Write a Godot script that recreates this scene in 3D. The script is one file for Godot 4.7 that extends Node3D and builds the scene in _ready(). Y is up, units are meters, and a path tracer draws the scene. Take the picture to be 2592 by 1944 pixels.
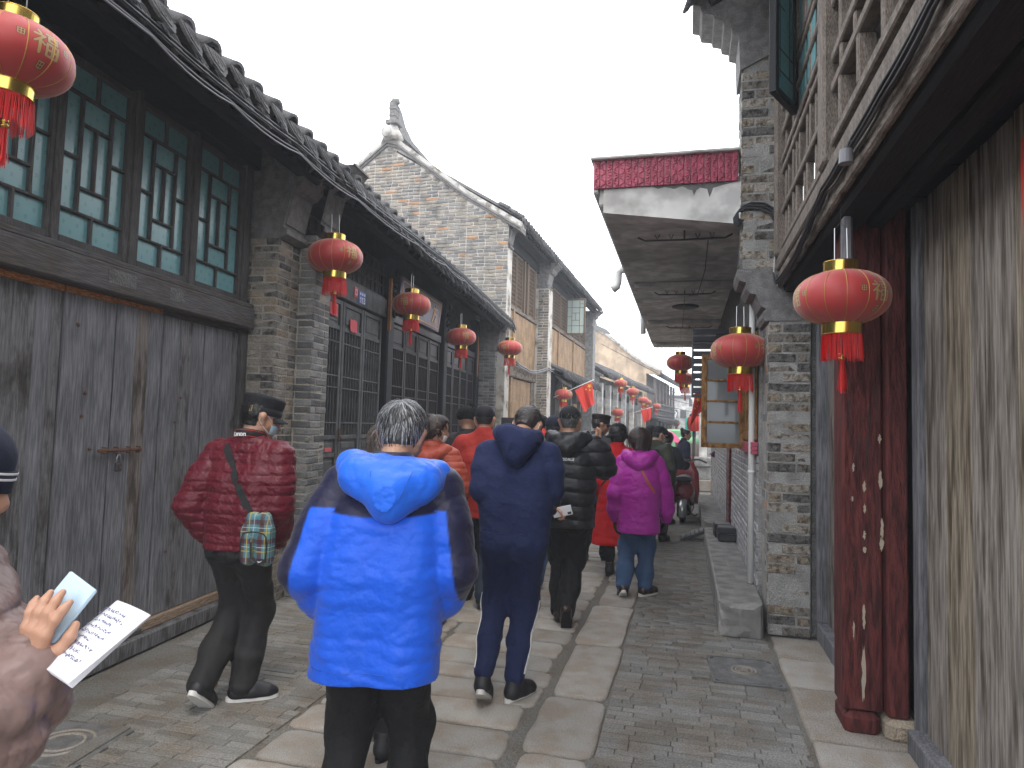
extends Node3D
# A narrow street of old grey-brick shop houses hung with red lanterns, seen from behind a group of walkers.

var rng := RandomNumberGenerator.new()
var M := {}
var T := {}
var CACHE := {}

class G:
	var st := SurfaceTool.new()
	func _init() -> void:
		st.begin(Mesh.PRIMITIVE_TRIANGLES)
		st.set_smooth_group(-1)
		st.set_color(Color.WHITE)
		st.set_uv(Vector2.ZERO)
	func flat() -> G:
		st.set_smooth_group(-1)
		return self
	func smooth(n := 0) -> G:
		st.set_smooth_group(n)
		return self
	func col(c: Color) -> G:
		st.set_color(c)
		return self
	func tri(a: Vector3, b: Vector3, c: Vector3) -> void:
		st.add_vertex(a); st.add_vertex(c); st.add_vertex(b)
	func quad(a: Vector3, b: Vector3, c: Vector3, d: Vector3) -> void:
		tri(a, b, c); tri(a, c, d)
	func tri_out(a: Vector3, b: Vector3, c: Vector3, o: Vector3) -> void:
		if (b - a).cross(c - a).dot(a + b + c - 3.0 * o) < 0.0: tri(a, c, b)
		else: tri(a, b, c)
	func quad_out(a: Vector3, b: Vector3, c: Vector3, d: Vector3, o: Vector3) -> void:
		tri_out(a, b, c, o); tri_out(a, c, d, o)
	func box(at: Vector3, size: Vector3, bev := 0.0, bs := Basis()) -> G:
		var h := size * 0.5
		var p := func(sx, sy, sz, full): return at + bs * Vector3(sx * (h.x - (0.0 if full == 0 else bev)), sy * (h.y - (0.0 if full == 1 else bev)), sz * (h.z - (0.0 if full == 2 else bev)))
		for s in [-1, 1]:
			quad_out(p.call(s, -1, -1, 0), p.call(s, 1, -1, 0), p.call(s, 1, 1, 0), p.call(s, -1, 1, 0), at)
			quad_out(p.call(-1, s, -1, 1), p.call(1, s, -1, 1), p.call(1, s, 1, 1), p.call(-1, s, 1, 1), at)
			quad_out(p.call(-1, -1, s, 2), p.call(1, -1, s, 2), p.call(1, 1, s, 2), p.call(-1, 1, s, 2), at)
		if bev > 0.0:
			for a in [-1, 1]:
				for b in [-1, 1]:
					quad_out(p.call(a, b, -1, 0), p.call(a, b, 1, 0), p.call(a, b, 1, 1), p.call(a, b, -1, 1), at)
					quad_out(p.call(a, -1, b, 0), p.call(a, 1, b, 0), p.call(a, 1, b, 2), p.call(a, -1, b, 2), at)
					quad_out(p.call(-1, a, b, 1), p.call(1, a, b, 1), p.call(1, a, b, 2), p.call(-1, a, b, 2), at)
					for c in [-1, 1]: tri_out(p.call(a, b, c, 0), p.call(a, b, c, 1), p.call(a, b, c, 2), at)
		return self
	func loft(rings: Array, caps := true, closed := true) -> G:
		var m := rings.size()
		var n: int = rings[0].size()
		var vol := 0.0
		var o: Vector3 = rings[0][0]
		var last := n if closed else n - 1
		for i in m - 1:
			for j in last:
				var k := (j + 1) % n
				var a: Vector3 = rings[i][j] - o
				var b: Vector3 = rings[i][k] - o
				var c: Vector3 = rings[i + 1][k] - o
				var d: Vector3 = rings[i + 1][j] - o
				vol += a.dot(b.cross(c)) + a.dot(c.cross(d))
		var flip := vol < 0.0
		for i in m - 1:
			for j in last:
				var k := (j + 1) % n
				var q := [[i, j, j], [i, k, j + 1], [i + 1, k, j + 1], [i + 1, j, j]]
				if flip: q.reverse()
				for t in [[0, 2, 1], [0, 3, 2]]:
					for e in t:
						st.set_uv(Vector2(float(q[e][2]) / n, 1.0 - float(q[e][0]) / (m - 1)))
						st.add_vertex(rings[q[e][0]][q[e][1]])
		st.set_uv(Vector2.ZERO)
		if caps and closed:
			for e in [0, m - 1]:
				var c := Vector3.ZERO
				for v in rings[e]: c += v
				c /= n
				var inside := Vector3.ZERO
				for v in rings[1 if e == 0 else m - 2]: inside += v
				inside /= n
				for j in n: tri_out(c, rings[e][j], rings[e][(j + 1) % n], inside + (inside - c) * 0.01)
		return self
	func tube(pts: Array, r, sides := 6, caps := true) -> G:
		var rings := []
		var up := Vector3.UP
		for i in pts.size():
			var d: Vector3 = (pts[mini(i + 1, pts.size() - 1)] - pts[maxi(i - 1, 0)]).normalized()
			if absf(d.dot(up)) > 0.95: up = Vector3.RIGHT if absf(d.x) < 0.8 else Vector3.BACK
			var x := d.cross(up).normalized()
			var y := x.cross(d).normalized()
			up = y
			var rr: float = r[i] if r is Array else r
			var ring := PackedVector3Array()
			for j in sides:
				var a := TAU * j / sides
				ring.append(pts[i] + (x * cos(a) + y * sin(a)) * rr)
			rings.append(ring)
		return loft(rings, caps)
	func lathe(prof: Array, segs := 16, at := Vector3.ZERO, caps := false, bs := Basis()) -> G:
		var rings := []
		for p in prof:
			var ring := PackedVector3Array()
			for j in segs:
				var a := TAU * j / segs
				ring.append(at + bs * Vector3(cos(a) * p.x, p.y, sin(a) * p.x))
			rings.append(ring)
		return loft(rings, caps)
	func prism(poly: PackedVector2Array, depth: float, xf := Transform3D()) -> G:  # outline in x/y, front face at z = 0, body behind it
		if Geometry2D.is_polygon_clockwise(poly): poly.reverse()
		var ix := Geometry2D.triangulate_polygon(poly)
		for i in range(0, ix.size(), 3):
			var v := [poly[ix[i]], poly[ix[i + 1]], poly[ix[i + 2]]]
			if (v[1] - v[0]).cross(v[2] - v[0]) < 0.0: v.reverse()
			var a := xf * Vector3(v[0].x, v[0].y, 0); var b := xf * Vector3(v[1].x, v[1].y, 0); var c := xf * Vector3(v[2].x, v[2].y, 0)
			tri(a, b, c)
			var z := xf.basis * Vector3(0, 0, -depth)
			tri(a + z, c + z, b + z)
		for i in poly.size():
			var p := poly[i]; var q := poly[(i + 1) % poly.size()]
			quad(xf * Vector3(p.x, p.y, -depth), xf * Vector3(q.x, q.y, -depth), xf * Vector3(q.x, q.y, 0), xf * Vector3(p.x, p.y, 0))
		return self
	func add(mesh: Mesh, xf: Transform3D) -> G:
		st.append_from(mesh, 0, xf)
		return self
	func mesh() -> ArrayMesh:
		st.generate_normals()
		return st.commit()

# ---------- nodes
func inst(called: String, mesh: Mesh, m: Material, parent: Node = self, xf := Transform3D()) -> MeshInstance3D:
	var o := MeshInstance3D.new()
	o.name = called
	o.mesh = mesh
	o.material_override = m
	o.transform = xf
	parent.add_child(o, true)
	return o

func obj(called: String, g: G, m: Material, parent: Node = self, xf := Transform3D()) -> MeshInstance3D:
	return inst(called, g.mesh(), m, parent, xf)

func tag(o: Node, label: String, category: String, group := "") -> Node:
	o.set_meta("label", label)
	o.set_meta("category", category)
	if group: o.set_meta("group", group)
	return o

func thing(called: String, label: String, category: String, at := Vector3.ZERO, turn := 0.0, group := "") -> Node3D:
	var o := Node3D.new()
	o.name = called
	o.position = at
	o.rotation.y = turn
	add_child(o, true)
	tag(o, label, category, group)
	return o

func part(called: String, parent: Node, at := Vector3.ZERO) -> Node3D:
	var o := Node3D.new()
	o.name = called
	o.position = at
	parent.add_child(o, true)
	return o

func stuff(o: Node) -> Node:
	o.set_meta("kind", "stuff")
	return o

func structure(o: Node) -> Node:
	o.set_meta("kind", "structure")
	return o

func unit_box(sx: float, sy: float, sz: float, bev: float) -> Mesh:
	var key := "b%.3f_%.3f_%.3f_%.4f" % [sx, sy, sz, bev]
	if not CACHE.has(key): CACHE[key] = G.new().box(Vector3.ZERO, Vector3(sx, sy, sz), bev).mesh()
	return CACHE[key]

func rough_box(v: int, amp: float, bev: float) -> Mesh:  # a unit block with worn, uneven corners
	var key := "r%d_%.3f_%.3f" % [v, amp, bev]
	if not CACHE.has(key):
		var r := RandomNumberGenerator.new()
		r.seed = 77 + v
		var src := G.new().box(Vector3.ZERO, Vector3.ONE, bev).mesh().surface_get_arrays(0)
		var g := G.new()
		var moved := {}
		var vs: PackedVector3Array = src[Mesh.ARRAY_VERTEX]
		for p in vs:
			var k := Vector3i(p * 1000.0)
			if not moved.has(k): moved[k] = p + Vector3(r.randf_range(-1, 1), r.randf_range(-1, 1), r.randf_range(-1, 1)) * amp
			g.st.add_vertex(moved[k])
		CACHE[key] = g.mesh()
	return CACHE[key]

func pick(list: Array) -> Variant:
	return list[rng.randi() % list.size()]

func rf(a: float, b: float) -> float:
	return rng.randf_range(a, b)

# ---------- materials
func noise_tex(key: String, type: int, freq: float, oct: int, lo: Color, hi: Color, mid := -1.0, seed_ := 1, size := 512, gain := 0.5) -> void:
	var n := FastNoiseLite.new()
	n.noise_type = type
	n.frequency = freq
	n.fractal_octaves = oct
	n.fractal_gain = gain
	n.seed = seed_
	if type == FastNoiseLite.TYPE_CELLULAR: n.cellular_return_type = FastNoiseLite.RETURN_DISTANCE
	var t := NoiseTexture2D.new()
	t.width = size
	t.height = size
	t.seamless = true
	t.seamless_blend_skirt = 0.2
	t.noise = n
	var g := Gradient.new()
	g.set_color(0, lo)
	g.set_color(1, hi)
	if mid > 0.0:
		g.set_offset(0, mid - 0.2)
		g.set_offset(1, mid + 0.2)
	t.color_ramp = g
	T[key] = t

func srgb(r: float, g: float, b: float) -> Color:
	return Color(r, g, b).linear_to_srgb()

# colour is a linear base colour
func mat(key: String, c: Color, rough := 0.85, tex := "", sc := Vector3.ONE, bump := "", bump_cm := 0.0, over := "", over_sc := Vector3.ONE, local := false) -> StandardMaterial3D:
	var m := StandardMaterial3D.new()
	m.resource_name = key
	m.albedo_color = c.linear_to_srgb()
	m.roughness = rough
	m.metallic_specular = 0.35
	m.uv1_triplanar = true
	m.uv1_world_triplanar = not local
	m.uv1_scale = sc
	m.uv2_triplanar = true
	m.uv2_world_triplanar = not local
	m.uv2_scale = over_sc
	if tex: m.albedo_texture = T[tex]
	if bump:
		m.heightmap_enabled = true
		m.heightmap_texture = T[bump]
		m.heightmap_scale = bump_cm
	if over:
		m.detail_enabled = true
		m.detail_blend_mode = BaseMaterial3D.BLEND_MODE_MUL
		m.detail_uv_layer = BaseMaterial3D.DETAIL_UV_2
		m.detail_albedo = T[over]
	M[key] = m
	return m

func paint(key: String, c: Color, rough := 0.6, metal := 0.0) -> StandardMaterial3D:
	var m := StandardMaterial3D.new()
	m.resource_name = key
	m.albedo_color = c.linear_to_srgb()
	m.roughness = rough
	m.metallic = metal
	M[key] = m
	return m

func grey(v: float, warm := 0.0) -> Color:
	return Color(v * (1.0 + warm), v, v * (1.0 - warm))

func build_materials() -> void:
	var S := FastNoiseLite.TYPE_SIMPLEX_SMOOTH
	noise_tex("grain", S, 0.018, 5, grey(0.74), grey(1.0), 0.5, 3, 1024, 0.62)
	noise_tex("grain2", S, 0.03, 5, Color(0.72, 0.64, 0.56), grey(1.0), 0.46, 8, 1024, 0.65)
	noise_tex("blotch", S, 0.008, 4, grey(0.85), grey(1.0), 0.5, 5)
	noise_tex("blotch_warm", S, 0.009, 4, Color(0.93, 0.89, 0.85), grey(1.0), 0.47, 15)
	noise_tex("speck", S, 0.09, 3, grey(0.82), grey(1.0), 0.5, 6)
	noise_tex("bump", S, 0.03, 5, Color.BLACK, Color.WHITE, -1.0, 7, 512, 0.6)
	noise_tex("pit", FastNoiseLite.TYPE_CELLULAR, 0.05, 3, Color.BLACK, Color.WHITE, -1.0, 9)
	noise_tex("fold", S, 0.012, 3, Color.BLACK, Color.WHITE, -1.0, 12, 512, 0.45)
	noise_tex("weave", S, 0.28, 2, Color.BLACK, Color.WHITE, -1.0, 13)
	noise_tex("stain", S, 0.011, 5, Color(0.55, 0.52, 0.48), grey(1.0), 0.33, 21, 512, 0.6)
	noise_tex("peel", S, 0.02, 5, Color(0.62, 0.56, 0.55), grey(1.0), 0.36, 22, 512, 0.6)
	# wood, grain running up
	mat("plank_grey", Color(0.225, 0.222, 0.236), 0.75, "grain", Vector3(3.2, 0.2, 3.2), "grain", 0.4, "blotch", Vector3(1.3, 0.35, 1.3))
	mat("plank_grey_dark", Color(0.185, 0.178, 0.182), 0.75, "grain", Vector3(3.4, 0.22, 3.4), "grain", 0.5, "stain", Vector3(1.1, 0.4, 1.1))
	mat("plank_brown", Color(0.215, 0.182, 0.165), 0.75, "grain", Vector3(3.6, 0.2, 3.6), "grain", 0.5, "stain", Vector3(1.3, 0.3, 1.3))
	mat("plank_pale", Color(0.30, 0.262, 0.228), 0.7, "grain", Vector3(2.6, 0.14, 2.6), "grain", 0.2, "stain", Vector3(1.6, 0.18, 1.6))
	mat("plank_pale_warm", Color(0.305, 0.255, 0.19), 0.7, "grain", Vector3(3.0, 0.16, 3.0), "grain", 0.2, "stain", Vector3(2.0, 0.22, 2.0))
	mat("plank_tan", Color(0.42, 0.30, 0.19), 0.8, "grain2", Vector3(5, 0.3, 5), "grain", 0.3, "blotch", Vector3(0.7, 0.5, 0.7))
	mat("post_wood", Color(0.11, 0.10, 0.098), 0.75, "grain", Vector3(6, 0.4, 6), "grain", 0.4, "blotch", Vector3(0.8, 0.4, 0.8))
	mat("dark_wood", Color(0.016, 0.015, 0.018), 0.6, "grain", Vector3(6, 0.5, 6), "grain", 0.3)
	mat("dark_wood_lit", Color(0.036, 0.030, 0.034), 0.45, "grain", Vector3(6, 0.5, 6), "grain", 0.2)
	mat("grey_door", Color(0.155, 0.155, 0.158), 0.6, "grain", Vector3(5, 0.4, 5), "grain", 0.25, "blotch", Vector3(1.2, 0.7, 1.2))
	mat("lattice_old", Color(0.26, 0.235, 0.215), 0.85, "grain2", Vector3(6, 1.0, 6), "grain", 0.7, "blotch", Vector3(3, 1, 3))
	mat("lattice_brown", Color(0.20, 0.155, 0.115), 0.85, "grain2", Vector3(6, 1.0, 6), "grain", 0.4)
	mat("peeled_red", Color(0.120, 0.027, 0.025), 0.72, "blotch", Vector3(2.5, 0.6, 2.5), "bump", 0.5, "peel", Vector3(3.1, 0.4, 3.1))
	# wood, grain along the street
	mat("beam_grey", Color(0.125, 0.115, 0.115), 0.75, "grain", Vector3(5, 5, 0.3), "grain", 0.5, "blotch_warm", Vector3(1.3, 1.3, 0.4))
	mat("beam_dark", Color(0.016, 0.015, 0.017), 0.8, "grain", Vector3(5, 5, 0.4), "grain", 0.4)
	mat("beam_old", Color(0.25, 0.225, 0.205), 0.85, "grain2", Vector3(6, 6, 0.5), "grain", 0.8, "stain", Vector3(1.5, 1.5, 0.6))
	mat("beam_pale", Color(0.36, 0.28, 0.21), 0.8, "grain2", Vector3(5, 5, 0.3), "grain", 0.4)
	mat("raw_orange", Color(0.50, 0.23, 0.10), 0.8, "grain2", Vector3(6, 3, 0.5), "grain", 0.3)
	mat("window_ochre", Color(0.36, 0.20, 0.065), 0.6, "grain2", Vector3(5, 0.6, 5), "grain", 0.2, "peel", Vector3(1.6, 0.7, 1.6))
	# brick and stone
	var tones := [Color(0.37, 0.335, 0.285), Color(0.28, 0.262, 0.24), Color(0.42, 0.345, 0.26), Color(0.17, 0.165, 0.16), Color(0.35, 0.325, 0.295)]
	for i in 5: mat("brick_tan_%d" % i, tones[i], 0.92, "speck", Vector3.ONE * 2.2, "bump", 0.9, "stain" if i % 2 else "blotch", Vector3.ONE * 1.7)
	tones = [Color(0.27, 0.27, 0.27), Color(0.32, 0.32, 0.315), Color(0.22, 0.222, 0.225), Color(0.36, 0.355, 0.345), Color(0.16, 0.16, 0.165)]
	for i in 5: mat("brick_grey_%d" % i, tones[i], 0.92, "speck", Vector3.ONE * 2.2, "bump", 0.8, "blotch", Vector3.ONE * 1.3)
	tones = [Color(0.36, 0.33, 0.29), Color(0.30, 0.285, 0.27), Color(0.42, 0.365, 0.30), Color(0.23, 0.225, 0.22), Color(0.52, 0.30, 0.17)]
	for i in 5: mat("brick_gable_%d" % i, tones[i], 0.92, "speck", Vector3.ONE * 1.8, "bump", 0.8, "blotch", Vector3.ONE * 0.8)
	tones = [Color(0.27, 0.24, 0.21), Color(0.35, 0.295, 0.23), Color(0.17, 0.163, 0.157), Color(0.235, 0.215, 0.19), Color(0.42, 0.375, 0.32)]
	for i in 5: mat("brick_old_%d" % i, tones[i], 0.92, "speck", Vector3.ONE * 2.2, "bump", 1.3, "stain", Vector3.ONE * 2.1)
	mat("mortar_tan", Color(0.48, 0.43, 0.36), 0.95, "speck", Vector3.ONE * 2, "bump", 0.8, "blotch", Vector3.ONE * 0.9)
	mat("mortar_grey", Color(0.42, 0.41, 0.39), 0.95, "speck", Vector3.ONE * 2, "bump", 0.8, "blotch", Vector3.ONE * 0.9)
	mat("mortar_white", Color(0.66, 0.62, 0.57), 0.95, "speck", Vector3.ONE * 2, "bump", 0.8, "stain", Vector3.ONE * 0.35)
	mat("paving_bed", Color(0.20, 0.19, 0.17), 0.95, "speck", Vector3.ONE * 1.5, "bump", 1.0, "blotch_warm", Vector3.ONE * 0.5)
	for i in 3: mat("paver_%d" % i, Color(0.24, 0.232, 0.215) * [1.0, 0.86, 1.14][i], 0.85, "speck", Vector3.ONE * 1.6, "bump", 0.5, "blotch_warm", Vector3.ONE * 0.55)
	for i in 3: mat("granite_%d" % i, Color(0.42, 0.395, 0.36) * [1.0, 0.88, 1.1][i], 0.85, "speck", Vector3.ONE * 3.0, "bump", 0.5, "blotch_warm", Vector3.ONE * 0.8)
	mat("granite_rough", Color(0.50, 0.48, 0.45), 0.95, "speck", Vector3.ONE * 6, "pit", 1.5, "blotch", Vector3.ONE * 1.0)
	mat("concrete", Color(0.33, 0.30, 0.265), 0.92, "speck", Vector3.ONE * 1.7, "bump", 0.5, "blotch_warm", Vector3.ONE * 0.6)
	mat("damp", Color(0.11, 0.085, 0.068), 0.35, "speck", Vector3.ONE * 4, "bump", 0.4, "blotch_warm", Vector3.ONE * 3)
	mat("carved_stone", Color(0.26, 0.25, 0.245), 0.9, "speck", Vector3.ONE * 2, "bump", 0.5, "blotch", Vector3.ONE * 2.2)
	for i in 3: mat("roof_tile_%d" % i, Color(0.13, 0.127, 0.13) * [1.0, 0.8, 1.25][i], 0.9, "speck", Vector3.ONE * 2.5, "pit", 0.6, "blotch", Vector3.ONE * 1.5)
	mat("roof_field", Color(0.12, 0.118, 0.118), 0.9, "speck", Vector3.ONE * 2.5, "pit", 0.6, "blotch", Vector3.ONE * 1.5)
	mat("lime", Color(0.62, 0.60, 0.57), 0.95, "speck", Vector3.ONE * 1.5, "bump", 0.8, "stain", Vector3.ONE * 0.5)
	mat("plaster_white", Color(0.72, 0.70, 0.675), 0.9, "blotch", Vector3.ONE * 0.25, "bump", 0.25, "blotch", Vector3.ONE * 0.8)
	mat("plaster_tan", Color(0.62, 0.47, 0.33), 0.9, "blotch", Vector3.ONE * 0.25, "bump", 0.4, "blotch", Vector3(0.3, 0.1, 0.3))
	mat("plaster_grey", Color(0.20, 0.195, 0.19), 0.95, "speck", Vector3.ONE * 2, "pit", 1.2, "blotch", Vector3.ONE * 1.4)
	mat("wall_dark", Color(0.04, 0.038, 0.038), 0.95, "blotch", Vector3.ONE, "bump", 0.4)
	mat("tile_red", Color(0.40, 0.075, 0.12), 0.35, "blotch", Vector3.ONE * 1.5, "bump", 0.15)
	mat("tile_maroon", Color(0.11, 0.014, 0.02), 0.25, "blotch", Vector3.ONE * 3)
	mat("tile_wall", Color(0.40, 0.385, 0.385), 0.4, "blotch", Vector3.ONE * 1.2, "bump", 0.25, "blotch", Vector3.ONE * 3.0)
	# metal, glass, paint
	paint("wire_black", Color(0.02, 0.02, 0.022), 0.5)
	paint("wire_grey", Color(0.16, 0.16, 0.17), 0.5)
	paint("wire_white", Color(0.6, 0.6, 0.6), 0.5)
	paint("gold_foil", Color(0.62, 0.43, 0.10), 0.22, 1.0)
	paint("gold_line", Color(0.45, 0.27, 0.06), 0.35, 0.4)
	paint("steel", Color(0.45, 0.45, 0.45), 0.3, 1.0)
	paint("iron", Color(0.06, 0.058, 0.06), 0.6, 0.5)
	mat("rusty", Color(0.16, 0.075, 0.045), 0.8, "speck", Vector3.ONE * 6, "bump", 0.3)
	paint("pvc", Color(0.62, 0.62, 0.60), 0.4)
	paint("film", Color(0.165, 0.32, 0.335), 0.25)
	M.film.albedo_texture = film_tex()
	M.film.uv1_triplanar = true
	M.film.uv1_world_triplanar = true
	M.film.uv1_scale = Vector3.ONE * 5.0
	paint("film_pale", Color(0.42, 0.50, 0.47), 0.3)
	paint("pane_haze", Color(0.15, 0.165, 0.17), 0.08)
	paint("glass_dark", Color(0.06, 0.065, 0.07), 0.1)
	paint("crate", Color(0.022, 0.024, 0.025), 0.45)
	mat("plaster_bare", Color(0.47, 0.40, 0.31), 0.95, "speck", Vector3.ONE * 5)
	for i in 5: mat("tile_wall_%d" % i, Color(0.36, 0.35, 0.355) * (0.88 + 0.06 * i), 0.4, "blotch", Vector3.ONE * 1.2, "bump", 0.25)
	mat("cover", Color(0.20, 0.195, 0.19), 0.7, "speck", Vector3.ONE * 4, "bump", 0.3, "blotch", Vector3.ONE * 2)
	paint("pink", Color(0.75, 0.10, 0.25), 0.6)
	paint("green_cloth", Color(0.25, 0.55, 0.30), 0.8)
	paint("teal_cloth", Color(0.02, 0.42, 0.32), 0.8)
	paint("scooter_red", Color(0.16, 0.008, 0.012), 0.25)
	paint("louvre", Color(0.022, 0.024, 0.035), 0.4)
	paint("red_paper", Color(0.62, 0.10, 0.12), 0.8)
	paint("red_flag", Color(0.62, 0.035, 0.02), 0.75)
	paint("yellow_flag", Color(0.8, 0.55, 0.05), 0.75)
	paint("fringe", Color(0.62, 0.012, 0.012), 0.6)
	paint("white", Color(0.75, 0.75, 0.75), 0.5)
	paint("black", Color(0.012, 0.012, 0.013), 0.6)
	paint("plate_blue", Color(0.05, 0.12, 0.45), 0.4)
	paint("plate_red", Color(0.45, 0.04, 0.04), 0.4)
	paint("purple_board", Color(0.055, 0.03, 0.075), 0.4)
	paint("gilt", Color(0.55, 0.26, 0.06), 0.45, 0.3)
	var gl := paint("glass", Color(0.75, 0.8, 0.8, 1.0), 0.05)
	gl.albedo_color.a = 0.28
	gl.transparency = BaseMaterial3D.TRANSPARENCY_ALPHA

func film_tex() -> ImageTexture:  # frosted film with a small repeated floral print
	var im := Image.create_empty(128, 128, false, Image.FORMAT_RGB8)
	im.fill(Color(0.96, 1, 1))
	for k in 8:
		var c := Vector2((k % 4) * 32 + 16, (k / 4) * 64 + (16 if k % 2 else 48))
		for d in [[0, 0], [5, 0], [-5, 0], [0, 5], [0, -5], [3, 8], [-3, 8]]:
			im.fill_rect(Rect2i(int(c.x) + d[0] - 2, int(c.y) + d[1] - 2, 4, 4), Color(0.78, 0.86, 0.88))
	return ImageTexture.create_from_image(im)

func _ready() -> void:
	rng.seed = 20210
	# camera
	var cam := Camera3D.new()
	cam.name = "camera"
	cam.position = Vector3(0, 1.6, 0)
	cam.rotation = Vector3(deg_to_rad(3.45), deg_to_rad(14.439), deg_to_rad(1.6))
	cam.fov = 59.206
	cam.near = 0.05
	cam.far = 400.0
	add_child(cam)
	cam.current = true
	# overcast sky, soft sun behind cloud, exposure
	var sky := ProceduralSkyMaterial.new()
	sky.sky_top_color = Color(0.93, 0.95, 0.98)
	sky.sky_horizon_color = Color(0.97, 0.975, 0.985)
	sky.sky_curve = 0.25
	sky.sky_energy_multiplier = 1.25
	sky.ground_bottom_color = Color(0.35, 0.34, 0.33)
	sky.ground_horizon_color = Color(0.75, 0.75, 0.75)
	var env := Environment.new()
	env.background_mode = Environment.BG_SKY
	env.sky = Sky.new()
	env.sky.sky_material = sky
	env.tonemap_mode = Environment.TONE_MAPPER_LINEAR
	env.tonemap_exposure = 2.3
	env.sdfgi_enabled = true
	env.ssao_enabled = true
	env.ssil_enabled = true
	env.fog_enabled = true
	env.fog_density = 0.0042
	env.fog_light_color = Color(0.93, 0.95, 0.98)
	var we := WorldEnvironment.new()
	we.name = "environment"
	we.environment = env
	add_child(we)
	var sun := DirectionalLight3D.new()
	sun.name = "sun"
	sun.light_energy = 0.3
	sun.light_color = Color(1.0, 0.98, 0.95)
	sun.light_angular_distance = 25.0
	sun.shadow_enabled = true
	sun.rotation = Vector3(deg_to_rad(-62), deg_to_rad(25), 0)
	add_child(sun)
	build_materials()
	build_ground()
	build_house_a()
	build_house_b()
	build_house_c()
	build_far_left()
	build_right_near()
	build_right_far()
	build_far_street()
	build_lanterns()
	build_wires()
	build_street_things()
	build_people()
	run_jobs()

# ---------- shared building pieces; in a building's own axes x is outward to the street, y up, -z along the street away from the camera
var bu := 0.0

func lv(u: float, v: float, w: float) -> Vector3:
	return Vector3(w, v, -(u - bu))

func slab(called: String, m: String, parent: Node, u0: float, u1: float, v0: float, v1: float, w0: float, w1: float, bev := 0.006) -> MeshInstance3D:
	var s := Vector3(absf(w1 - w0), absf(v1 - v0), absf(u1 - u0))
	return inst(called, unit_box(s.x, s.y, s.z, minf(bev, s[s.min_axis_index()] * 0.3)), M[m], parent, Transform3D(Basis(), lv((u0 + u1) / 2, (v0 + v1) / 2, (w0 + w1) / 2)))

func brick_mesh(v: int, head: bool, h: float) -> Mesh:
	var key := "k%d%s%.3f" % [v, head, h]
	if not CACHE.has(key):
		var r := RandomNumberGenerator.new()
		r.seed = 900 + v
		var size := Vector3(0.115 if head else 0.24, h, 0.04)
		var g := G.new()
		var moved := {}
		var vs: PackedVector3Array = unit_box(size.x, size.y, size.z, 0.006).surface_get_arrays(0)[Mesh.ARRAY_VERTEX]
		for p in vs:
			var k := Vector3i((p * 10000.0).round())
			if not moved.has(k): moved[k] = p + Vector3(r.randf_range(-4, 4), r.randf_range(-3, 3), r.randf_range(-3, 3)) * 0.001
			g.st.add_vertex(moved[k])
		CACHE[key] = g.mesh()
	return CACHE[key]

# running bond on a rectangle (or where the outline says so); face: x along it, y up, z outward
func brick_face(parent: Node, face: Transform3D, width: float, y0: float, y1: float, course: float, prefix: String, lens: Array, most := 300, where: Variant = null, called := "brick", gap := 0.009, proud := 0.0) -> void:
	var y := y0
	var row := 0
	var made := 0
	var rest := []
	for i in 5: rest.append(G.new())
	var left := [0, 0, 0, 0, 0]
	while y < y1 - 0.02:
		var x := 0.0
		var k := row
		while x < width - 0.015:
			var l: float = lens[k % lens.size()]
			if width - x - l < 0.05: l = width - x
			l = minf(l, width - x)
			k += 1
			if where != null and not where.call(x + l / 2, y + course / 2):
				x += l
				continue
			var head := l < 0.16
			var xf := face * Transform3D(Basis.from_scale(Vector3((l - gap) / (0.115 if head else 0.24), 1, 1)), Vector3(x + l / 2, y + course / 2, -0.02 + rf(-0.001, 0.0045) + proud * rf(-0.3, 1.0)))
			xf = xf * Transform3D(Basis(Vector3.BACK, rf(-0.008, 0.008)))
			var tone: int = [0, 0, 1, 1, 2, 2, 3, 4, 4, 1][rng.randi() % 10] if prefix != "brick_gable_" else [0, 0, 0, 1, 1, 2, 2, 3, 3, 1, 0, 4 if rng.randf() < 0.6 else 2][rng.randi() % 12]
			var mesh := brick_mesh(rng.randi() % 6, head, course - gap)
			if made < most:
				inst(called, mesh, M[prefix + str(tone)], parent, xf)
			else:
				rest[tone].add(mesh, xf)
				left[tone] += 1
			made += 1
			x += l
		y += course
		row += 1
	for i in 5:
		if left[i]: stuff(obj("bricks_beyond", rest[i], M[prefix + str(i)], parent))

# the brick pier of a shop front: two visible faces round a mortar core
func pier(parent: Node, u0: float, u1: float, w0: float, w1: float, y1: float, prefix := "brick_tan_", core := "mortar_tan", course := 0.066, most := 300) -> Node3D:
	var p := slab("pier", core, parent, u0 + 0.014, u1, 0.0, y1, w0, w1 - 0.014)
	var near := Transform3D(Basis(Vector3.RIGHT, Vector3.UP, Vector3.BACK), lv(u0 + 0.012, 0, w0) - p.position)  # faces the camera
	brick_face(p, near, w1 - w0, 0, y1, course, prefix, [0.235, 0.118, 0.235, 0.12, 0.12] if w1 - w0 > 0.2 else [w1 - w0], most)
	var side := Transform3D(Basis(Vector3(0, 0, -1), Vector3.UP, Vector3.RIGHT), lv(u0 + 0.03, 0, w1 - 0.012) - p.position)
	brick_face(p, side, u1 - u0 - 0.03, 0, y1, course, prefix, [0.235, 0.12, 0.24, 0.235], most)
	return p

func petal(w: float, h: float) -> PackedVector2Array:
	var p := PackedVector2Array()
	for i in 13:
		var t := i / 12.0
		var a := PI * t
		var x := -cos(a) * w * 0.5
		p.append(Vector2(x, -sin(a) * h * (0.86 + 0.14 * absf(sin(a * 3.0)))))
	for i in 5:
		var x2 := lerpf(w * 0.5, -w * 0.5, (i + 1) / 6.0)
		p.append(Vector2(x2, 0.022 * sin(PI * (i + 1) / 6.0)))
	return p

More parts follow.
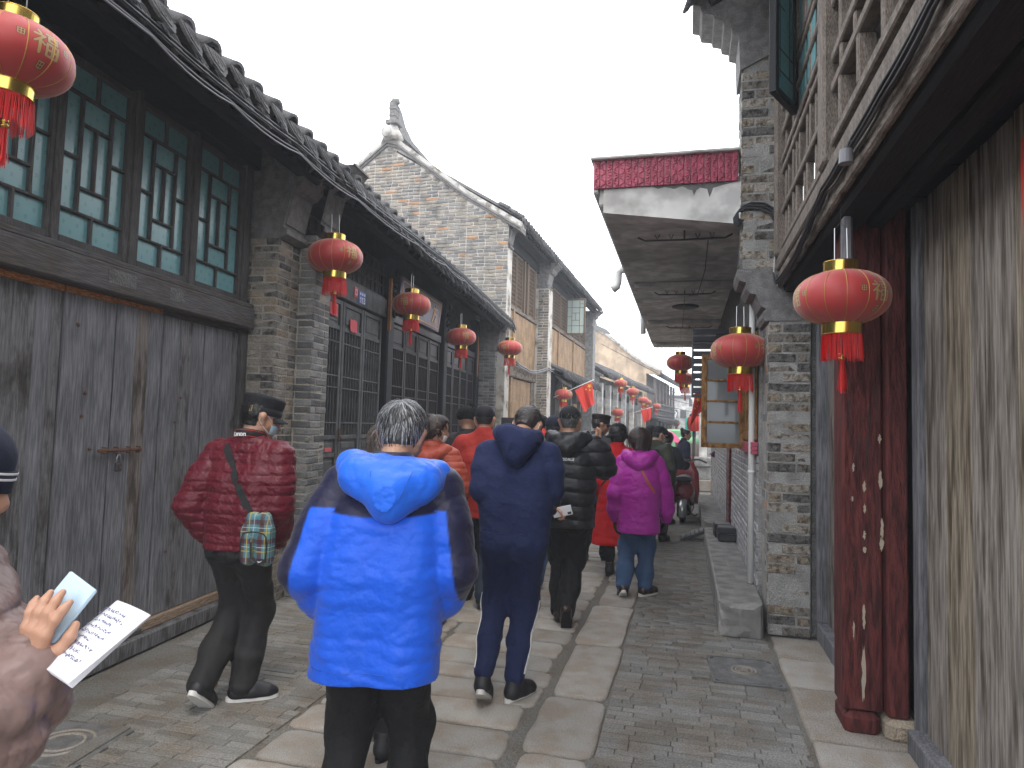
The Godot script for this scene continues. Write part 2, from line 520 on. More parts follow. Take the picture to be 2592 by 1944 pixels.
func roof_meshes() -> void:
	if CACHE.has("cover0"): return
	for v in 4:
		var r := RandomNumberGenerator.new()
		r.seed = 40 + v
		var rings := []
		for z in [0.0, 0.03, 0.12, 0.27]:
			var ring := PackedVector3Array()
			var rad: float = 0.086 - z * 0.05 + r.randf_range(-0.003, 0.003)
			for i in 9: ring.append(Vector3(z * -1.0, sin(PI * i / 8.0) * rad, -cos(PI * i / 8.0) * rad))
			for i in 9: ring.append(Vector3(z * -1.0, sin(PI * (8 - i) / 8.0) * (rad - 0.02), -cos(PI * (8 - i) / 8.0) * (rad - 0.02)))
			rings.append(ring)
		CACHE["cover%d" % v] = G.new().smooth().loft(rings).mesh()
		for kind in 2:
			var g := G.new()
			var pw: float = [0.18, 0.15][kind]
			var ph: float = [0.2, 0.17][kind] * r.randf_range(0.9, 1.08)
			var lean := Transform3D(Basis(Vector3.UP, PI / 2) * Basis(Vector3.RIGHT, r.randf_range(-0.55, -0.38)) * Basis(Vector3.BACK, r.randf_range(-0.08, 0.08)))
			g.prism(petal(pw, ph), 0.018, lean)
			g.prism(petal(pw * 0.72, ph * 0.75), 0.02, lean.translated_local(Vector3(0, -0.012, 0.006)))
			for k in 4: g.box(lean * Vector3((k - 1.5) * pw * 0.16, -ph * 0.36, 0.007), Vector3(0.007, ph * 0.42, 0.01), 0.002, lean.basis * Basis(Vector3.BACK, (k - 1.5) * 0.22))
			CACHE["petal%d%d" % [kind, v]] = g.mesh()

func roof(parent: Node, u0: float, u1: float, w: float, y: float, slope: float, deep: float, pitch := 0.25, back := true) -> void:
	roof_meshes()
	var r := part("roof", parent, lv(u0, y, w))
	var tilt := Basis(Vector3.BACK, -slope)
	var n := roundi((u1 - u0) / pitch)
	for i in n:
		var z := -(i + 0.5) * pitch + rf(-0.008, 0.008)
		for k in 3:
			var at := tilt * Vector3(-0.2 * k - 0.02, 0.012 * k + rf(-0.004, 0.006), 0) + Vector3(0, 0, z)
			inst("cover_tile", CACHE["cover%d" % (rng.randi() % 4)], M["roof_tile_%d" % (rng.randi() % 3)], r, Transform3D(tilt * Basis(Vector3.UP, rf(-0.05, 0.05)), at))
		inst("end_tile", CACHE["petal0%d" % (rng.randi() % 4)], M["roof_tile_%d" % (rng.randi() % 3)], r, Transform3D(Basis(Vector3.UP, rf(-0.12, 0.12)), Vector3(0.0, rf(0.02, 0.035), z)))
		inst("drip_tile", CACHE["petal1%d" % (rng.randi() % 4)], M["roof_tile_%d" % (rng.randi() % 3)], r, Transform3D(Basis(Vector3.UP, rf(-0.12, 0.12)), Vector3(-0.03, rf(-0.055, -0.035), z - pitch / 2)))
	# the rest of the slope: pan and cover rows run on to the ridge
	var g := G.new().smooth()
	var rings := []
	for s in [0.03, deep * 0.5, deep]:
		var ring := PackedVector3Array()
		for i in n * 6 + 1:
			var h := maxf(0.0, sin(TAU * (i / 6.0 - 0.25) ))
			ring.append(tilt * Vector3(-s - 0.03, -0.03 + 0.075 * h, 0) + Vector3(0, 0, -i * pitch / 6.0))
		rings.append(ring)
	g.loft(rings, false, false)
	stuff(obj("tile_rows", g, M.roof_field, r))
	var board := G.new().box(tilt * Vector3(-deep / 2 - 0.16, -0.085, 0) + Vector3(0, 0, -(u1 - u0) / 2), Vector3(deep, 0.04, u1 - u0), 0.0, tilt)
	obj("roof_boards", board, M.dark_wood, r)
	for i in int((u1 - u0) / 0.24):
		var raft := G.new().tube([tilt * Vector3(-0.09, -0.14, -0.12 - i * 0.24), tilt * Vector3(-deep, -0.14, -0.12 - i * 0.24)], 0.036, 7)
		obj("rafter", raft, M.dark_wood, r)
	if back:
		var b := G.new().box(Vector3(-cos(slope) * deep * 2 + 0.1, sin(slope) * deep * 0.5 - 0.06, -(u1 - u0) / 2), Vector3(deep * 1.15, 0.06, u1 - u0), 0.0, Basis(Vector3.BACK, slope)) if false else null
		if b: obj("back_slope", b, M.roof_field, r)

# stepped brackets in stone that carry the eaves over a pier
func corbel(parent: Node, u0: float, u1: float, w0: float, w1: float, y: float, top: float) -> void:
	var c := part("corbel", parent)
	var prof := [[w1 + 0.0, y], [w1 + 0.07, y + 0.035], [w1 + 0.075, y + 0.075], [w1 + 0.03, y + 0.1], [w1 + 0.10, y + 0.42], [w1 + 0.15, y + 0.44], [w1 + 0.2, y + 0.5], [w1 + 0.2, y + 0.54], [w1 + 0.28, y + 0.6], [w1 + 0.34, y + 0.67], [w1 + 0.34, top], [w0, top], [w0, y]]
	var p := PackedVector2Array()
	for q in prof: p.append(Vector2(q[0], q[1]))
	obj("moulding", G.new().prism(p, u1 - u0, Transform3D(Basis(), lv(u0, 0, 0))), M.carved_stone, c)
	var pl := Transform3D(Basis(Vector3.BACK, -0.2), lv((u0 + u1) / 2, y + 0.26, w1 + 0.068))
	inst("carved_panel", unit_box(0.02, 0.27, u1 - u0 - 0.05, 0.006), M.carved_stone, c, pl)

# lattice door leaf: stiles, panels and bars
func door_leaf(parent: Node, u0: float, u1: float, y0: float, y1: float, w: float, wood: String, bars := 5) -> void:
	var d := part("door_leaf", parent, lv((u0 + u1) / 2, 0, w))
	var cu := (u0 + u1) / 2
	var hw := (u1 - u0) / 2
	var g := G.new()
	var H := y1 - y0
	var rails := [0.0, 0.27, 0.37, 0.44, 0.885, 1.0]
	for s in [-1, 1]: g.box(Vector3(0, y0 + H / 2, -s * (hw - 0.032)), Vector3(0.05, H, 0.055), 0.006)
	for t in rails:
		var yy := clampf(y0 + H * t, y0 + 0.03, y1 - 0.03)
		g.box(Vector3(-0.002, yy, 0), Vector3(0.045, 0.05, hw * 2 - 0.13), 0.004)
	obj("frame", g, M[wood], d)
	for k in [[0, 1], [1, 2], [2, 3], [4, 5]]:
		var a: float = y0 + H * rails[k[0]] + 0.04
		var b: float = y0 + H * rails[k[1]] - 0.04
		if b - a < 0.03: continue
		inst("panel", unit_box(0.018, b - a + 0.03, hw * 2 - 0.14, 0.003), M[wood], d, Transform3D(Basis(), Vector3(-0.008, (a + b) / 2, 0)))
		if b - a > 0.1 and H > 2.0: inst("raised_field", unit_box(0.012, b - a - 0.05, hw * 2 - 0.22, 0.005), M[wood], d, Transform3D(Basis(), Vector3(0.006, (a + b) / 2, 0)))
	var lo: float = y0 + H * rails[3] + 0.02
	var hi: float = y0 + H * rails[4] - 0.02
	for i in bars:
		var z := (float(i + 1) / (bars + 1) - 0.5) * (hw * 2 - 0.12)
		inst("lattice_bar", unit_box(0.022, hi - lo, 0.013, 0.003), M[wood], d, Transform3D(Basis(), Vector3(0.004, (lo + hi) / 2, z)))
	for t in [0.12, 0.45, 0.56, 0.88]:
		inst("lattice_rail", unit_box(0.026, 0.016, hw * 2 - 0.12, 0.003), M[wood], d, Transform3D(Basis(), Vector3(0.007, lerpf(lo, hi, t), 0)))
	inst("backing", unit_box(0.01, hi - lo, hw * 2 - 0.12, 0.0), M.wall_dark, d, Transform3D(Basis(), Vector3(-0.03, (lo + hi) / 2, 0)))

# a window of panes held by bars; lists are in fractions of the opening
func pane_window(parent: Node, u0: float, u1: float, y0: float, y1: float, w: float, wood: String, pane_m: String, bars: Array, panes: Array) -> Node3D:
	var d := part("window", parent, lv((u0 + u1) / 2, (y0 + y1) / 2, w))
	var W := u1 - u0
	var H := y1 - y0
	var g := G.new()
	for s in [-1, 1]:
		g.box(Vector3(0, 0, s * (W / 2 + 0.02)), Vector3(0.06, H + 0.08, 0.045), 0.006)
		g.box(Vector3(-0.001, s * (H / 2 + 0.02), 0), Vector3(0.055, 0.045, W), 0.006)
	obj("frame", g, M[wood], d)
	for b in bars:
		var p := Vector2(b[0], b[1]); var q := Vector2(b[2], b[3])
		var c := (p + q) / 2 - Vector2(0.5, 0.5)
		var s := Vector3(0.03, absf(q.y - p.y) * H + 0.018, absf(q.x - p.x) * W + 0.018)
		inst("glazing_bar", unit_box(s.x + (0.004 if s.y > s.z else 0.0), s.y, s.z, 0.004), M[wood], d, Transform3D(Basis(), Vector3(0.0, c.y * H, -c.x * W)))
	for b in panes:
		var c2 := Vector2((b[0] + b[2]) / 2 - 0.5, (b[1] + b[3]) / 2 - 0.5)
		inst("pane", unit_box(0.005, (b[3] - b[1]) * H - 0.004, (b[2] - b[0]) * W - 0.004, 0.0), M[pane_m], d, Transform3D(Basis(Vector3.UP, rf(-0.012, 0.012)), Vector3(-0.012, c2.y * H, -c2.x * W)))
	return d

const SASH_BARS := [[0, .16, 1, .16], [.5, 0, .5, .16], [.27, .16, .27, .84], [.74, .16, .74, .84], [0, .47, .27, .47], [.74, .52, 1, .52], [.27, .31, .74, .31], [.27, .68, .74, .68], [.5, .31, .5, .68], [0, .84, 1, .84], [.5, .84, .5, 1]]
const SASH_PANES := [[0, 0, .5, .16], [.5, 0, 1, .16], [0, .16, .27, .47], [0, .47, .27, .84], [.27, .16, .74, .31], [.27, .31, .5, .68], [.5, .31, .74, .68], [.27, .68, .74, .84], [.74, .16, 1, .52], [.74, .52, 1, .84], [0, .84, .5, 1], [.5, .84, 1, 1]]

# ---------- ground
func stone(parent: Node, called: String, c: Array, h: float, m: String, rnd := 0.05, rough := 0.012) -> void:
	var r := []
	for i in 4:  # a worn outline: corners rounded, sides wavering
		var p: Vector2 = c[i]
		var a: Vector2 = c[(i + 3) % 4]
		var b: Vector2 = c[(i + 1) % 4]
		var d1 := (a - p).normalized()
		var d2 := (b - p).normalized()
		r.append(p + d1 * rnd)
		r.append(p + (d1 + d2) * rnd * 0.3)
		r.append(p + d2 * rnd)
		for t in [0.3, 0.5, 0.7]: r.append(p.lerp(b, t) + Vector2(rf(-1, 1), rf(-1, 1)) * rough * 0.8)
	var o := Vector2.ZERO
	for p in r: o += p / r.size()
	var rings := []
	for k in [[0.0, -0.05], [0.0, h - 0.016], [0.012, h - 0.004], [0.04, h]]:
		var ring := PackedVector3Array()
		for p in r:
			var q: Vector2 = p + (o - p).normalized() * k[0]
			ring.append(Vector3(q.x - o.x, k[1] + rf(-0.001, 0.001), q.y - o.y))
		rings.append(ring)
	var g := G.new().smooth()
	g.loft(rings)
	obj(called, g, M[m], parent, Transform3D(Basis(), Vector3(o.x, 0, o.y)))

func quad2(x0: float, x1: float, z0: float, z1: float, j := 0.012) -> Array:
	return [Vector2(x0 + rf(-j, j), -z0 + rf(-j, j)), Vector2(x1 + rf(-j, j), -z0 + rf(-j, j)), Vector2(x1 + rf(-j, j), -z1 + rf(-j, j)), Vector2(x0 + rf(-j, j), -z1 + rf(-j, j))]

func flat_poly(called: String, pts: Array, y: float, m: String, parent: Node = self) -> MeshInstance3D:
	var p := PackedVector2Array()
	for q in pts: p.append(Vector2(q[0], -q[1]))
	return obj(called, G.new().prism(p, 0.03, Transform3D(Basis(Vector3.RIGHT, -PI / 2), Vector3(0, y, 0))), M[m], parent)

func paving(called: String, x0: Callable, x1: Callable, z0: float, z1: float, skip: Callable) -> void:
	var p: Node3D = structure(part(called, self))
	var d := z0
	var made := 0
	var rest := [G.new(), G.new(), G.new()]
	while d < z1:
		var x: float = x0.call(d) + rf(-0.16, 0.0)
		while x < x1.call(d) - 0.05:
			var l := rf(0.19, 0.225)
			var a := maxf(x, x0.call(d))
			var b := minf(x + l, x1.call(d))
			x += l
			if b - a < 0.04 or skip.call((a + b) / 2, d + 0.026): continue
			var key := "pv%d" % (rng.randi() % 6)
			if not CACHE.has(key):
				var g := G.new()
				g.box(Vector3.ZERO, Vector3(0.21, 0.04, 0.058), 0.003)
				CACHE[key] = g.mesh()
			var xf := Transform3D(Basis(Vector3.RIGHT, rf(-0.008, 0.008)) * Basis(Vector3.UP, rf(-0.01, 0.01)) * Basis.from_scale(Vector3((b - a - 0.004) / 0.21, 1, rf(0.9, 0.99))), Vector3((a + b) / 2, -0.02 + rf(-0.002, 0.0012), -d - 0.028 + rf(-0.002, 0.002)))
			var tone := rng.randi() % 3
			if made < 300: inst("brick", CACHE[key], M["paver_%d" % tone], p, xf)
			else: rest[tone].add(CACHE[key], xf)
			made += 1
		d += 0.058
	for i in 3: stuff(obj("bricks_beyond", rest[i], M["paver_%d" % i], p))

func build_ground() -> void:
	structure(obj("ground", G.new().box(Vector3(0, -0.11, -60), Vector3(260, 0.2, 300)), M.paving_bed))
	var st: Node3D = structure(part("stone_path", self))
	var z := 1.7
	var k := 0
	while z < 34.0:
		var dz := rf(0.25, 0.34)
		if k % 4 == 2: dz *= 1.2
		var x0 := -1.99 + rf(-0.05, 0.05)
		var x1 := -0.82 + rf(-0.03, 0.03)
		var cut := rf(-1.75, -1.2)
		if rng.randf() < 0.62:
			stone(st, "paving_stone", quad2(x0, cut - 0.012, z, z + dz - 0.018), 0.004 + rf(0, 0.006), "granite_%d" % (rng.randi() % 3))
			stone(st, "paving_stone", quad2(cut + 0.012, x1, z + rf(-0.01, 0.01), z + dz - 0.02), 0.004 + rf(0, 0.006), "granite_%d" % (rng.randi() % 3))
		else: stone(st, "paving_stone", quad2(x0, x1, z, z + dz - 0.018), 0.004 + rf(0, 0.006), "granite_%d" % (rng.randi() % 3))
		z += dz
		k += 1
	var joints := [1.1, 2.3, 3.345, 4.06, 5.07, 6.2, 7.2, 8.4, 9.3, 10.5, 11.6, 12.9, 14.0, 15.3, 16.4, 17.6, 18.9, 20.1, 21.2, 22.6, 23.8, 25.1, 26.2, 27.5]
	for i in joints.size() - 1:
		stone(st, "kerb_slab", quad2(-0.765 + (0.015 if i % 2 else -0.01), -0.425, joints[i] + 0.014, joints[i + 1] - 0.014), 0.008 + rf(0, 0.006), "granite_%d" % ((i * 2) % 3), 0.06)
	for q in [[-1.2, 3.42, 0.17, 0.1], [-1.02, 3.72, 0.09, 0.03], [-1.62, 3.2, 0.1, 0.07]]:
		var pts := []
		for i in 20:
			var a := TAU * i / 20.0
			pts.append([q[0] + cos(a) * q[2] * rf(0.7, 1.1), q[1] + sin(a) * q[3] * rf(0.7, 1.1)])
		flat_poly("damp_patch", pts, 0.0125, "damp", st)
	var hole := func(x, d): return (x > -0.06 and x < 0.14 and d > 5.25 and d < 5.38) or (x > 0.17 and x < 0.63 and d > 4.6 and d < 5.13)
	paving("brick_pavement_right", func(_d): return -0.41, func(d): return 0.625 if d < 5.8 else 0.33, 2.35, 15.0, hole)
	var edge := func(d): return -3.1 - (0.08 if d > 3.3 and d < 3.8 else 0.0) if d < 4.1 else -3.5 - d * 0.07 + (0.35 if d < 5.1 else 0.0)
	var hole2 := func(x, d): return x < -2.66 and d < 2.96
	paving("brick_pavement_left", edge, func(d): return -2.02, 2.2, 13.5, hole2)
	var strip := [[-4.2, 0.5], [-3.02, 0.5], [-3.05, 2.4], [-3.11, 2.98], [-3.17, 3.12], [-3.19, 3.3], [-3.26, 3.42], [-3.29, 3.56], [-3.31, 3.69], [-3.24, 3.76], [-3.18, 3.84], [-3.12, 3.95], [-3.2, 4.2], [-3.34, 4.6], [-3.42, 5.0], [-4.2, 5.0]]
	var fine := []
	for i in strip.size() - 1:
		for t in 4: fine.append([lerpf(strip[i][0], strip[i + 1][0], t / 4.0) + (rf(-0.015, 0.015) if i > 1 else 0.0), lerpf(strip[i][1], strip[i + 1][1], t / 4.0)])
	fine.append([-4.2, 5.0])
	structure(flat_poly("concrete_strip", fine, 0.012, "concrete"))
	var sl: Node3D = structure(part("slab_strip", self))
	var sz := [1.2, 2.3, 3.1, 3.9, 4.65, 5.2, 5.72]
	for i in sz.size() - 1: stone(sl, "slab", quad2(0.655, 1.16, sz[i] + 0.006, sz[i + 1] - 0.006, 0.008), 0.02, "concrete" if i % 2 else "granite_0", 0.02)

# ---------- left, first house: grey plank shop front
func build_house_a() -> void:
	var a := deg_to_rad(4.6)
	bu = 0.0
	var h := thing("plank_shop_house", "old grey shop house with tall plank doors under teal paned windows", "house", Vector3(-3.56, 0, -3.32), a)
	slab("wall", "wall_dark", h, -3.6, 1.75, 0, 4.15, -0.6, -0.09)
	slab("plinth", "plank_grey_dark", h, -3.6, 1.72, 0.0, 0.115, -0.05, 0.085, 0.012)
	slab("threshold", "beam_pale", h, 0.62, 1.70, 0.116, 0.185, -0.02, 0.03, 0.006)
	slab("threshold", "beam_grey", h, -3.6, 0.61, 0.116, 0.15, -0.02, 0.045, 0.006)
	var gaps := [-2.62, -2.1, -1.62, -1.1, -0.62, -0.15, 0.26, 0.71, 1.18, 1.64]
	for i in gaps.size() - 1:
		var d := part("door_leaf", h)
		var u: float = gaps[i] + 0.006
		var end: float = gaps[i + 1] - 0.006
		var wj := rf(-0.012, 0.004)
		var topy: float = 2.31 if i % 3 else 2.318
		while u < end - 0.02:
			var l := rf(0.1, 0.2)
			if end - u - l < 0.07: l = end - u
			slab("plank", ["plank_grey", "plank_grey_dark", "plank_brown", "plank_grey"][rng.randi() % 4] if i > 2 else "plank_grey", d, u + 0.0008, u + l - 0.0008, 0.19 if u > 0.6 else 0.155, topy, -0.04, wj + rf(-0.0015, 0.0015), 0.002)
			u += l
		slab("top_strip", "raw_orange" if i < 7 else "beam_grey", d, gaps[i] + 0.012, end, topy + 0.002, 2.352, -0.05, -0.004, 0.003)
	for p in [[-0.05, 2.13], [0.04, 1.72], [0.02, 1.58], [0.93, 1.73], [0.1, 1.38], [0.86, 0.62], [0.88, 1.55], [1.3, 0.95]]:
		obj("nail", G.new().smooth().lathe([Vector2(0.001, 0.012), Vector2(0.008, 0.009), Vector2(0.012, 0.0)], 8, Vector3.ZERO, true, Basis(Vector3.BACK, -PI / 2)), M.rusty, h, Transform3D(Basis(), lv(p[0], p[1], 0.0)))
	var beam := slab("beam", "beam_grey", h, -3.6, 1.72, 2.353, 2.53, -0.1, 0.1, 0.012)
	for b in [[0.05, 0.3], [0.62, 0.2]]: slab("stuck_paper_scrap", "plaster_grey", h, b[0], b[0] + b[1] * 0.8, 2.41, 2.5, 0.1, 0.1025, 0.0)
	slab("sill", "beam_grey", h, -3.6, 1.74, 2.531, 2.575, -0.1, 0.075, 0.008)
	var wins := [[-2.6, -2.1], [-1.95, -1.45], [-1.33, -0.84], [-0.76, -0.34], [-0.26, 0.24], [0.37, 0.86], [0.99, 1.55]]
	for q in wins: pane_window(h, q[0], q[1], 2.625, 3.68, 0.0, "post_wood", "film", SASH_BARS, SASH_PANES)
	for u in [-2.03, -1.39, -0.8, -0.3, 0.305, 0.925, 1.625]: slab("mullion", "post_wood", h, u - 0.025 - (0.02 if u > 1 else 0.0), u + 0.025 + (0.03 if u > 1 else 0.0), 2.576, 3.75, -0.06, 0.045, 0.006)
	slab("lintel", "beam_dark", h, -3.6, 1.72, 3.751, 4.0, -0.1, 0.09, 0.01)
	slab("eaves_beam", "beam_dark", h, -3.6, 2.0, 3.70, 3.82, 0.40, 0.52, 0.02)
	slab("door_jamb", "post_wood", h, 1.655, 1.735, 0.12, 2.35, -0.06, 0.035, 0.006)
	pier(h, 1.74, 2.14, -0.09, 0.275, 3.16)
	corbel(h, 1.74, 2.13, -0.09, 0.275, 3.16, 3.95)
	roof(h, -3.6, 2.16, 0.75, 3.80, deg_to_rad(26), 2.2)

# ---------- left, second house: dark lattice doors
func build_house_b() -> void:
	bu = 2.14
	var h := thing("lattice_door_house", "low house with dark lattice doors and a gilt signboard under tiled eaves", "house", Vector3(-3.56, 0, -3.32) + Basis(Vector3.UP, deg_to_rad(4.6)) * Vector3(0, 0, -2.14), deg_to_rad(4.6))
	slab("wall", "wall_dark", h, 2.14, 10.95, 0, 4.15, -0.6, -0.09)
	pier(h, 2.145, 2.52, -0.09, 0.42, 3.3, "brick_grey_", "mortar_tan")
	corbel(h, 2.15, 2.51, -0.09, 0.42, 3.3, 3.95)
	slab("threshold", "beam_dark", h, 2.53, 10.6, 0, 0.16, -0.08, 0.05)
	for q in [[2.55, 3.1], [3.11, 3.68], [3.69, 4.30], [4.31, 4.93]]: door_leaf(h, q[0], q[1], 0.17, 2.97, 0.0, "grey_door", 5)
	slab("lintel", "grey_door", h, 2.53, 5.0, 2.985, 3.24, -0.09, 0.06, 0.01)
	var tr := part("transom", h, lv(3.8, 3.48, 0.0))
	for i in 17: inst("lattice_bar", unit_box(0.02, 0.46, 0.016, 0.002), M.post_wood, tr, Transform3D(Basis(), Vector3(0.01, 0, -1.15 + i * 0.144)))
	for k in 4: inst("lattice_rail", unit_box(0.024, 0.018, 2.4, 0.002), M.post_wood, tr, Transform3D(Basis(), Vector3(0.012, -0.22 + k * 0.145, 0)))
	inst("backing", unit_box(0.01, 0.48, 2.44, 0.0), M.post_wood, tr, Transform3D(Basis(), Vector3(-0.05, 0, 0)))
	slab("edge_strip", "raw_orange", h, 4.97, 5.02, 2.82, 3.52, 0.08, 0.12, 0.004)
	slab("edge_strip", "raw_orange", h, 10.42, 10.47, 2.6, 3.46, 0.06, 0.10, 0.004)
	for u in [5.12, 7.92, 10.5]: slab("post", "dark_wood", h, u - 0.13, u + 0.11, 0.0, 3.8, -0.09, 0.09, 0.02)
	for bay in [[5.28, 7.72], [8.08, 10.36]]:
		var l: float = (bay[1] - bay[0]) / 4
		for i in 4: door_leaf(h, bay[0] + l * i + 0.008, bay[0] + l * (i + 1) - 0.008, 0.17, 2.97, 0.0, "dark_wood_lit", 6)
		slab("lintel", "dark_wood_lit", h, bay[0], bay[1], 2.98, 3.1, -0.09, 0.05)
	slab("eaves_beam", "beam_dark", h, 2.1, 10.9, 3.70, 3.82, 0.40, 0.52, 0.02)
	pier(h, 10.7, 11.05, 0.05, 0.42, 3.2, "brick_grey_", "mortar_grey")
	corbel(h, 10.7, 11.04, 0.05, 0.42, 3.2, 3.9)
	for u in [5.14, 7.92]:
		var br := part("bracket", h, lv(u, 3.05, 0.12))
		for k in 5:
			var pts := []
			for i in 14:
				var t := i / 13.0 * 5.2
				pts.append(Vector3(0.02 * sin(k * 2.0), 0.14 * k + (0.085 - 0.013 * t) * sin(t), (0.085 - 0.013 * t) * cos(t) * (1 if k % 2 else -1)))
			obj("carved_scroll", G.new().smooth().tube(pts, 0.022, 6), M.dark_wood, br)
	roof(h, 2.16, 10.98, 0.75, 3.80, deg_to_rad(26), 2.2)
	# signboard, tilted forward over the middle bay
	var sb := thing("signboard", "purple shop signboard with gilt characters and border above dark doors", "sign", Vector3(-3.56, 0, -3.32) + Basis(Vector3.UP, deg_to_rad(4.6)) * Vector3(0.13, 3.36, -6.27), deg_to_rad(4.6))
	var tilt := Basis(Vector3.BACK, -0.12)
	inst("board", unit_box(0.03, 0.5, 2.06, 0.004), M.purple_board, sb, Transform3D(tilt, Vector3.ZERO))
	for s in [-1, 1]:
		inst("border", unit_box(0.006, 0.016, 1.92, 0.001), M.gilt, sb, Transform3D(tilt, tilt * Vector3(0.018, s * 0.2, 0)))
		inst("border", unit_box(0.006, 0.4, 0.016, 0.001), M.gilt, sb, Transform3D(tilt, tilt * Vector3(0.018, 0, s * 0.95)))
	for k in 3:
		var g := G.new()
		var glyph: Array = [[[[-.3, .35], [.3, .35]], [[0, .5], [0, 0]], [[-.3, 0], [.3, 0]], [[-.3, 0], [-.26, -.45]], [[.3, 0], [.26, -.45]], [[-.26, -.42], [.26, -.42]]], [[[-.35, .4], [.35, .4]], [[-.2, .2], [.2, .2]], [[0, .4], [0, -.4]], [[0, -.05], [-.35, -.4]], [[0, -.05], [.35, -.4]]], [[[0, .5], [.05, .35]], [[-.35, .28], [.35, .28]], [[-.05, .28], [-.3, -.45]], [[-.02, 0], [.28, 0]], [[.28, 0], [.2, -.42]], [[.2, -.42], [.08, -.36]]]][k]
		for s in glyph:
			var p := Vector2(s[0][0], s[0][1]) * 0.3
			var q := Vector2(s[1][0], s[1][1]) * 0.3
			var dd := q - p
			g.box(tilt * Vector3(0.019, (p.y + q.y) / 2, -(p.x + q.x) / 2), Vector3(0.008, 0.028, dd.length() + 0.02), 0.002, tilt * Basis(Vector3.RIGHT, atan2(dd.y, dd.x)))
		obj("character", g, M.gilt, sb, Transform3D(Basis(), Vector3(0, 0, [0.68, 0.0, -0.66][k])))
	# door plates and paper scraps
	var frame := Transform3D(Basis(Vector3.UP, deg_to_rad(4.6)), Vector3(-3.56, 0, -3.32))
	var pl := thing("house_number_plate", "blue house number plate reading 113 above grey doors", "number plate", frame * lv(4.11 + 2.14 - 2.14, 3.08, 0.068) + Vector3.ZERO, deg_to_rad(4.6))
	bu = 0.0
	pl.position = frame * lv(4.12, 3.09, 0.066)
	inst("plate", unit_box(0.006, 0.15, 0.22, 0.002), M.plate_blue, pl)
	inst_text("number", "113", 0.075, M.white, pl, Transform3D(Basis(Vector3.UP, PI / 2), Vector3(0.005, -0.035, 0)))
	for i in 3: inst("printed_line", unit_box(0.002, 0.03, 0.035, 0.0), M.white, pl, Transform3D(Basis(), Vector3(0.004, 0.04, 0.06 - i * 0.06)))
	var p2 := thing("door_plate", "small red door plate beside the blue number plate", "plate", frame * lv(3.93, 3.12, 0.066), deg_to_rad(4.6))
	inst("plate", unit_box(0.006, 0.13, 0.11, 0.002), M.plate_red, p2)
	for k in [[0.03, 0.0, 0.05, 0.008], [-0.03, 0.0, 0.05, 0.008], [0.0, 0.022, 0.008, 0.06], [0.0, -0.022, 0.008, 0.06]]: inst("printed_square", unit_box(0.002, k[3], k[2], 0.0), M.white, p2, Transform3D(Basis(), Vector3(0.004, k[0], k[1])))
	var scraps := [[3.42, 2.83, 0.15, 0.2, "pink red paper scrap above the leftmost grey lattice"], [3.98, 2.72, 0.16, 0.2, "pink red paper scrap hanging over the second grey lattice"], [3.42, 1.27, 0.05, 0.17, "short red paper strip low on the grey door"]]
	for s in scraps:
		var p := PackedVector2Array()
		for q in [[-.5, -.4], [-.2, -.5], [.15, -.42], [.5, -.5], [.47, .1], [.5, .45], [.1, .5], [-.3, .43], [-.5, .5]]: p.append(Vector2(q[0] * s[3], q[1] * s[2]))
		tag(obj("paper_scrap", G.new().prism(p, 0.002, Transform3D(Basis(Vector3.UP, PI / 2))), M.red_paper, self, frame * Transform3D(Basis(Vector3.BACK, 0.04), lv(s[0], s[1], 0.034))), s[4], "paper")
	var lk := thing("hasp_lock", "rusty hasp hanging on the grey lattice doors", "lock", frame * lv(3.685, 1.45, 0.04), deg_to_rad(4.6))
	inst("hasp", unit_box(0.014, 0.11, 0.035, 0.004), M.rusty, lk)
	obj("ring", G.new().smooth().tube(ring_pts(0.028, Vector3(0.01, -0.07, 0)), 0.007, 6, false), M.rusty, lk)

func ring_pts(r: float, at: Vector3, n := 14) -> Array:
	var p := []
	for i in n + 1: p.append(at + Vector3(0, sin(TAU * i / n), cos(TAU * i / n)) * r)
	return p

func inst_text(called: String, text: String, size: float, m: Material, parent: Node, xf: Transform3D, bold := true, depth := 0.002) -> MeshInstance3D:
	var t := TextMesh.new()
	var f := SystemFont.new()
	f.font_names = PackedStringArray(["Droid Serif" if text == "Canon" else "Droid Sans"])
	f.font_weight = 700 if bold else 400
	t.font = f
	t.text = text
	t.font_size = 64
	t.pixel_size = size / 46.0
	t.depth = depth
	t.curve_step = 2.0
	return inst(called, t, m, parent, xf)

var bw := 0.0

func sl(called: String, m: String, parent: Node, u0: float, u1: float, v0: float, v1: float, w0: float, w1: float, bev := 0.006) -> MeshInstance3D:
	return slab(called, m, parent, u0, u1, v0, v1, w0 - bw, w1 - bw, bev)

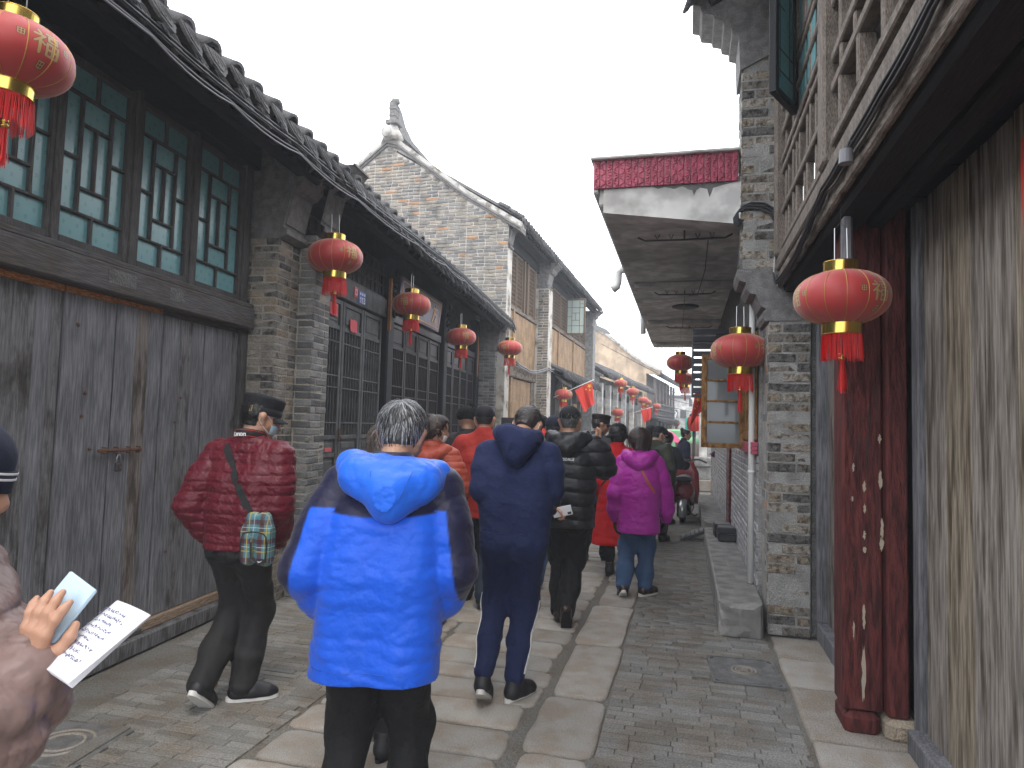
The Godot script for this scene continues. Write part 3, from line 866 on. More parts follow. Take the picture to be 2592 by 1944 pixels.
# carved lattice panel of small squares: bars joined per sash, set in a frame
func fret(parent: Node, u0: float, u1: float, y0: float, y1: float, w: float, wood: String, nx: int, ny: int, b := 0.018, called := "lattice_sash") -> void:
	var d := part(called, parent, lv((u0 + u1) / 2, (y0 + y1) / 2, w))
	var W := u1 - u0
	var H := y1 - y0
	var g := G.new()
	for s in [-1, 1]:
		g.box(Vector3(0, 0, s * (W / 2 - 0.022)), Vector3(0.05, H, 0.044), 0.004)
		g.box(Vector3(-0.001, s * (H / 2 - 0.022), 0), Vector3(0.046, 0.044, W - 0.088), 0.004)
	obj("frame", g, M[wood], d)
	for i in range(1, nx): inst("lattice_bar", unit_box(b * 1.2, H - 0.08, b, 0.002), M[wood], d, Transform3D(Basis(), Vector3(0.0, 0, (float(i) / nx - 0.5) * (W - 0.06))))
	for j in range(1, ny):
		var off := 0.0 if j % 2 else W / nx * 0.3
		inst("lattice_rail", unit_box(b, b, W - 0.085 - off, 0.002), M[wood], d, Transform3D(Basis(), Vector3(0.002, (float(j) / ny - 0.5) * (H - 0.06), off / 2)))
	inst("backing", unit_box(0.008, H - 0.05, W - 0.05, 0.0), M.wall_dark, d, Transform3D(Basis(), Vector3(-0.05, 0, 0)))

func planks(parent: Node, called: String, mats: Array, u0: float, u1: float, v0: float, v1: float, w0: float, w1: float, lo := 0.12, hi := 0.22, gap := 0.003) -> void:
	var u := u0
	while u < u1 - 0.01:
		var l := rf(lo, hi)
		if u1 - u - l < lo * 0.6: l = u1 - u
		sl(called, pick(mats), parent, u + gap, u + l - gap, v0 + rf(0, 0.004), v1 - rf(0, 0.004), w0, w1 + rf(-0.006, 0.004), 0.004)
		u += l

# ---------- left, third house: two storeys, gable end above the second house's roof
func build_house_c() -> void:
	bu = 0.0
	bw = 0.0
	var turn := deg_to_rad(-1.5)
	var h := thing("gable_house", "two storey house with white jointed brick gable and brown lattice windows", "house", Vector3(-3.84, 0, -14.23), turn)
	var top := func(x): return 6.12 + (0.05 - x) * 0.62 + maxf(0.0, (-1.0 - x)) * 0.14 if x > -2.89 else 8.28 - (-2.89 - x) * 0.75
	var prof := PackedVector2Array([Vector2(0, 0), Vector2(0, 6.0)])
	for i in 13: prof.append(Vector2(0.02 - i * 0.2425, top.call(0.02 - i * 0.2425)))
	for i in 6: prof.append(Vector2(-2.9 - (i + 1) * 0.5, top.call(-2.9 - (i + 1) * 0.5)))
	prof.append(Vector2(-5.9, 0))
	var wall := obj("gable_wall", G.new().prism(prof, 0.35), M.mortar_white, h)
	var face := Transform3D(Basis(), Vector3(-4.5, 0, 0.012))
	var where := func(x, y):
		var w: float = x - 4.5
		return y < top.call(w) - 0.16 and y > 3.7 + (-w) * 0.82 and not (w > -2.95 and w < -2.6 and y > 7.75 and rng.randf() < 0.7)
	brick_face(wall, face, 4.5, 3.6, 8.3, 0.079, "brick_gable_", [0.3, 0.16, 0.29, 0.27, 0.15], 300, where, "brick", 0.019)
	var side := Transform3D(Basis(Vector3(0, 0, -1), Vector3.UP, Vector3.RIGHT), Vector3(-0.012, 0, -0.02))
	brick_face(wall, side, 0.34, 3.4, 5.5, 0.079, "brick_gable_", [0.3, 0.16, 0.29], 90, null, "brick", 0.019)
	# moulded verge, lime-washed above
	for k in [[0.0, 0.05, 0.055, "carved_stone"], [0.05, 0.045, 0.09, "brick_gable_1"], [0.098, 0.11, 0.05, "lime"]]:
		var g := G.new()
		var pr := PackedVector2Array()
		var lo := []
		for i in 25:
			var x: float = 0.3 - i * 0.255
			var y: float = top.call(x) - 0.12 + k[0] * 1.1
			lo.append(Vector2(x, y))
			pr.append(Vector2(x, y + k[1]))
		lo.reverse()
		for p in lo: pr.append(p)
		obj("verge", g.prism(pr, 0.35 + k[2], Transform3D(Basis(), Vector3(0, 0, k[2]))), M[k[3]], h)
	var ridge := part("ridge", h, Vector3(-2.92, 8.32, 0))
	obj("base", G.new().smooth().lathe([Vector2(0.30, -0.14), Vector2(0.24, 0.0), Vector2(0.17, 0.12), Vector2(0.13, 0.2), Vector2(0.125, 0.24)], 4, Vector3.ZERO, true), M.lime, ridge)
	obj("boss", G.new().smooth().lathe([Vector2(0.01, 0.06), Vector2(0.12, 0.05), Vector2(0.15, 0.0)], 12, Vector3.ZERO, true, Basis(Vector3.RIGHT, PI / 2)), M.lime, ridge, Transform3D(Basis(), Vector3(0.0, -0.02, 0.28)))
	inst("plinth_block", unit_box(0.30, 0.1, 0.32, 0.012), M.carved_stone, ridge, Transform3D(Basis(), Vector3(0.03, 0.28, 0)))
	var fin := G.new()
	for i in 5: fin.box(Vector3(0.03 - 0.004 * i, 0.38 + i * 0.085, 0), Vector3(0.155 + (0.02 if i % 2 else 0.0), 0.084, 0.19 + (0.02 if i % 2 else 0.0)), 0.012, Basis(Vector3.BACK, -0.03 * (i % 3)))
	fin.smooth().tube([Vector3(-0.07, 0.77, 0.0), Vector3(0.02, 0.82, 0), Vector3(0.1, 0.8, 0), Vector3(0.13, 0.75, 0)], [0.05, 0.085, 0.08, 0.04], 8)
	obj("finial", fin, M.carved_stone, ridge)
	var bank := PackedVector2Array([Vector2(0.1, 0.3), Vector2(0.1, 0.74), Vector2(0.25, 0.66), Vector2(0.5, 0.4), Vector2(0.9, 0.22), Vector2(2.0, 0.14), Vector2(11.5, 0.1), Vector2(11.5, 0.0), Vector2(0.3, 0.1)])
	obj("ridge_bank", G.new().prism(bank, 0.16, Transform3D(Basis(Vector3.UP, PI / 2), Vector3(0.1, 0, 0))), M.carved_stone, ridge)
	roof(h, 0.0, 12.3, 0.3, 6.16, deg_to_rad(31), 3.4)
	sl("wall", "wall_dark", h, 0.35, 12.0, 0, 6.2, -0.9, -0.34)
	# ground floor and first floor of the first bay
	planks(h, "door_board", ["plank_tan"], 0.36, 1.3, 0.0, 2.72, -0.32, -0.27, 0.25, 0.4, 0.006)
	sl("door_post", "plank_tan", h, 1.3, 1.44, 0, 2.75, -0.33, -0.22)
	planks(h, "door_board", ["plank_tan"], 1.46, 3.3, 0.0, 2.72, -0.32, -0.26, 0.4, 0.6, 0.006)
	sl("door_post", "beam_old", h, 3.3, 3.68, 0, 3.0, -0.33, -0.24)
	sl("lintel", "beam_old", h, 0.36, 3.68, 2.74, 3.04, -0.34, -0.2, 0.02)
	planks(h, "wall_board", ["plank_tan"], 0.36, 3.66, 3.06, 4.33, -0.32, -0.24, 0.2, 0.3, 0.0015)
	sl("post", "plank_tan", h, 1.33, 1.44, 3.05, 4.4, -0.3, -0.2)
	sl("sill", "beam_old", h, 0.36, 3.68, 4.34, 4.42, -0.33, -0.2)
	for q in [[0.38, 0.82], [1.0, 1.52], [1.56, 2.1], [2.75, 3.3]]: fret(h, q[0], q[1], 4.43, 5.75, -0.24, "lattice_brown", 4, 12)
	for q in [0.9, 2.3, 2.62, 3.4]: sl("mullion", "lattice_brown", h, q - 0.05, q + 0.05, 4.43, 5.9, -0.3, -0.2)
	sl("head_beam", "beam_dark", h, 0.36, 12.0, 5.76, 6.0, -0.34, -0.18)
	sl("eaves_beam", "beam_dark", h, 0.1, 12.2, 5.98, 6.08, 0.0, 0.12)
	# piers
	var p1 := sl("pier", "mortar_white", h, 3.714, 4.25, 0, 5.35, -0.3, 0.086)
	brick_face(p1, Transform3D(Basis(Vector3.RIGHT, Vector3.UP, Vector3.BACK), Vector3(-0.2 + 0.0, 0, -3.712) - p1.position), 0.3, 1.5, 5.3, 0.075, "brick_tan_", [0.3, 0.14, 0.16], 130, null, "brick", 0.012)
	corbel(h, 3.7, 4.25, -0.3, 0.0, 5.35, 6.05)
	var p2 := sl("pier", "brick_grey_1", h, 11.4, 11.95, 0, 5.35, -0.3, 0.1)
	corbel(h, 11.4, 11.95, -0.3, 0.0, 5.35, 6.05)
	var p0 := part("corner_corbel", h)
	corbel(p0, -0.01, 0.34, -0.3, -0.03, 5.5, 6.08)
	# second bay
	planks(h, "wall_board", ["plank_tan"], 4.27, 11.38, 3.42, 4.52, -0.32, -0.2, 0.25, 0.35, 0.002)
	for q in [6.4, 8.9]: sl("post", "plank_tan", h, q - 0.06, q + 0.06, 3.4, 4.6, -0.3, -0.16)
	sl("sill", "beam_old", h, 4.27, 11.38, 4.53, 4.62, -0.33, -0.15)
	for i in 6: fret(h, 4.35 + i * 1.15, 5.4 + i * 1.15, 4.63, 5.75, -0.2, "lattice_brown", 5, 10)
	var sash := part("open_window", h, Vector3(0.12, 5.2, -7.6))
	var frame := G.new()
	for s in [-1, 1]:
		frame.box(Vector3(s * 0.3, 0, 0), Vector3(0.06, 1.2, 0.05), 0.006)
		frame.box(Vector3(0, s * 0.57, 0), Vector3(0.54, 0.06, 0.045), 0.006)
	obj("frame", frame, M.lattice_brown, sash)
	inst("pane", unit_box(0.54, 1.08, 0.006, 0.0), M.film_pale, sash)
	for k in [[-0.13, 0, 0.012, 1.08], [0.13, 0, 0.012, 1.08], [0, 0.3, 0.54, 0.012], [0, -0.3, 0.54, 0.012], [0, 0.12, 0.28, 0.012], [0, -0.12, 0.28, 0.012], [-0.2, 0, 0.13, 0.012], [0.2, 0.42, 0.13, 0.012], [0, 0.0, 0.012, 0.24]]:
		inst("glazing_bar", unit_box(k[2], k[3], 0.02, 0.0), M.lattice_brown, sash, Transform3D(Basis(), Vector3(k[0], k[1], 0.004)))
	# lean-to over the second bay's shop front
	var aw := part("lean_to", h, Vector3(0, 0, 0))
	roof(aw, 4.3, 11.3, 0.42, 3.12, deg_to_rad(20), 0.75, 0.3)
	for q in [4.9, 6.6, 8.4, 10.2]: sl("shop_post", "plank_brown", h, q - 0.07, q + 0.07, 0, 3.2, -0.28, -0.12)
	for q in [[5.0, 5.5], [7.4, 8.2], [9.4, 10.0]]: sl("shop_board", "plank_tan", h, q[0], q[1], 0, 2.4, -0.3, -0.22)

# ---------- left, further houses down the street
func build_far_left() -> void:
	bu = 0.0
	bw = 0.0
	var turn := deg_to_rad(-5.5)
	var h := thing("low_tiled_house", "low grey brick shop house under a ragged tiled roof beyond the gable house", "house", Vector3(-3.52, 0, -26.5), turn)
	sl("wall", "brick_grey_1", h, 0.0, 13.6, 0, 3.7, -0.8, -0.2)
	roof(h, 0.2, 13.4, 0.5, 3.72, deg_to_rad(27), 2.6, 0.24)
	for q in [1.0, 2.6, 4.2, 6.2, 8.4, 11.0]: sl("post", "plaster_white", h, q - 0.11, q + 0.11, 0, 3.4, -0.05, 0.17)
	for q in [[1.2, 2.4, "plank_brown"], [3.0, 3.9, "plank_tan"], [6.6, 8.0, "plank_brown"], [8.8, 10.6, "plank_tan"]]: planks(h, "door_board", [q[2]], q[0], q[1], 0, 2.5, -0.2, -0.14, 0.3, 0.4)
	sl("lintel", "beam_dark", h, 0.2, 13.4, 2.9, 3.2, -0.19, -0.1)
	var up := PackedVector2Array([Vector2(0.05, 2.9), Vector2(0.2, 3.65), Vector2(-0.3, 3.95), Vector2(-0.9, 4.35), Vector2(-1.4, 4.9), Vector2(-2.2, 5.2), Vector2(-2.2, 0), Vector2(0.05, 0)])
	obj("gable_wall", G.new().prism(up, 0.3), M.brick_grey_1, h, Transform3D(Basis(), Vector3(0, 0, -0.05)))
	var vg := PackedVector2Array([Vector2(0.35, 3.66), Vector2(-0.3, 4.02), Vector2(-0.9, 4.42), Vector2(-1.4, 4.98), Vector2(-2.2, 5.3), Vector2(-2.2, 5.16), Vector2(-1.4, 4.86), Vector2(-0.9, 4.3), Vector2(-0.3, 3.9), Vector2(0.35, 3.56)])
	obj("verge", G.new().prism(vg, 0.4, Transform3D(Basis(), Vector3(0, 0, 0.05))), M.carved_stone, h)
	# tan plastered gable and timber upper storey
	var off := Basis(Vector3.UP, turn) * Vector3(0, 0, -14.0)
	var e := thing("tan_gable_house", "tall house with tan plastered gable and a weathered timber balcony", "house", Vector3(-3.52, 0, -26.5) + off, turn)
	var prof := PackedVector2Array([Vector2(-0.1, 0), Vector2(-0.1, 4.85), Vector2(0.7, 4.75), Vector2(0.75, 4.95), Vector2(0, 5.3), Vector2(-0.9, 5.85), Vector2(-1.8, 6.6), Vector2(-2.5, 7.15), Vector2(-3.2, 7.5), Vector2(-4.0, 6.9), Vector2(-6, 5.6), Vector2(-6, 0)])
	obj("gable_wall", G.new().prism(prof, 0.3), M.plaster_tan, e)
	var cap := PackedVector2Array()
	for p in [[0.8, 4.92], [0, 5.3], [-0.9, 5.85], [-1.8, 6.6], [-2.5, 7.15], [-3.2, 7.5], [-4.0, 6.9], [-6, 5.6]]: cap.append(Vector2(p[0], p[1] + 0.16))
	for p in [[-6, 5.6], [-4.0, 6.9], [-3.2, 7.5], [-2.5, 7.15], [-1.8, 6.6], [-0.9, 5.85], [0, 5.3], [0.8, 4.92]]: cap.append(Vector2(p[0], p[1] - 0.02))
	obj("verge", G.new().prism(cap, 0.45, Transform3D(Basis(), Vector3(0, 0, 0.08))), M.lime, e)
	var rp := PackedVector2Array([Vector2(-2.2, 7.2), Vector2(-2.5, 7.5), Vector2(-3.1, 7.78), Vector2(-3.25, 8.2), Vector2(-3.55, 8.2), Vector2(-3.5, 7.7), Vector2(-3.3, 7.45)])
	obj("ridge_end", G.new().prism(rp, 0.3, Transform3D(Basis(), Vector3(0, 0, 0.1))), M.carved_stone, e)
	roof(e, 0.0, 11.0, 0.9, 4.75, deg_to_rad(28), 4.0, 0.3)
	sl("upper_wall", "plank_brown", e, 0.3, 10.6, 2.2, 4.9, -0.6, -0.1)
	sl("ground_wall", "wall_dark", e, 0.3, 10.6, 0, 2.2, -0.6, 0.1)
	for i in 7: sl("timber_post", "plank_brown", e, 0.35 + i * 1.6, 0.5 + i * 1.6, 2.4, 4.6, 0.3, 0.45)
	for i in 22: sl("baluster", "plank_grey", e, 0.4 + i * 0.45, 0.46 + i * 0.45, 2.4, 3.1, 0.38, 0.44, 0.0)
	for y in [2.4, 2.75, 3.1]: sl("balcony_rail", "plank_grey", e, 0.3, 10.6, y, y + 0.07, 0.36, 0.47)
	roof(e, 0.2, 10.6, 0.75, 2.15, deg_to_rad(18), 0.9, 0.4)

# ---------- right, near: timber upper storey jettied over a plank shop front
func build_right_near() -> void:
	bu = 0.0
	bw = 0.0
	var h := thing("timber_jetty_house", "old timber house with lattice upper storey over pale planks and a peeling red post", "house", Vector3(0, 0, 0))
	h.position = Vector3(1.18, 0, -4.0)
	bu = 4.0
	bw = 1.18
	var leaf := part("door_leaf", h)
	planks(leaf, "plank", ["plank_pale", "plank_pale", "plank_pale_warm"], 2.86, 3.83, 0.1, 2.82, 1.23, 1.18, 0.1, 0.34, 0.0015)
	var leaf2 := part("door_leaf", h)
	planks(leaf2, "plank", ["plank_pale_warm", "plank_pale"], 0.4, 2.835, 0.1, 2.82, 1.23, 1.175, 0.14, 0.3, 0.0015)
	sl("threshold", "plank_grey", h, 0.4, 3.9, 0.0, 0.13, 1.1, 1.26, 0.012)
	sl("jamb", "plank_grey", h, 3.86, 3.96, 0, 2.82, 1.15, 1.3, 0.008)
	sl("post", "peeled_red", h, 4.05, 4.27, 0.13, 2.85, 0.835, 1.035, 0.012)
	sl("post", "peeled_red", h, 4.0, 4.24, 0.13, 2.85, 1.04, 1.145, 0.01)
	var chips := [[0.89, 1.42, 0.012, 0.05], [0.885, 1.25, 0.014, 0.03], [0.945, 1.32, 0.016, 0.06], [0.945, 1.2, 0.012, 0.05], [0.943, 1.06, 0.016, 0.05], [0.944, 0.98, 0.018, 0.035], [0.94, 0.62, 0.014, 0.16], [0.938, 0.33, 0.02, 0.32], [1.02, 1.58, 0.016, 0.05], [1.023, 1.36, 0.018, 0.1], [1.03, 1.1, 0.016, 0.12], [1.028, 1.02, 0.02, 0.08], [0.892, 0.9, 0.01, 0.07], [0.89, 0.55, 0.01, 0.1]]
	for c in chips:
		var p := PackedVector2Array()
		for i in 22:
			var a := TAU * i / 22.0
			p.append(Vector2(cos(a) * c[2] * 0.6 * rf(0.35, 1.2), sin(a) * c[3] * 0.5 * rf(0.7, 1.15)))
		obj("bare_patch", G.new().prism(p, 0.002), M.plaster_bare, h, Transform3D(Basis(), Vector3(c[0] - 1.18, c[1], 4.0 - 4.049 + (0.05 if c[0] > 1.036 else 0.0))))
	for y in 16:
		var cr := G.new().box(Vector3.ZERO, Vector3(0.003, rf(0.08, 0.3), 0.002), 0.0, Basis(Vector3.BACK, rf(-0.04, 0.04)))
		obj("crack", cr, M.black, h, Transform3D(Basis(), Vector3([0.875, 0.92, 0.962, 1.005][y % 4] + rf(-0.006, 0.006) - 1.18, rf(0.3, 2.1), -0.0495)))
	sl("post_base", "peeled_red", h, 4.03, 4.3, 0.0, 0.125, 0.84, 1.02, 0.03)
	sl("post_base", "brick_tan_2", h, 3.98, 4.26, 0.0, 0.125, 1.03, 1.2, 0.03)
	# the recess behind the post
	sl("sill", "plank_grey", h, 4.3, 5.74, 0.0, 0.15, 1.0, 1.1, 0.01)
	planks(h, "door_board", ["plank_grey", "plank_brown"], 4.3, 5.76, 0.15, 2.8, 1.12, 1.07, 0.14, 0.25)
	sl("jamb", "plank_grey", h, 5.7, 5.78, 0.15, 2.8, 1.0, 1.075, 0.008)
	sl("back_wall", "wall_dark", h, 0.3, 5.9, 0, 5.2, 1.3, 1.6)
	sl("plaster_strip", "plaster_grey", h, 5.83, 6.2, 0.0, 2.55, 0.97, 1.3, 0.01)
	# pier and its corbelled upper part
	var pr := sl("pier", "mortar_grey", h, 5.8, 6.25, 0.0, 2.55, 0.652, 0.968)
	brick_face(pr, Transform3D(Basis(), Vector3(0.64 - bw, 0, -(5.8 - bu) - 0.002) - pr.position), 0.328, 0.0, 2.5, 0.08, "brick_old_", [0.11, 0.218, 0.218, 0.11, 0.328], 200, null, "brick", 0.012, 0.008)
	brick_face(pr, Transform3D(Basis(Vector3(0, 0, 1), Vector3.UP, Vector3.LEFT), Vector3(0.653 - bw, 0, -(6.24 - bu)) - pr.position), 0.42, 0.0, 2.5, 0.08, "brick_gable_", [0.21, 0.21, 0.11, 0.21, 0.1], 200, null, "brick", 0.011)
	var pu := sl("upper_pier", "mortar_grey", h, 5.8, 6.25, 2.93, 4.78, 0.44, 0.748)
	brick_face(pu, Transform3D(Basis(), Vector3(0.42 - bw, 2.93, -(5.8 - bu) - 0.002) - pu.position), 0.33, 0.0, 1.85, 0.08, "brick_old_", [0.11, 0.22, 0.22, 0.11, 0.33], 150, null, "brick", 0.012, 0.008)
	brick_face(pu, Transform3D(Basis(Vector3(0, 0, 1), Vector3.UP, Vector3.LEFT), Vector3(0.437 - bw, 2.93, -(6.24 - bu)) - pu.position), 0.42, 0.0, 1.85, 0.08, "brick_grey_", [0.21, 0.21, 0.11, 0.21, 0.1], 150, null, "brick", 0.011)
	var mo := PackedVector2Array()
	for p in [[0.975, 2.5], [0.62, 2.5], [0.6, 2.53], [0.6, 2.57], [0.63, 2.6], [0.59, 2.62], [0.545, 2.72], [0.5, 2.73], [0.47, 2.77], [0.47, 2.82], [0.42, 2.84], [0.4, 2.88], [0.4, 2.93], [0.975, 2.93]]: mo.append(Vector2(p[0] - bw, p[1]))
	obj("corbel", G.new().prism(mo, 0.47, Transform3D(Basis(), Vector3(0, 0, -(5.79 - bu)))), M.carved_stone, h)
	var gc := PackedVector2Array()
	for p in [[0.75, 4.78], [0.41, 4.62], [0.40, 4.92], [0.345, 4.94], [0.34, 5.0], [0.28, 5.02], [0.27, 5.07], [0.2, 5.09], [0.19, 5.13], [0.1, 5.15], [0.08, 5.22], [0.02, 5.24], [0.02, 5.3], [0.75, 5.6]]: gc.append(Vector2(p[0] - bw, p[1]))
	obj("gable_corbel", G.new().prism(gc, 0.45, Transform3D(Basis(), Vector3(0, 0, -(5.78 - bu)))), M.carved_stone, h)
	# jetty: beams and floor boards
	sl("jetty_beam", "beam_old", h, -0.6, 5.79, 2.765, 2.90, 0.715, 0.752, 0.012)
	sl("inner_beam", "beam_dark", h, -0.6, 5.79, 2.73, 2.87, 0.756, 0.93, 0.02)
	sl("joist_beam", "beam_dark", h, -0.6, 5.79, 2.74, 2.86, 0.96, 1.06, 0.02)
	for i in 14: sl("floor_board", "dark_wood", h, -0.6 + i * 0.456, -0.6 + i * 0.456 + 0.45, 2.872, 2.9, 0.84, 1.3, 0.003)
	sl("bottom_rail", "lattice_old", h, -0.6, 5.79, 2.905, 3.01, 0.70, 0.80, 0.012)
	sl("prop", "plank_grey", h, 3.72, 3.78, 2.05, 2.72, 0.77, 0.82, 0.012)
	# lattice storey: posts, rails and a fretwork of heavy bars
	for q in [[3.74, 3.9], [1.75, 1.88], [5.66, 5.79]]: sl("lattice_post", "lattice_old", h, q[0], q[1], 3.01, 5.3, 0.68, 0.8, 0.015)
	sl("backing", "wall_dark", h, -0.6, 5.7, 3.0, 5.3, 0.98, 1.05)
	var ys := [3.12, 3.4, 3.56, 3.86, 4.02, 4.3, 4.46, 4.74, 4.95]
	for seg in [[1.9, 3.73], [-0.5, 1.74]]:
		for i in ys.size():
			sl("fret_rail", "lattice_old", h, seg[0], seg[1], ys[i] - 0.027, ys[i] + 0.027, 0.715, 0.79, 0.008)
			if i == 0: continue
			var n := 5 if i % 2 else 7
			for k in n:
				var u: float = lerpf(seg[0], seg[1], (k + (0.5 if i % 2 else 0.25)) / n)
				sl("fret_bar", "lattice_old", h, u - 0.021, u + 0.021, ys[i - 1] + 0.026, ys[i] - 0.026, 0.72 + rf(-0.006, 0.006), 0.80, 0.008)
	for y in [3.08, 3.36, 3.68, 3.78, 4.0, 4.2]: sl("fret_rail", "lattice_old", h, 3.91, 5.65, y - 0.024, y + 0.024, 0.72, 0.79, 0.008)
	for k in 12:
		var u: float = 4.02 + k * 0.14
		sl("fret_bar", "lattice_old", h, u - 0.016, u + 0.016, 3.1 if k % 3 else 3.38, 3.34 if k % 4 == 1 else (3.66 if k % 3 == 1 else 4.18), 0.735 + rf(-0.006, 0.006), 0.78, 0.006)
	for k in 3: pane_window(h, 3.95 + k * 0.33, 4.22 + k * 0.33, 4.3, 5.2, 0.75 - bw, "lattice_old", "film", [[.5, 0, .5, 1], [0, .25, .5, .25], [.5, .4, 1, .4], [0, .6, .5, .6], [.5, .75, 1, .75]], [[0, 0, .5, 1], [.5, 0, 1, 1]])
	# the opened casement
	var sash := part("open_window", h, Vector3(0.72 - bw, 4.42, -(4.95 - bu)))
	sash.rotation.y = deg_to_rad(-27)
	var fg := G.new()
	for s in [0.03, 0.40]: fg.box(Vector3(0, 0, s), Vector3(0.05, 1.2, 0.055), 0.004)
	for s in [-0.575, 0.575]: fg.box(Vector3(0.001, s, 0.215), Vector3(0.046, 0.05, 0.34), 0.004)
	obj("frame", fg, M.dark_wood, sash)
	inst("pane", unit_box(0.006, 1.11, 0.33, 0.0), M.film, sash, Transform3D(Basis(), Vector3(0, 0, 0.215)))
	for k in [[-0.4, .215, 0.012, 0.33], [-0.25, .215, .012, .33], [0.05, .3, 0.012, 0.16], [0.3, .215, .012, .33], [-0.1, .12, .6, .012], [0.0, .3, 0.9, .012]]:
		inst("glazing_bar", unit_box(0.016, k[2], k[3], 0.0), M.dark_wood, sash, Transform3D(Basis(), Vector3(-0.004, k[0], k[1])))
	# roof over all
	var turned := part("roof_side", h, Vector3(0, 0, -(5.86 - bu)))
	turned.rotation.y = PI
	var keep := bu
	bu = 0.0
	roof(turned, 0.0, 6.6, 1.16, 5.30, deg_to_rad(27), 2.6)
	bu = keep

# ---------- right, further: concrete canopy shop with tile-clad wall
func build_right_far() -> void:
	bu = 6.25
	bw = 0.62
	var h := thing("concrete_canopy_shop", "plain shop with a deep concrete canopy faced in embossed red tiles", "building", Vector3(0.62, 0, -6.25))
	sl("wall", "mortar_grey", h, 6.27, 17.0, 0, 3.6, 0.626, 0.9, 0.0)
	sl("canopy", "plaster_white", h, 6.0, 17.0, 3.60, 3.80, -0.78, 0.9, 0.012)
	sl("canopy_lip", "plaster_white", h, 5.96, 17.0, 3.70, 3.99, -0.83, -0.781, 0.01)
	sl("upstand", "plaster_white", h, 5.955, 6.1, 3.801, 3.985, -0.78, 0.42, 0.006)
	var eb := PackedVector2Array([Vector2(-0.735 - bw, 3.735), Vector2(-0.735 - bw, 3.52), Vector2(0.61 - bw, 3.34), Vector2(0.61 - bw, 3.735)])
	obj("end_beam", G.new().prism(eb, 0.28, Transform3D(Basis(), Vector3(0, 0, -(5.965 - bu)))), M.plaster_white, h)
	var wet := PackedVector2Array([Vector2(-0.3, 3.733), Vector2(-0.26, 3.71), Vector2(-0.2, 3.725), Vector2(-0.12, 3.70), Vector2(-0.05, 3.725), Vector2(0.0, 3.69), Vector2(0.035, 3.68), Vector2(0.05, 3.63), Vector2(0.07, 3.68), Vector2(0.1, 3.70), Vector2(0.16, 3.685), Vector2(0.18, 3.61), Vector2(0.21, 3.69), Vector2(0.3, 3.715), Vector2(0.4, 3.733)])
	obj("water_stain", G.new().prism(wet, 0.001, Transform3D(Basis(), Vector3(-bw, 0, -(5.965 - bu) + 0.0015))), M.cover, h)
	for q in [9.3, 12.6, 15.8]: sl("cross_beam", "plaster_white", h, q, q + 0.25, 3.52, 3.598, -0.70, 0.6, 0.01)
	sl("coping", "plaster_white", h, 5.9, 17.0, 3.99, 4.015, -0.85, 0.45, 0.006)
	var n := 22
	for i in n:
		var x0: float = -0.825 + i * 1.24 / n
		var t := inst("red_tile", emboss(i % 3), M.tile_red, h, Transform3D(Basis(), Vector3(x0 + 0.62 / n - bw, 3.865, -(5.95 - bu))))
	# wall tiles, laid like thin bricks; a maroon pilaster and sill course among them
	var wt := part("tiled_wall", h, Vector3(0, 0, 0))
	brick_face(wt, Transform3D(Basis(Vector3(0, 0, 1), Vector3.UP, Vector3.LEFT), Vector3(0.612 - bw, 0, -(16.9 - bu))), 10.6, 0.0, 1.42, 0.066, "tile_wall_", [0.24, 0.24], 0, func(x, y): return x < 6.3 and not (x > 3.95 and x < 6.3 and false), "wall_tile", 0.006)
	brick_face(wt, Transform3D(Basis(Vector3(0, 0, 1), Vector3.UP, Vector3.LEFT), Vector3(0.612 - bw, 0, -(9.65 - bu))), 3.36, 0.0, 1.40, 0.066, "tile_wall_", [0.24, 0.24], 300, null, "wall_tile", 0.006)
	for j in 20:
		for k in 3: sl("maroon_tile", "tile_maroon", h, 9.69 + k * 0.215, 9.9 + k * 0.215, j * 0.072 + 0.002, j * 0.072 + 0.069, 0.585, 0.62, 0.004)
	for j in 3: for k in 7: sl("sill_tile", "tile_red", h, 6.3 + k * 0.2, 6.497 + k * 0.2, 1.40 + j * 0.036, 1.434 + j * 0.036, 0.56, 0.62, 0.004)
	sl("window_frame", "window_ochre", h, 6.35, 7.7, 1.52, 1.6, 0.56, 0.62)
	sl("window_frame", "window_ochre", h, 6.35, 7.7, 2.42, 2.5, 0.56, 0.62)
	for u in [6.35, 6.9, 7.64]: sl("window_frame", "window_ochre", h, u, u + 0.06, 1.6, 2.42, 0.562, 0.62)
	sl("window_pane", "glass_dark", h, 6.41, 7.64, 1.6, 2.42, 0.60, 0.612, 0.0)
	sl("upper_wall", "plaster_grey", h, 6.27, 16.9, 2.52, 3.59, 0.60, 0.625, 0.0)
	var sash := part("open_window", h, Vector3(0.37 - bw, 1.90, -(7.2 - bu)))
	var fg := G.new()
	for s in [-1, 1]:
		fg.box(Vector3(s * 0.185, 0, 0), Vector3(0.055, 0.95, 0.042), 0.005)
		fg.box(Vector3(0, s * 0.45, 0), Vector3(0.32, 0.05, 0.04), 0.005)
	for k in [-0.215, 0.0, 0.215]: fg.box(Vector3(0, k, 0), Vector3(0.32, 0.022, 0.032), 0.003)
	obj("frame", fg, M.window_ochre, sash)
	for k in 4: inst("pane", unit_box(0.315, 0.2, 0.004, 0.0), M.pane_haze, sash, Transform3D(Basis(), Vector3(0, -0.325 + k * 0.216, -0.004)))
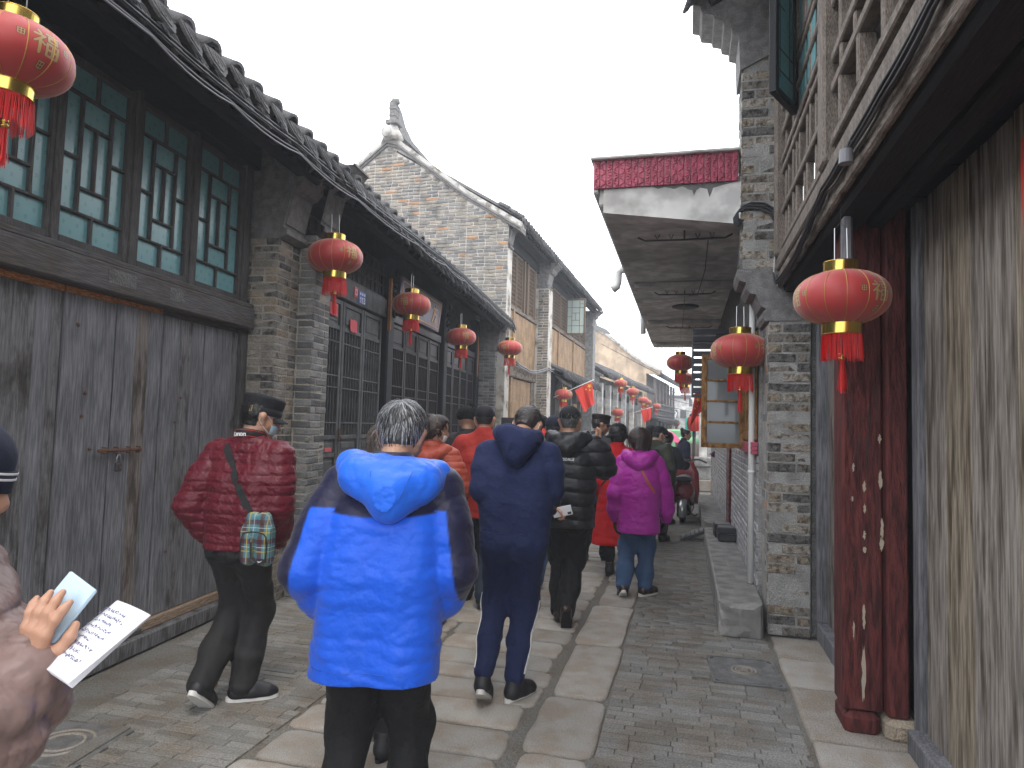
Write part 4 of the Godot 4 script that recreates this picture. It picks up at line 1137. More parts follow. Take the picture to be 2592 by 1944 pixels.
	# ceiling fittings
	for q in [[6.9, 0.46, -0.03, 3.599], [9.75, 0.42, -0.03, 3.599], [13.0, 0.42, 0.05, 3.599]]:
		var r := thing("clothes_rack", ["nearest black iron hook rack under the canopy, rope tied to it", "second black iron hook rack under the canopy, beyond the rope", "farthest small iron hook rack under the canopy above the lanterns"][0 if q[0] < 8 else (1 if q[0] < 11 else 2)], "rack", Vector3(q[2], q[3], -q[0]), 0.0, "iron hook racks under the canopy")
		var drop := 0.085
		obj("bar", G.new().smooth().tube([Vector3(-q[1], -drop + 0.03, 0), Vector3(-q[1] * 0.85, -drop - 0.005, 0), Vector3(0, -drop - 0.01, 0), Vector3(q[1] * 0.85, -drop - 0.005, 0), Vector3(q[1], -drop + 0.03, 0)], 0.01, 6), M.iron, r)
		obj("stem", G.new().tube([Vector3(0, 0, 0), Vector3(0, -drop, 0)], 0.01, 6), M.iron, r)
		for k in [-0.58, -0.28, 0.28, 0.58]:
			obj("hook", G.new().tube([Vector3(k * q[1] - 0.022, -drop + 0.05, 0), Vector3(k * q[1], -drop, 0), Vector3(k * q[1] + 0.022, -drop + 0.05, 0)], 0.006, 5), M.iron, r)
	var lampd := thing("ceiling_plate", "dark round flush fitting on the canopy underside", "ceiling fitting", Vector3(-0.02, 3.598, -11.2))
	obj("disc", G.new().smooth().lathe([Vector2(0.21, 0.0), Vector2(0.215, -0.02), Vector2(0.17, -0.035), Vector2(0.01, -0.04)], 24, Vector3.ZERO, true), M.iron, lampd)
	for q in [[9.2, 3.5], [13.3, 3.5]]:
		var e := tag(obj("scupper_pipe", G.new().smooth().tube([Vector3(0.2, 0.14, 0), Vector3(-0.02, 0.14, 0), Vector3(-0.07, 0.1, 0), Vector3(-0.075, -0.02, 0), Vector3(-0.09, -0.1, 0.02), Vector3(-0.14, -0.14, 0.03)] if q[0] < 10 else [Vector3(0.2, 0.2, 0), Vector3(0.0, 0.18, 0), Vector3(0.03, -0.18, 0)], 0.055, 10), M.pvc, self, Transform3D(Basis(), Vector3(-0.84, q[1] + 0.12, -q[0]))), "white elbow drain pipe at the canopy's street edge" if q[0] < 10 else "straight white drain stub further along the canopy's street edge", "pipe")
	var dp := thing("drain_pipe", "white plastic drain pipe running down beside the brick pier", "pipe", Vector3(0.572, 0.28, -6.36))
	obj("pipe", G.new().smooth().tube([Vector3.ZERO, Vector3(0, 2.9, 0)], 0.026, 12), M.pvc, dp)
	for y in [0.95, 2.0]: obj("clip", G.new().smooth().tube([Vector3(0, y, 0), Vector3(0, y + 0.025, 0)], 0.031, 12), M.pvc, dp)
	obj("foot", G.new().smooth().tube([Vector3(0, -0.015, 0), Vector3(0, 0.0, 0)], 0.028, 12), M.wire_grey, dp)
	# louvred box on the wall
	var lo := thing("louvre_box", "black louvred shelter projecting from the wall below the canopy", "louvre", Vector3(0.33, 1.99, -7.85))
	for i in 9: inst("slat", unit_box(0.5, 0.062, 0.02, 0.002), M.louvre, lo, Transform3D(Basis(Vector3.RIGHT, -0.25), Vector3(0, 0.05 + i * 0.083, 0)))
	for s in [-1, 1]: inst("side", unit_box(0.02, 0.78, 0.3, 0.002), M.louvre, lo, Transform3D(Basis(), Vector3(s * 0.255, 0.38, -0.16)))
	inst("base", unit_box(0.5, 0.02, 0.32, 0.002), M.louvre, lo, Transform3D(Basis(), Vector3(0, 0.0, -0.16)))
	var ins := thing("cable_insulator", "cream porcelain insulator on a bracket beside the brick pier", "insulator", Vector3(0.5, 3.16, -6.5))
	obj("spool", G.new().smooth().lathe([Vector2(0.025, -0.05), Vector2(0.04, -0.045), Vector2(0.04, -0.02), Vector2(0.024, 0.0), Vector2(0.04, 0.02), Vector2(0.04, 0.045), Vector2(0.02, 0.05)], 12, Vector3.ZERO, true), M.pvc, ins)
	obj("bracket", G.new().tube([Vector3(0, -0.07, 0), Vector3(0.13, -0.1, 0)], 0.008, 6), M.rusty, ins)
	# granite bench blocks, ramp and crates
	var blocks := [[5.66, 9.9, 0.265, "long pale granite bench block along the tiled wall, rough cut end"], [10.7, 12.7, 0.25, "shorter granite step block beyond the ramp"], [12.75, 15.0, 0.24, "farthest granite step block near the lamp post"]]
	for q in blocks:
		var b := thing("granite_block", q[3], "stone block", Vector3(0.44, 0, -q[0]))
		var len: float = q[1] - q[0]
		inst("dressed_block", unit_box(0.335, q[2] - 0.03, len - 0.06, 0.012), M.granite_rough, b, Transform3D(Basis(), Vector3(0.0, (q[2] + 0.03) / 2, -len / 2)))
		var rings := []
		for k in 4:
			var ring := PackedVector3Array()
			for i in 14:
				var p := [Vector2(-.5, -.5), Vector2(-.17, -.5), Vector2(.17, -.5), Vector2(.5, -.5), Vector2(.5, -.2), Vector2(.5, .15), Vector2(.5, .5), Vector2(.25, .5), Vector2(0, .5), Vector2(-.25, .5), Vector2(-.5, .5), Vector2(-.5, .25), Vector2(-.5, 0), Vector2(-.5, -.25)][i] as Vector2
				var s: float = [1.0, 0.97, 0.86, 0.5][k]
				ring.append(Vector3(p.x * 0.335 * s, q[2] / 2 + p.y * (q[2] - 0.005) * (s if p.y < 0 else sqrt(s)) - (0.02 * s if p.y < 0 else 0.0), -0.035 + [0.0, 0.02, 0.05, 0.07][k] + rf(-0.018, 0.018)))
			rings.append(ring)
		obj("rough_end", G.new().loft(rings), M.granite_rough, b)
	var ramp := thing("ramp", "low slatted ramp leading up to the shop step", "ramp", Vector3(0.13, 0, -10.35))
	for i in 6: inst("slat", unit_box(0.055, 0.03, 0.3, 0.004), M.brick_grey_3, ramp, Transform3D(Basis(Vector3.BACK, 0.38), Vector3(-0.13 + i * 0.062, 0.05 + i * 0.024, 0)))
	for s in [-1, 1]: inst("rail", unit_box(0.42, 0.04, 0.025, 0.004), M.iron, ramp, Transform3D(Basis(Vector3.BACK, 0.38), Vector3(0.02, 0.08, s * 0.14)))
	for k in 2:
		var c := thing("plastic_crate", ["black plastic crate on the granite block, in front", "black plastic crate on the granite block, behind the first"][k], "crate", Vector3(0.5 - 0.03 * k, 0.27, -8.72 - 0.28 * k), 0.04)
		inst("tray", unit_box(0.21, 0.085, 0.26, 0.012), M.crate, c, Transform3D(Basis(), Vector3(0, 0.045, 0)))
		inst("tray", unit_box(0.205, 0.075, 0.255, 0.012), M.crate, c, Transform3D(Basis(), Vector3(0.0, 0.13, -0.01)))
		inst("rim", unit_box(0.222, 0.012, 0.268, 0.004), M.crate, c, Transform3D(Basis(), Vector3(0, 0.088, 0)))

func emboss(v: int) -> Mesh:
	var key := "emboss%d" % v
	if not CACHE.has(key):
		var g := G.new().box(Vector3.ZERO, Vector3(0.052, 0.26, 0.02), 0.004)
		g.smooth()
		for j in 5:
			var s := -1 if (j + v) % 2 else 1
			var pts := []
			for i in 9:
				var t := i / 8.0
				pts.append(Vector3(s * 0.016 * sin(t * TAU * 0.8 + v), -0.115 + j * 0.048 + t * 0.042, 0.0095))
			g.tube(pts, 0.0085, 6)
		CACHE[key] = g.mesh()
	return CACHE[key]

# ---------- the hazy far end
func build_far_street() -> void:
	var far := [[Vector3(-0.9, 0, -64), Vector3(2.4, 4.3, 8), "plaster_white", "pale flat roofed building closing the far end of the street"], [Vector3(-4.5, 0, -58), Vector3(4.5, 3.6, 14), "brick_grey_1", "grey house far down the left side of the street"], [Vector3(3.6, 0, -52), Vector3(4.6, 3.4, 20), "brick_grey_3", "grey house far down the right side of the street"], [Vector3(3.2, 0, -30), Vector3(4.4, 3.4, 18), "plaster_white", "whitewashed low house beyond the lamp post"], [Vector3(1.6, 0, -72), Vector3(4.0, 6.2, 8), "plaster_white", "tall pale building at the hazy end of the street"]]
	for q in far:
		var b := thing("far_building", q[3], "building", q[0])
		var s: Vector3 = q[1]
		inst("wall", unit_box(s.x, s.y, s.z, 0.0), M[q[2]], b, Transform3D(Basis(), Vector3(0, s.y / 2, 0)))
		inst("roof", unit_box(s.x + 0.3, 0.25, s.z + 0.3, 0.02), M.roof_field, b, Transform3D(Basis(), Vector3(0, s.y + 0.12, 0)))
		for i in 3: inst("window", unit_box(0.5, 0.7, 0.05, 0.01), M.glass_dark, b, Transform3D(Basis(), Vector3((i - 1) * s.x * 0.3, s.y * 0.68, s.z / 2 + 0.01)))
	# white pavilion frame beside the street
	var p := thing("white_frame_pavilion", "white painted open frame pavilion far along the left side", "pavilion", Vector3(-2.0, 0, -44), deg_to_rad(-6))
	for i in 6:
		for x in [-1.6, 0.3]: inst("post", unit_box(0.09, 2.9, 0.09, 0.0), M.white, p, Transform3D(Basis(), Vector3(x, 1.45, -i * 1.8)))
		inst("cross_beam", unit_box(2.0, 0.09, 0.09, 0.0), M.white, p, Transform3D(Basis(), Vector3(-0.65, 2.9 , -i * 1.8)))
		obj("brace", G.new().tube([Vector3(0.3, 2.3, -i * 1.8), Vector3(0.3, 2.9, -i * 1.8 - 0.9)], 0.04, 4), M.white, p)
	for x in [-1.6, 0.3]:
		for y in [2.4, 2.95]: inst("rail", unit_box(0.08, 0.08, 9.4, 0.0), M.white, p, Transform3D(Basis(), Vector3(x, y, -4.5)))

# ---------- red lanterns
func seg_d(p: Vector2, a: Vector2, b: Vector2) -> float:
	var t := clampf((p - a).dot(b - a) / maxf((b - a).length_squared(), 1e-6), 0, 1)
	return p.distance_to(a + (b - a) * t)

# fortune character and its four small companions, as pen strokes in a unit square
func lantern_tex() -> ImageTexture:
	var W := 1024
	var H := 256
	var red := Color(0.40, 0.030, 0.028).linear_to_srgb()
	var gold := Color(0.38, 0.235, 0.085).linear_to_srgb()
	var dark := Color(0.07, 0.02, 0.01).linear_to_srgb()
	var im := Image.create_empty(W, H, false, Image.FORMAT_RGB8)
	im.fill(red)
	var big := [[.2, .95, .28, .84], [.06, .76, .42, .76], [.42, .76, .08, .44], [.26, .6, .26, .02], [.3, .5, .42, .42], [.52, .93, .97, .93], [.58, .82, .92, .82], [.58, .82, .58, .64], [.92, .82, .92, .64], [.58, .64, .92, .64], [.53, .52, .97, .52], [.53, .52, .53, .04], [.97, .52, .97, .04], [.53, .28, .97, .28], [.75, .52, .75, .04], [.53, .04, .97, .04]]
	var small := [[.1, .9, .9, .9], [.5, 1, .5, 0], [.1, .5, .9, .5], [.15, .1, .85, .1], [.1, .9, .15, .1], [.85, .9, .85, .1]]
	for n in 3:
		var cu := (n + 0.5) / 3.0 * W
		var spots := [[0.0, 0.52, 76.0, 96.0, big, 4.2], [0.0, 0.85, 22.0, 26.0, small, 1.6], [0.0, 0.2, 22.0, 26.0, small, 1.6], [-66.0, 0.55, 22.0, 26.0, small, 1.6], [66.0, 0.55, 22.0, 26.0, small, 1.6]]
		for s in spots:
			var at := Vector2(cu + s[0], (1.0 - s[1]) * H)
			for y in range(int(at.y - s[3] * 0.62), int(at.y + s[3] * 0.62)):
				for x in range(int(at.x - s[2] * 0.66), int(at.x + s[2] * 0.66)):
					if y < 0 or y >= H: continue
					var p := Vector2(x, y)
					var d := 99.0
					for k in s[4]: d = minf(d, seg_d(p, at + Vector2((k[0] - .5) * s[2], (.5 - k[1]) * s[3]), at + Vector2((k[2] - .5) * s[2], (.5 - k[3]) * s[3])))
					if d < s[5]: im.set_pixel((2 * W - x) % W, y, gold)
					elif d < s[5] + 1.6: im.set_pixel((2 * W - x) % W, y, dark)
	return ImageTexture.create_from_image(im)

func lantern_proto() -> Node3D:
	var cloth := paint("lantern_cloth", Color.WHITE, 0.55)
	cloth.albedo_texture = lantern_tex()
	cloth.rim_enabled = true
	cloth.rim = 0.6
	cloth.rim_tint = 0.3
	cloth.backlight_enabled = true
	cloth.backlight = Color(0.12, 0.02, 0.02)
	var l := Node3D.new()
	var ribs := 14
	var R := 0.25
	var rad := func(t: float) -> float: return maxf(0.098, R * pow(maxf(0.0, 1.0 - pow(absf(t), 2.3)), 0.5))
	var rings := []
	for i in 19:
		var t := lerpf(-0.925, 0.925, i / 18.0)
		var ring := PackedVector3Array()
		for j in ribs * 6:
			var a := TAU * j / (ribs * 6.0)
			var r: float = rad.call(t) * (1.0 + 0.014 * absf(sin(a * ribs / 2.0)))
			ring.append(Vector3(cos(a) * r, t * 0.158, sin(a) * r))
		rings.append(ring)
	obj("body", G.new().smooth().loft(rings, false), cloth, l)
	var rib := []
	for i in 15:
		var t := lerpf(-0.925, 0.925, i / 14.0)
		rib.append(Vector3(rad.call(t) + 0.0005, t * 0.158, 0))
	var rm := G.new().smooth().tube(rib, 0.0024, 5).mesh()
	for j in ribs: inst("rib", rm, M.gold_line, l, Transform3D(Basis(Vector3.UP, TAU * j / ribs), Vector3.ZERO))
	for s in [[0.142, 0.205, 0.093, "top_collar"], [-0.208, -0.142, 0.104, "bottom_collar"]]:
		var m := G.new().smooth(1).lathe([Vector2(s[2], s[0]), Vector2(s[2], s[1])], 40)
		m.smooth(2).lathe([Vector2(s[2] - 0.004, s[0]), Vector2(s[2] - 0.004, s[1])], 40)
		for y in [s[0], s[1]]: m.smooth(3).lathe([Vector2(s[2] - 0.004, y), Vector2(s[2] + 0.002, y), Vector2(s[2] + 0.002, y + 0.004 * signf(s[0] + s[1] - 2 * y)), Vector2(s[2], y + 0.004 * signf(s[0] + s[1] - 2 * y))], 40)
		obj(s[3], m, M.gold_foil, l)
	var fr := G.new()
	for i in 150:
		var a := TAU * (i + rf(-0.4, 0.4)) / 150.0
		var r := 0.104 + rf(-0.008, 0.002)
		var d := Vector3(cos(a), 0, sin(a))
		var side := Vector3(-sin(a), 0, cos(a)) * rf(0.0012, 0.0022)
		var top := d * (r - 0.003) + Vector3(0, -0.2, 0)
		var end := d * (r + rf(0.0, 0.008)) + Vector3(0, -0.335 - rf(0.0, 0.028), 0) + side * rf(-4, 4)
		fr.quad(top - side, top + side, end + side, end - side)
		fr.quad(top + side, top + d * 0.002, end + d * 0.002, end + side)
	stuff(obj("fringe", fr, M.fringe, l))
	var pd := part("pendant", l, Vector3(0, 0, 0))
	obj("cord", G.new().tube([Vector3(0, -0.2, 0), Vector3(0, -0.31, 0)], 0.003, 5), M.fringe, pd)
	obj("bead", G.new().smooth().lathe([Vector2(0.004, -0.355), Vector2(0.018, -0.35), Vector2(0.02, -0.34), Vector2(0.012, -0.334), Vector2(0.017, -0.328), Vector2(0.018, -0.315), Vector2(0.004, -0.306)], 12, Vector3.ZERO, true), M.gold_foil, pd)
	var tg := G.new()
	for i in 60:
		var a := rf(0, TAU)
		var d := Vector3(cos(a), 0, sin(a))
		var side := Vector3(-sin(a), 0, cos(a)) * 0.0016
		var top := d * rf(0.004, 0.016) + Vector3(0, -0.345, 0)
		var end := d * rf(0.006, 0.032) + Vector3(0, -0.5 - rf(0, 0.045), 0)
		tg.quad(top - side, top + side, end + side, end - side)
	stuff(obj("tassel", tg, M.fringe, pd))
	for s in [-1, 1]: obj("hanger_rod", G.new().tube([Vector3(s * 0.035, 0.195, 0), Vector3(s * 0.033, 0.40, 0)], 0.0032, 6), M.steel, l)
	obj("hanger_string", G.new().tube([Vector3(-0.033, 0.395, 0), Vector3(0, 0.43, 0), Vector3(0.033, 0.395, 0)], 0.0016, 4), M.wire_black, l)
	obj("hanger_string", G.new().tube([Vector3(0, 0.43, 0), Vector3(0.0, 0.62, 0)], 0.0014, 4), M.wire_black, l)
	return l

func build_lanterns() -> void:
	var proto := lantern_proto()
	var list := [
		[-2.61, 3.01, -2.02, 0.85, 0.9, "big red lantern cut off at the top left, above the plank doors"],
		[-3.15, 3.1, -5.55, 1.0, 0.62, "red lantern in front of the second brick pier, first of the eaves row"],
		[-3.51, 3.14, -8.21, 1.0, 1.55, "red lantern hanging before the purple signboard"],
		[-3.68, 3.05, -10.76, 1.0, 2.2, "red lantern hanging before the farther dark lattice doors"],
		[-3.42, 3.13, -13.01, 1.0, 1.3, "red lantern beside the end pier, in front of tan boards"],
		[-3.36, 2.5, -18.95, 1.0, 0.4, "red lantern under the lean-to eaves left of the larger flag"],
		[-2.42, 3.3, -26.1, 1.0, 0.1, "upper red lantern right behind the larger flag"],
		[-2.62, 2.2, -27.1, 1.0, 0.7, "lower red lantern half hidden by the larger flag"],
		[-2.05, 3.05, -27.3, 1.0, 0.2, "red lantern on the low tiled house, third of its row"],
		[-1.98, 2.95, -33.0, 1.05, 0.9, "red lantern on the low tiled house overlapping a farther one"],
		[-1.98, 2.98, -36.4, 1.0, 0.3, "red lantern partly hidden behind another on the low tiled house"],
		[-1.55, 2.84, -38.2, 1.0, 0.5, "red lantern above the smaller flag's pole"],
		[-1.45, 3.3, -47.8, 1.0, 1.1, "small red lantern above the smaller flag, right of the pole's middle"],
		[-1.15, 3.15, -51.5, 1.0, 0.8, "small red lantern at the tip of the smaller flag's pole"],
		[-1.0, 2.0, -48.0, 1.0, 0.2, "small red lantern left of the pink umbrella, below the timber balcony"],
		[-0.62, 1.98, -50.0, 1.0, 0.5, "small red lantern directly above the pink umbrella"],
		[-0.35, 1.85, -62.0, 1.0, 0.9, "tiny red lantern above the right part of the pink umbrella"],
		[0.745, 2.275, -3.63, 0.88, 0.14, "large red lantern hanging before the peeling red post"],
		[0.46, 2.3, -6.22, 1.0, 0.36, "red lantern hanging before the ochre casement and white drain pipe"],
		[-0.1, 2.84, -12.92, 1.0, 0.3, "dark red lantern on a long cord from the canopy's hook rack"],
		[-0.02, 2.84, -17.08, 1.0, 1.6, "dark red lantern behind the one hung from the hook rack"],
	]
	for i in list.size():
		var q: Array = list[i]
		var l: Node3D = proto if i == 0 else proto.duplicate()
		l.name = "red_lantern" if i == 0 else "red_lantern_%03d" % i
		add_child(l, true)
		l.position = Vector3(q[0], q[1], q[2])
		l.scale = Vector3.ONE * q[3]
		l.rotation = Vector3(rf(-0.02, 0.02), q[4], rf(-0.03, 0.03))
		tag(l, q[5], "lantern", "red lanterns along the street")
	for i in 7:
		var s := thing("distant_lantern", "distant tiny red lantern strung above the street's hazy end", "lantern", Vector3(0.05 + 0.32 * (i % 4) - 0.1 * (i / 4), 2.0 - 0.25 * (i / 4), -66.0 + (i % 3) * 3.0 - 4.0), 0.0, "tiny lanterns at the far end")
		inst("body", CACHE_lantern_far(), M.red_flag, s)
	var rope := tag(obj("rope", G.new().tube([Vector3(0.2, 3.5, -6.95), Vector3(0.19, 3.35, -7.6), Vector3(0.13, 3.3, -8.8), Vector3(0.03, 3.48, -9.72)], 0.006, 5), M.wire_black, self), "thin dark rope between the first two hook racks", "rope")
	tag(obj("lantern_cord", G.new().tube([Vector3(-0.03, 3.46, -9.75), Vector3(-0.06, 3.35, -11.5), Vector3(-0.1, 3.44, -12.9)], 0.005, 5), M.wire_black, self), "thin cord sagging from the second rack to the lantern", "cord")

func CACHE_lantern_far() -> Mesh:
	if not CACHE.has("far_l"): CACHE["far_l"] = G.new().smooth().lathe([Vector2(0.05, -0.3), Vector2(0.06, -0.16), Vector2(0.2, -0.1), Vector2(0.25, 0.0), Vector2(0.2, 0.1), Vector2(0.08, 0.16)], 10, Vector3.ZERO, true).mesh()
	return CACHE["far_l"]

# ---------- cables
func sag(pts: Array, off: Vector3, drop: float, n := 5) -> Array:
	var r := []
	for i in pts.size() - 1:
		for k in n:
			var t := float(k) / n
			r.append(pts[i].lerp(pts[i + 1], t) + off + Vector3(0, -drop * 4.0 * t * (1 - t), 0))
	r.append(pts[-1] + off)
	return r

func build_wires() -> void:
	bu = 0.0
	var frame := Transform3D(Basis(Vector3.UP, deg_to_rad(4.6)), Vector3(-3.56, 0, -3.32))
	var run := []
	for q in [[-3.4, 3.6], [-0.6, 3.58], [0.13, 3.57], [1.0, 3.61], [2.1, 3.63], [3.9, 3.7], [5.1, 3.75], [6.2, 3.77], [8.0, 3.77], [10.4, 3.76], [10.95, 3.7]]: run.append(frame * lv(q[0], q[1], 0.80))
	var offs := [[0.0, 0.0, 0.02, "wire_grey"], [0.015, 0.035, 0.008, "wire_black"], [-0.02, 0.05, 0.012, "wire_black"], [0.03, -0.035, 0.035, "wire_grey"], [0.0, 0.07, 0.004, "wire_black"]]
	for i in offs.size():
		var o: Array = offs[i]
		tag(obj("eaves_cable", G.new().smooth().tube(sag(run, Vector3(o[0], o[1], 0), o[2]), 0.0075 if o[3] == "wire_black" else 0.006, 6), M[o[3]], self), ["pale grey cable following the left eaves, middle of the bundle", "black cable beside the pale one under the left eaves", "black cable nearest the tile ends on the left eaves", "lowest pale grey cable sagging below the left eaves", "topmost thin black cable tucked under the left tile ends"][i], "cable", "cables along the left eaves")
	for i in 6:
		var pts := []
		for q in [[-0.2, 2.9], [-1.75, 2.88], [-2.13, 2.86], [-2.64, 2.84], [-3.29, 2.85], [-3.74, 2.85], [-4.07, 2.83], [-4.45, 2.77], [-5.0, 2.73], [-5.6, 2.76], [-5.74, 2.85]]: pts.append(Vector3(0.675 + 0.012 * (i % 3), q[1] + (i / 3) * 0.02 + rf(-0.012, 0.012), q[0]))
		tag(obj("jetty_cable", G.new().smooth().tube(sag(pts, Vector3.ZERO, 0.008 + 0.006 * (i % 3), 4), 0.006 + 0.002 * (i % 2), 6), M.wire_black if i != 4 else M.wire_grey, self), ["lowest black cable of the bundle along the jetty beam, nearest the street", "lowest black cable of the jetty bundle, middle of its row", "lowest black cable of the jetty bundle, against the wood", "upper black cable of the jetty bundle, nearest the street", "grey cable among the black ones along the jetty beam", "upper black cable of the jetty bundle, against the wood"][i], "cable", "cables along the jetty beam")
	for i in 5:
		var pts := []
		for q in [[0.745, 2.82], [0.74, 2.96], [0.735, 3.15], [0.715, 3.31], [0.67, 3.4], [0.59, 3.45], [0.49, 3.46], [0.415, 3.43], [0.385, 3.38], [0.39, 3.33], [0.43, 3.31]]: pts.append(Vector3(q[0] + (i - 2) * 0.008, q[1] + (i - 2) * 0.011, -5.775 - 0.009 * (i % 2) if q[0] > 0.4 else -5.78))
		tag(obj("pier_cable", G.new().smooth().tube(sag(pts, Vector3.ZERO, 0.0, 3), 0.008, 6), M.wire_black, self), ["innermost", "second innermost", "middle", "second outermost", "outermost"][i] + " of the thick black cables looped round the upper brick pier", "cable", "cables looped round the upper pier")
	tag(obj("thin_white_wire", G.new().smooth().tube([Vector3(0.705, 3.3, -5.77), Vector3(0.69, 3.1, -5.765), Vector3(0.68, 2.9, -5.765), Vector3(0.71, 2.78, -5.765), Vector3(0.74, 2.79, -5.77)], 0.004, 5), M.wire_white, self), "thin white wire hanging beside the looped black cables", "cable")
	var tr := thing("junction_cap", "small ribbed grey junction cap under the jetty cables", "junction box", Vector3(0.655, 2.79, -3.1))
	obj("cap", G.new().lathe([Vector2(0.01, 0.035), Vector2(0.026, 0.03), Vector2(0.03, -0.03), Vector2(0.01, -0.036)], 14, Vector3.ZERO, true), M.wire_grey, tr)
	obj("lead", G.new().tube([Vector3(0, 0.03, 0), Vector3(0.01, 0.06, 0), Vector3(0.03, 0.07, 0.02)], 0.005, 5), M.wire_black, tr)
	var c := Transform3D(Basis(Vector3.UP, deg_to_rad(-1.5)), Vector3(-3.84, 0, -14.23))
	for i in 2:
		var pts := []
		for q in [[1.3, 3.05], [2.2, 2.98], [3.0, 2.96], [3.65, 3.12], [4.3, 3.12], [5.2, 2.95], [7.0, 2.85]]: pts.append(c * Vector3(-0.1 if q[0] < 3.6 else 0.14, q[1] + i * 0.05, -q[0]))
		tag(obj("draped_cable", G.new().smooth().tube(sag(pts, Vector3.ZERO, 0.02, 4), 0.02, 6), M.wire_grey, self), ["lower grey cable draped across the tan boarded bay and pier", "upper grey cable draped across the tan boarded bay and pier"][i], "cable")
	for i in 3:
		tag(obj("street_wire", G.new().tube(sag([Vector3(-1.4, 4.0 - i * 0.45, -38), Vector3(1.6, 3.6 - i * 0.4, -44)], Vector3.ZERO, 0.25, 10), 0.016, 4), M.wire_black, self), ["uppermost", "middle", "lowest"][i] + " of the thin wires crossing the far end of the street", "wire")

func star(r: float) -> PackedVector2Array:
	var p := PackedVector2Array()
	for i in 10:
		var a := PI / 2 + TAU * i / 10.0
		p.append(Vector2(cos(a), sin(a)) * (r if i % 2 == 0 else r * 0.4))
	return p

# a hanging flag: a four-cornered cloth with folds; stars laid on it
func flag(called: String, label: String, c: Array, pole: Array, folds: float, stars: Array) -> void:
	var f := thing(called, label, "flag", c[0])
	var at := func(s: float, t: float) -> Vector3:
		var p: Vector3 = (c[0] as Vector3).lerp(c[1], s).lerp((c[3] as Vector3).lerp(c[2], s), t) - c[0]
		return p + Vector3(0.02 * sin(s * folds + t), 0, (0.05 * sin(s * folds + 1.5 * t) + 0.02 * sin(s * folds * 2.3 + 1)) * (0.25 + t))
	var g := G.new().smooth()
	var n := 18
	for i in n:
		for j in n:
			var a: Vector3 = at.call(float(i) / n, float(j) / n)
			var b: Vector3 = at.call(float(i + 1) / n, float(j) / n)
			var d: Vector3 = at.call(float(i) / n, float(j + 1) / n)
			var e: Vector3 = at.call(float(i + 1) / n, float(j + 1) / n)
			g.quad(a, d, e, b)
	obj("cloth", g, M.red_flag, f)
	for q in stars:
		var m: Vector3 = at.call(q[0], q[1])
		var dx: Vector3 = ((at.call(q[0] + 0.05, q[1]) as Vector3) - (at.call(q[0] - 0.05, q[1]) as Vector3)).normalized()
		var dy: Vector3 = ((at.call(q[0], q[1] - 0.05) as Vector3) - (at.call(q[0], q[1] + 0.05) as Vector3)).normalized()
		var nz := dx.cross(dy).normalized()
		if nz.z < 0: nz = -nz
		dy = nz.cross(dx).normalized()
		obj("star", G.new().prism(star(q[2]), 0.003, Transform3D(Basis(dx, dy, nz).rotated(nz, q[3]), m + nz * 0.008)), M.yellow_flag, f)
	if pole.size() == 2: obj("pole", G.new().smooth().tube([pole[0] - c[0], pole[1] - c[0]], 0.011, 7), M.pvc, f)

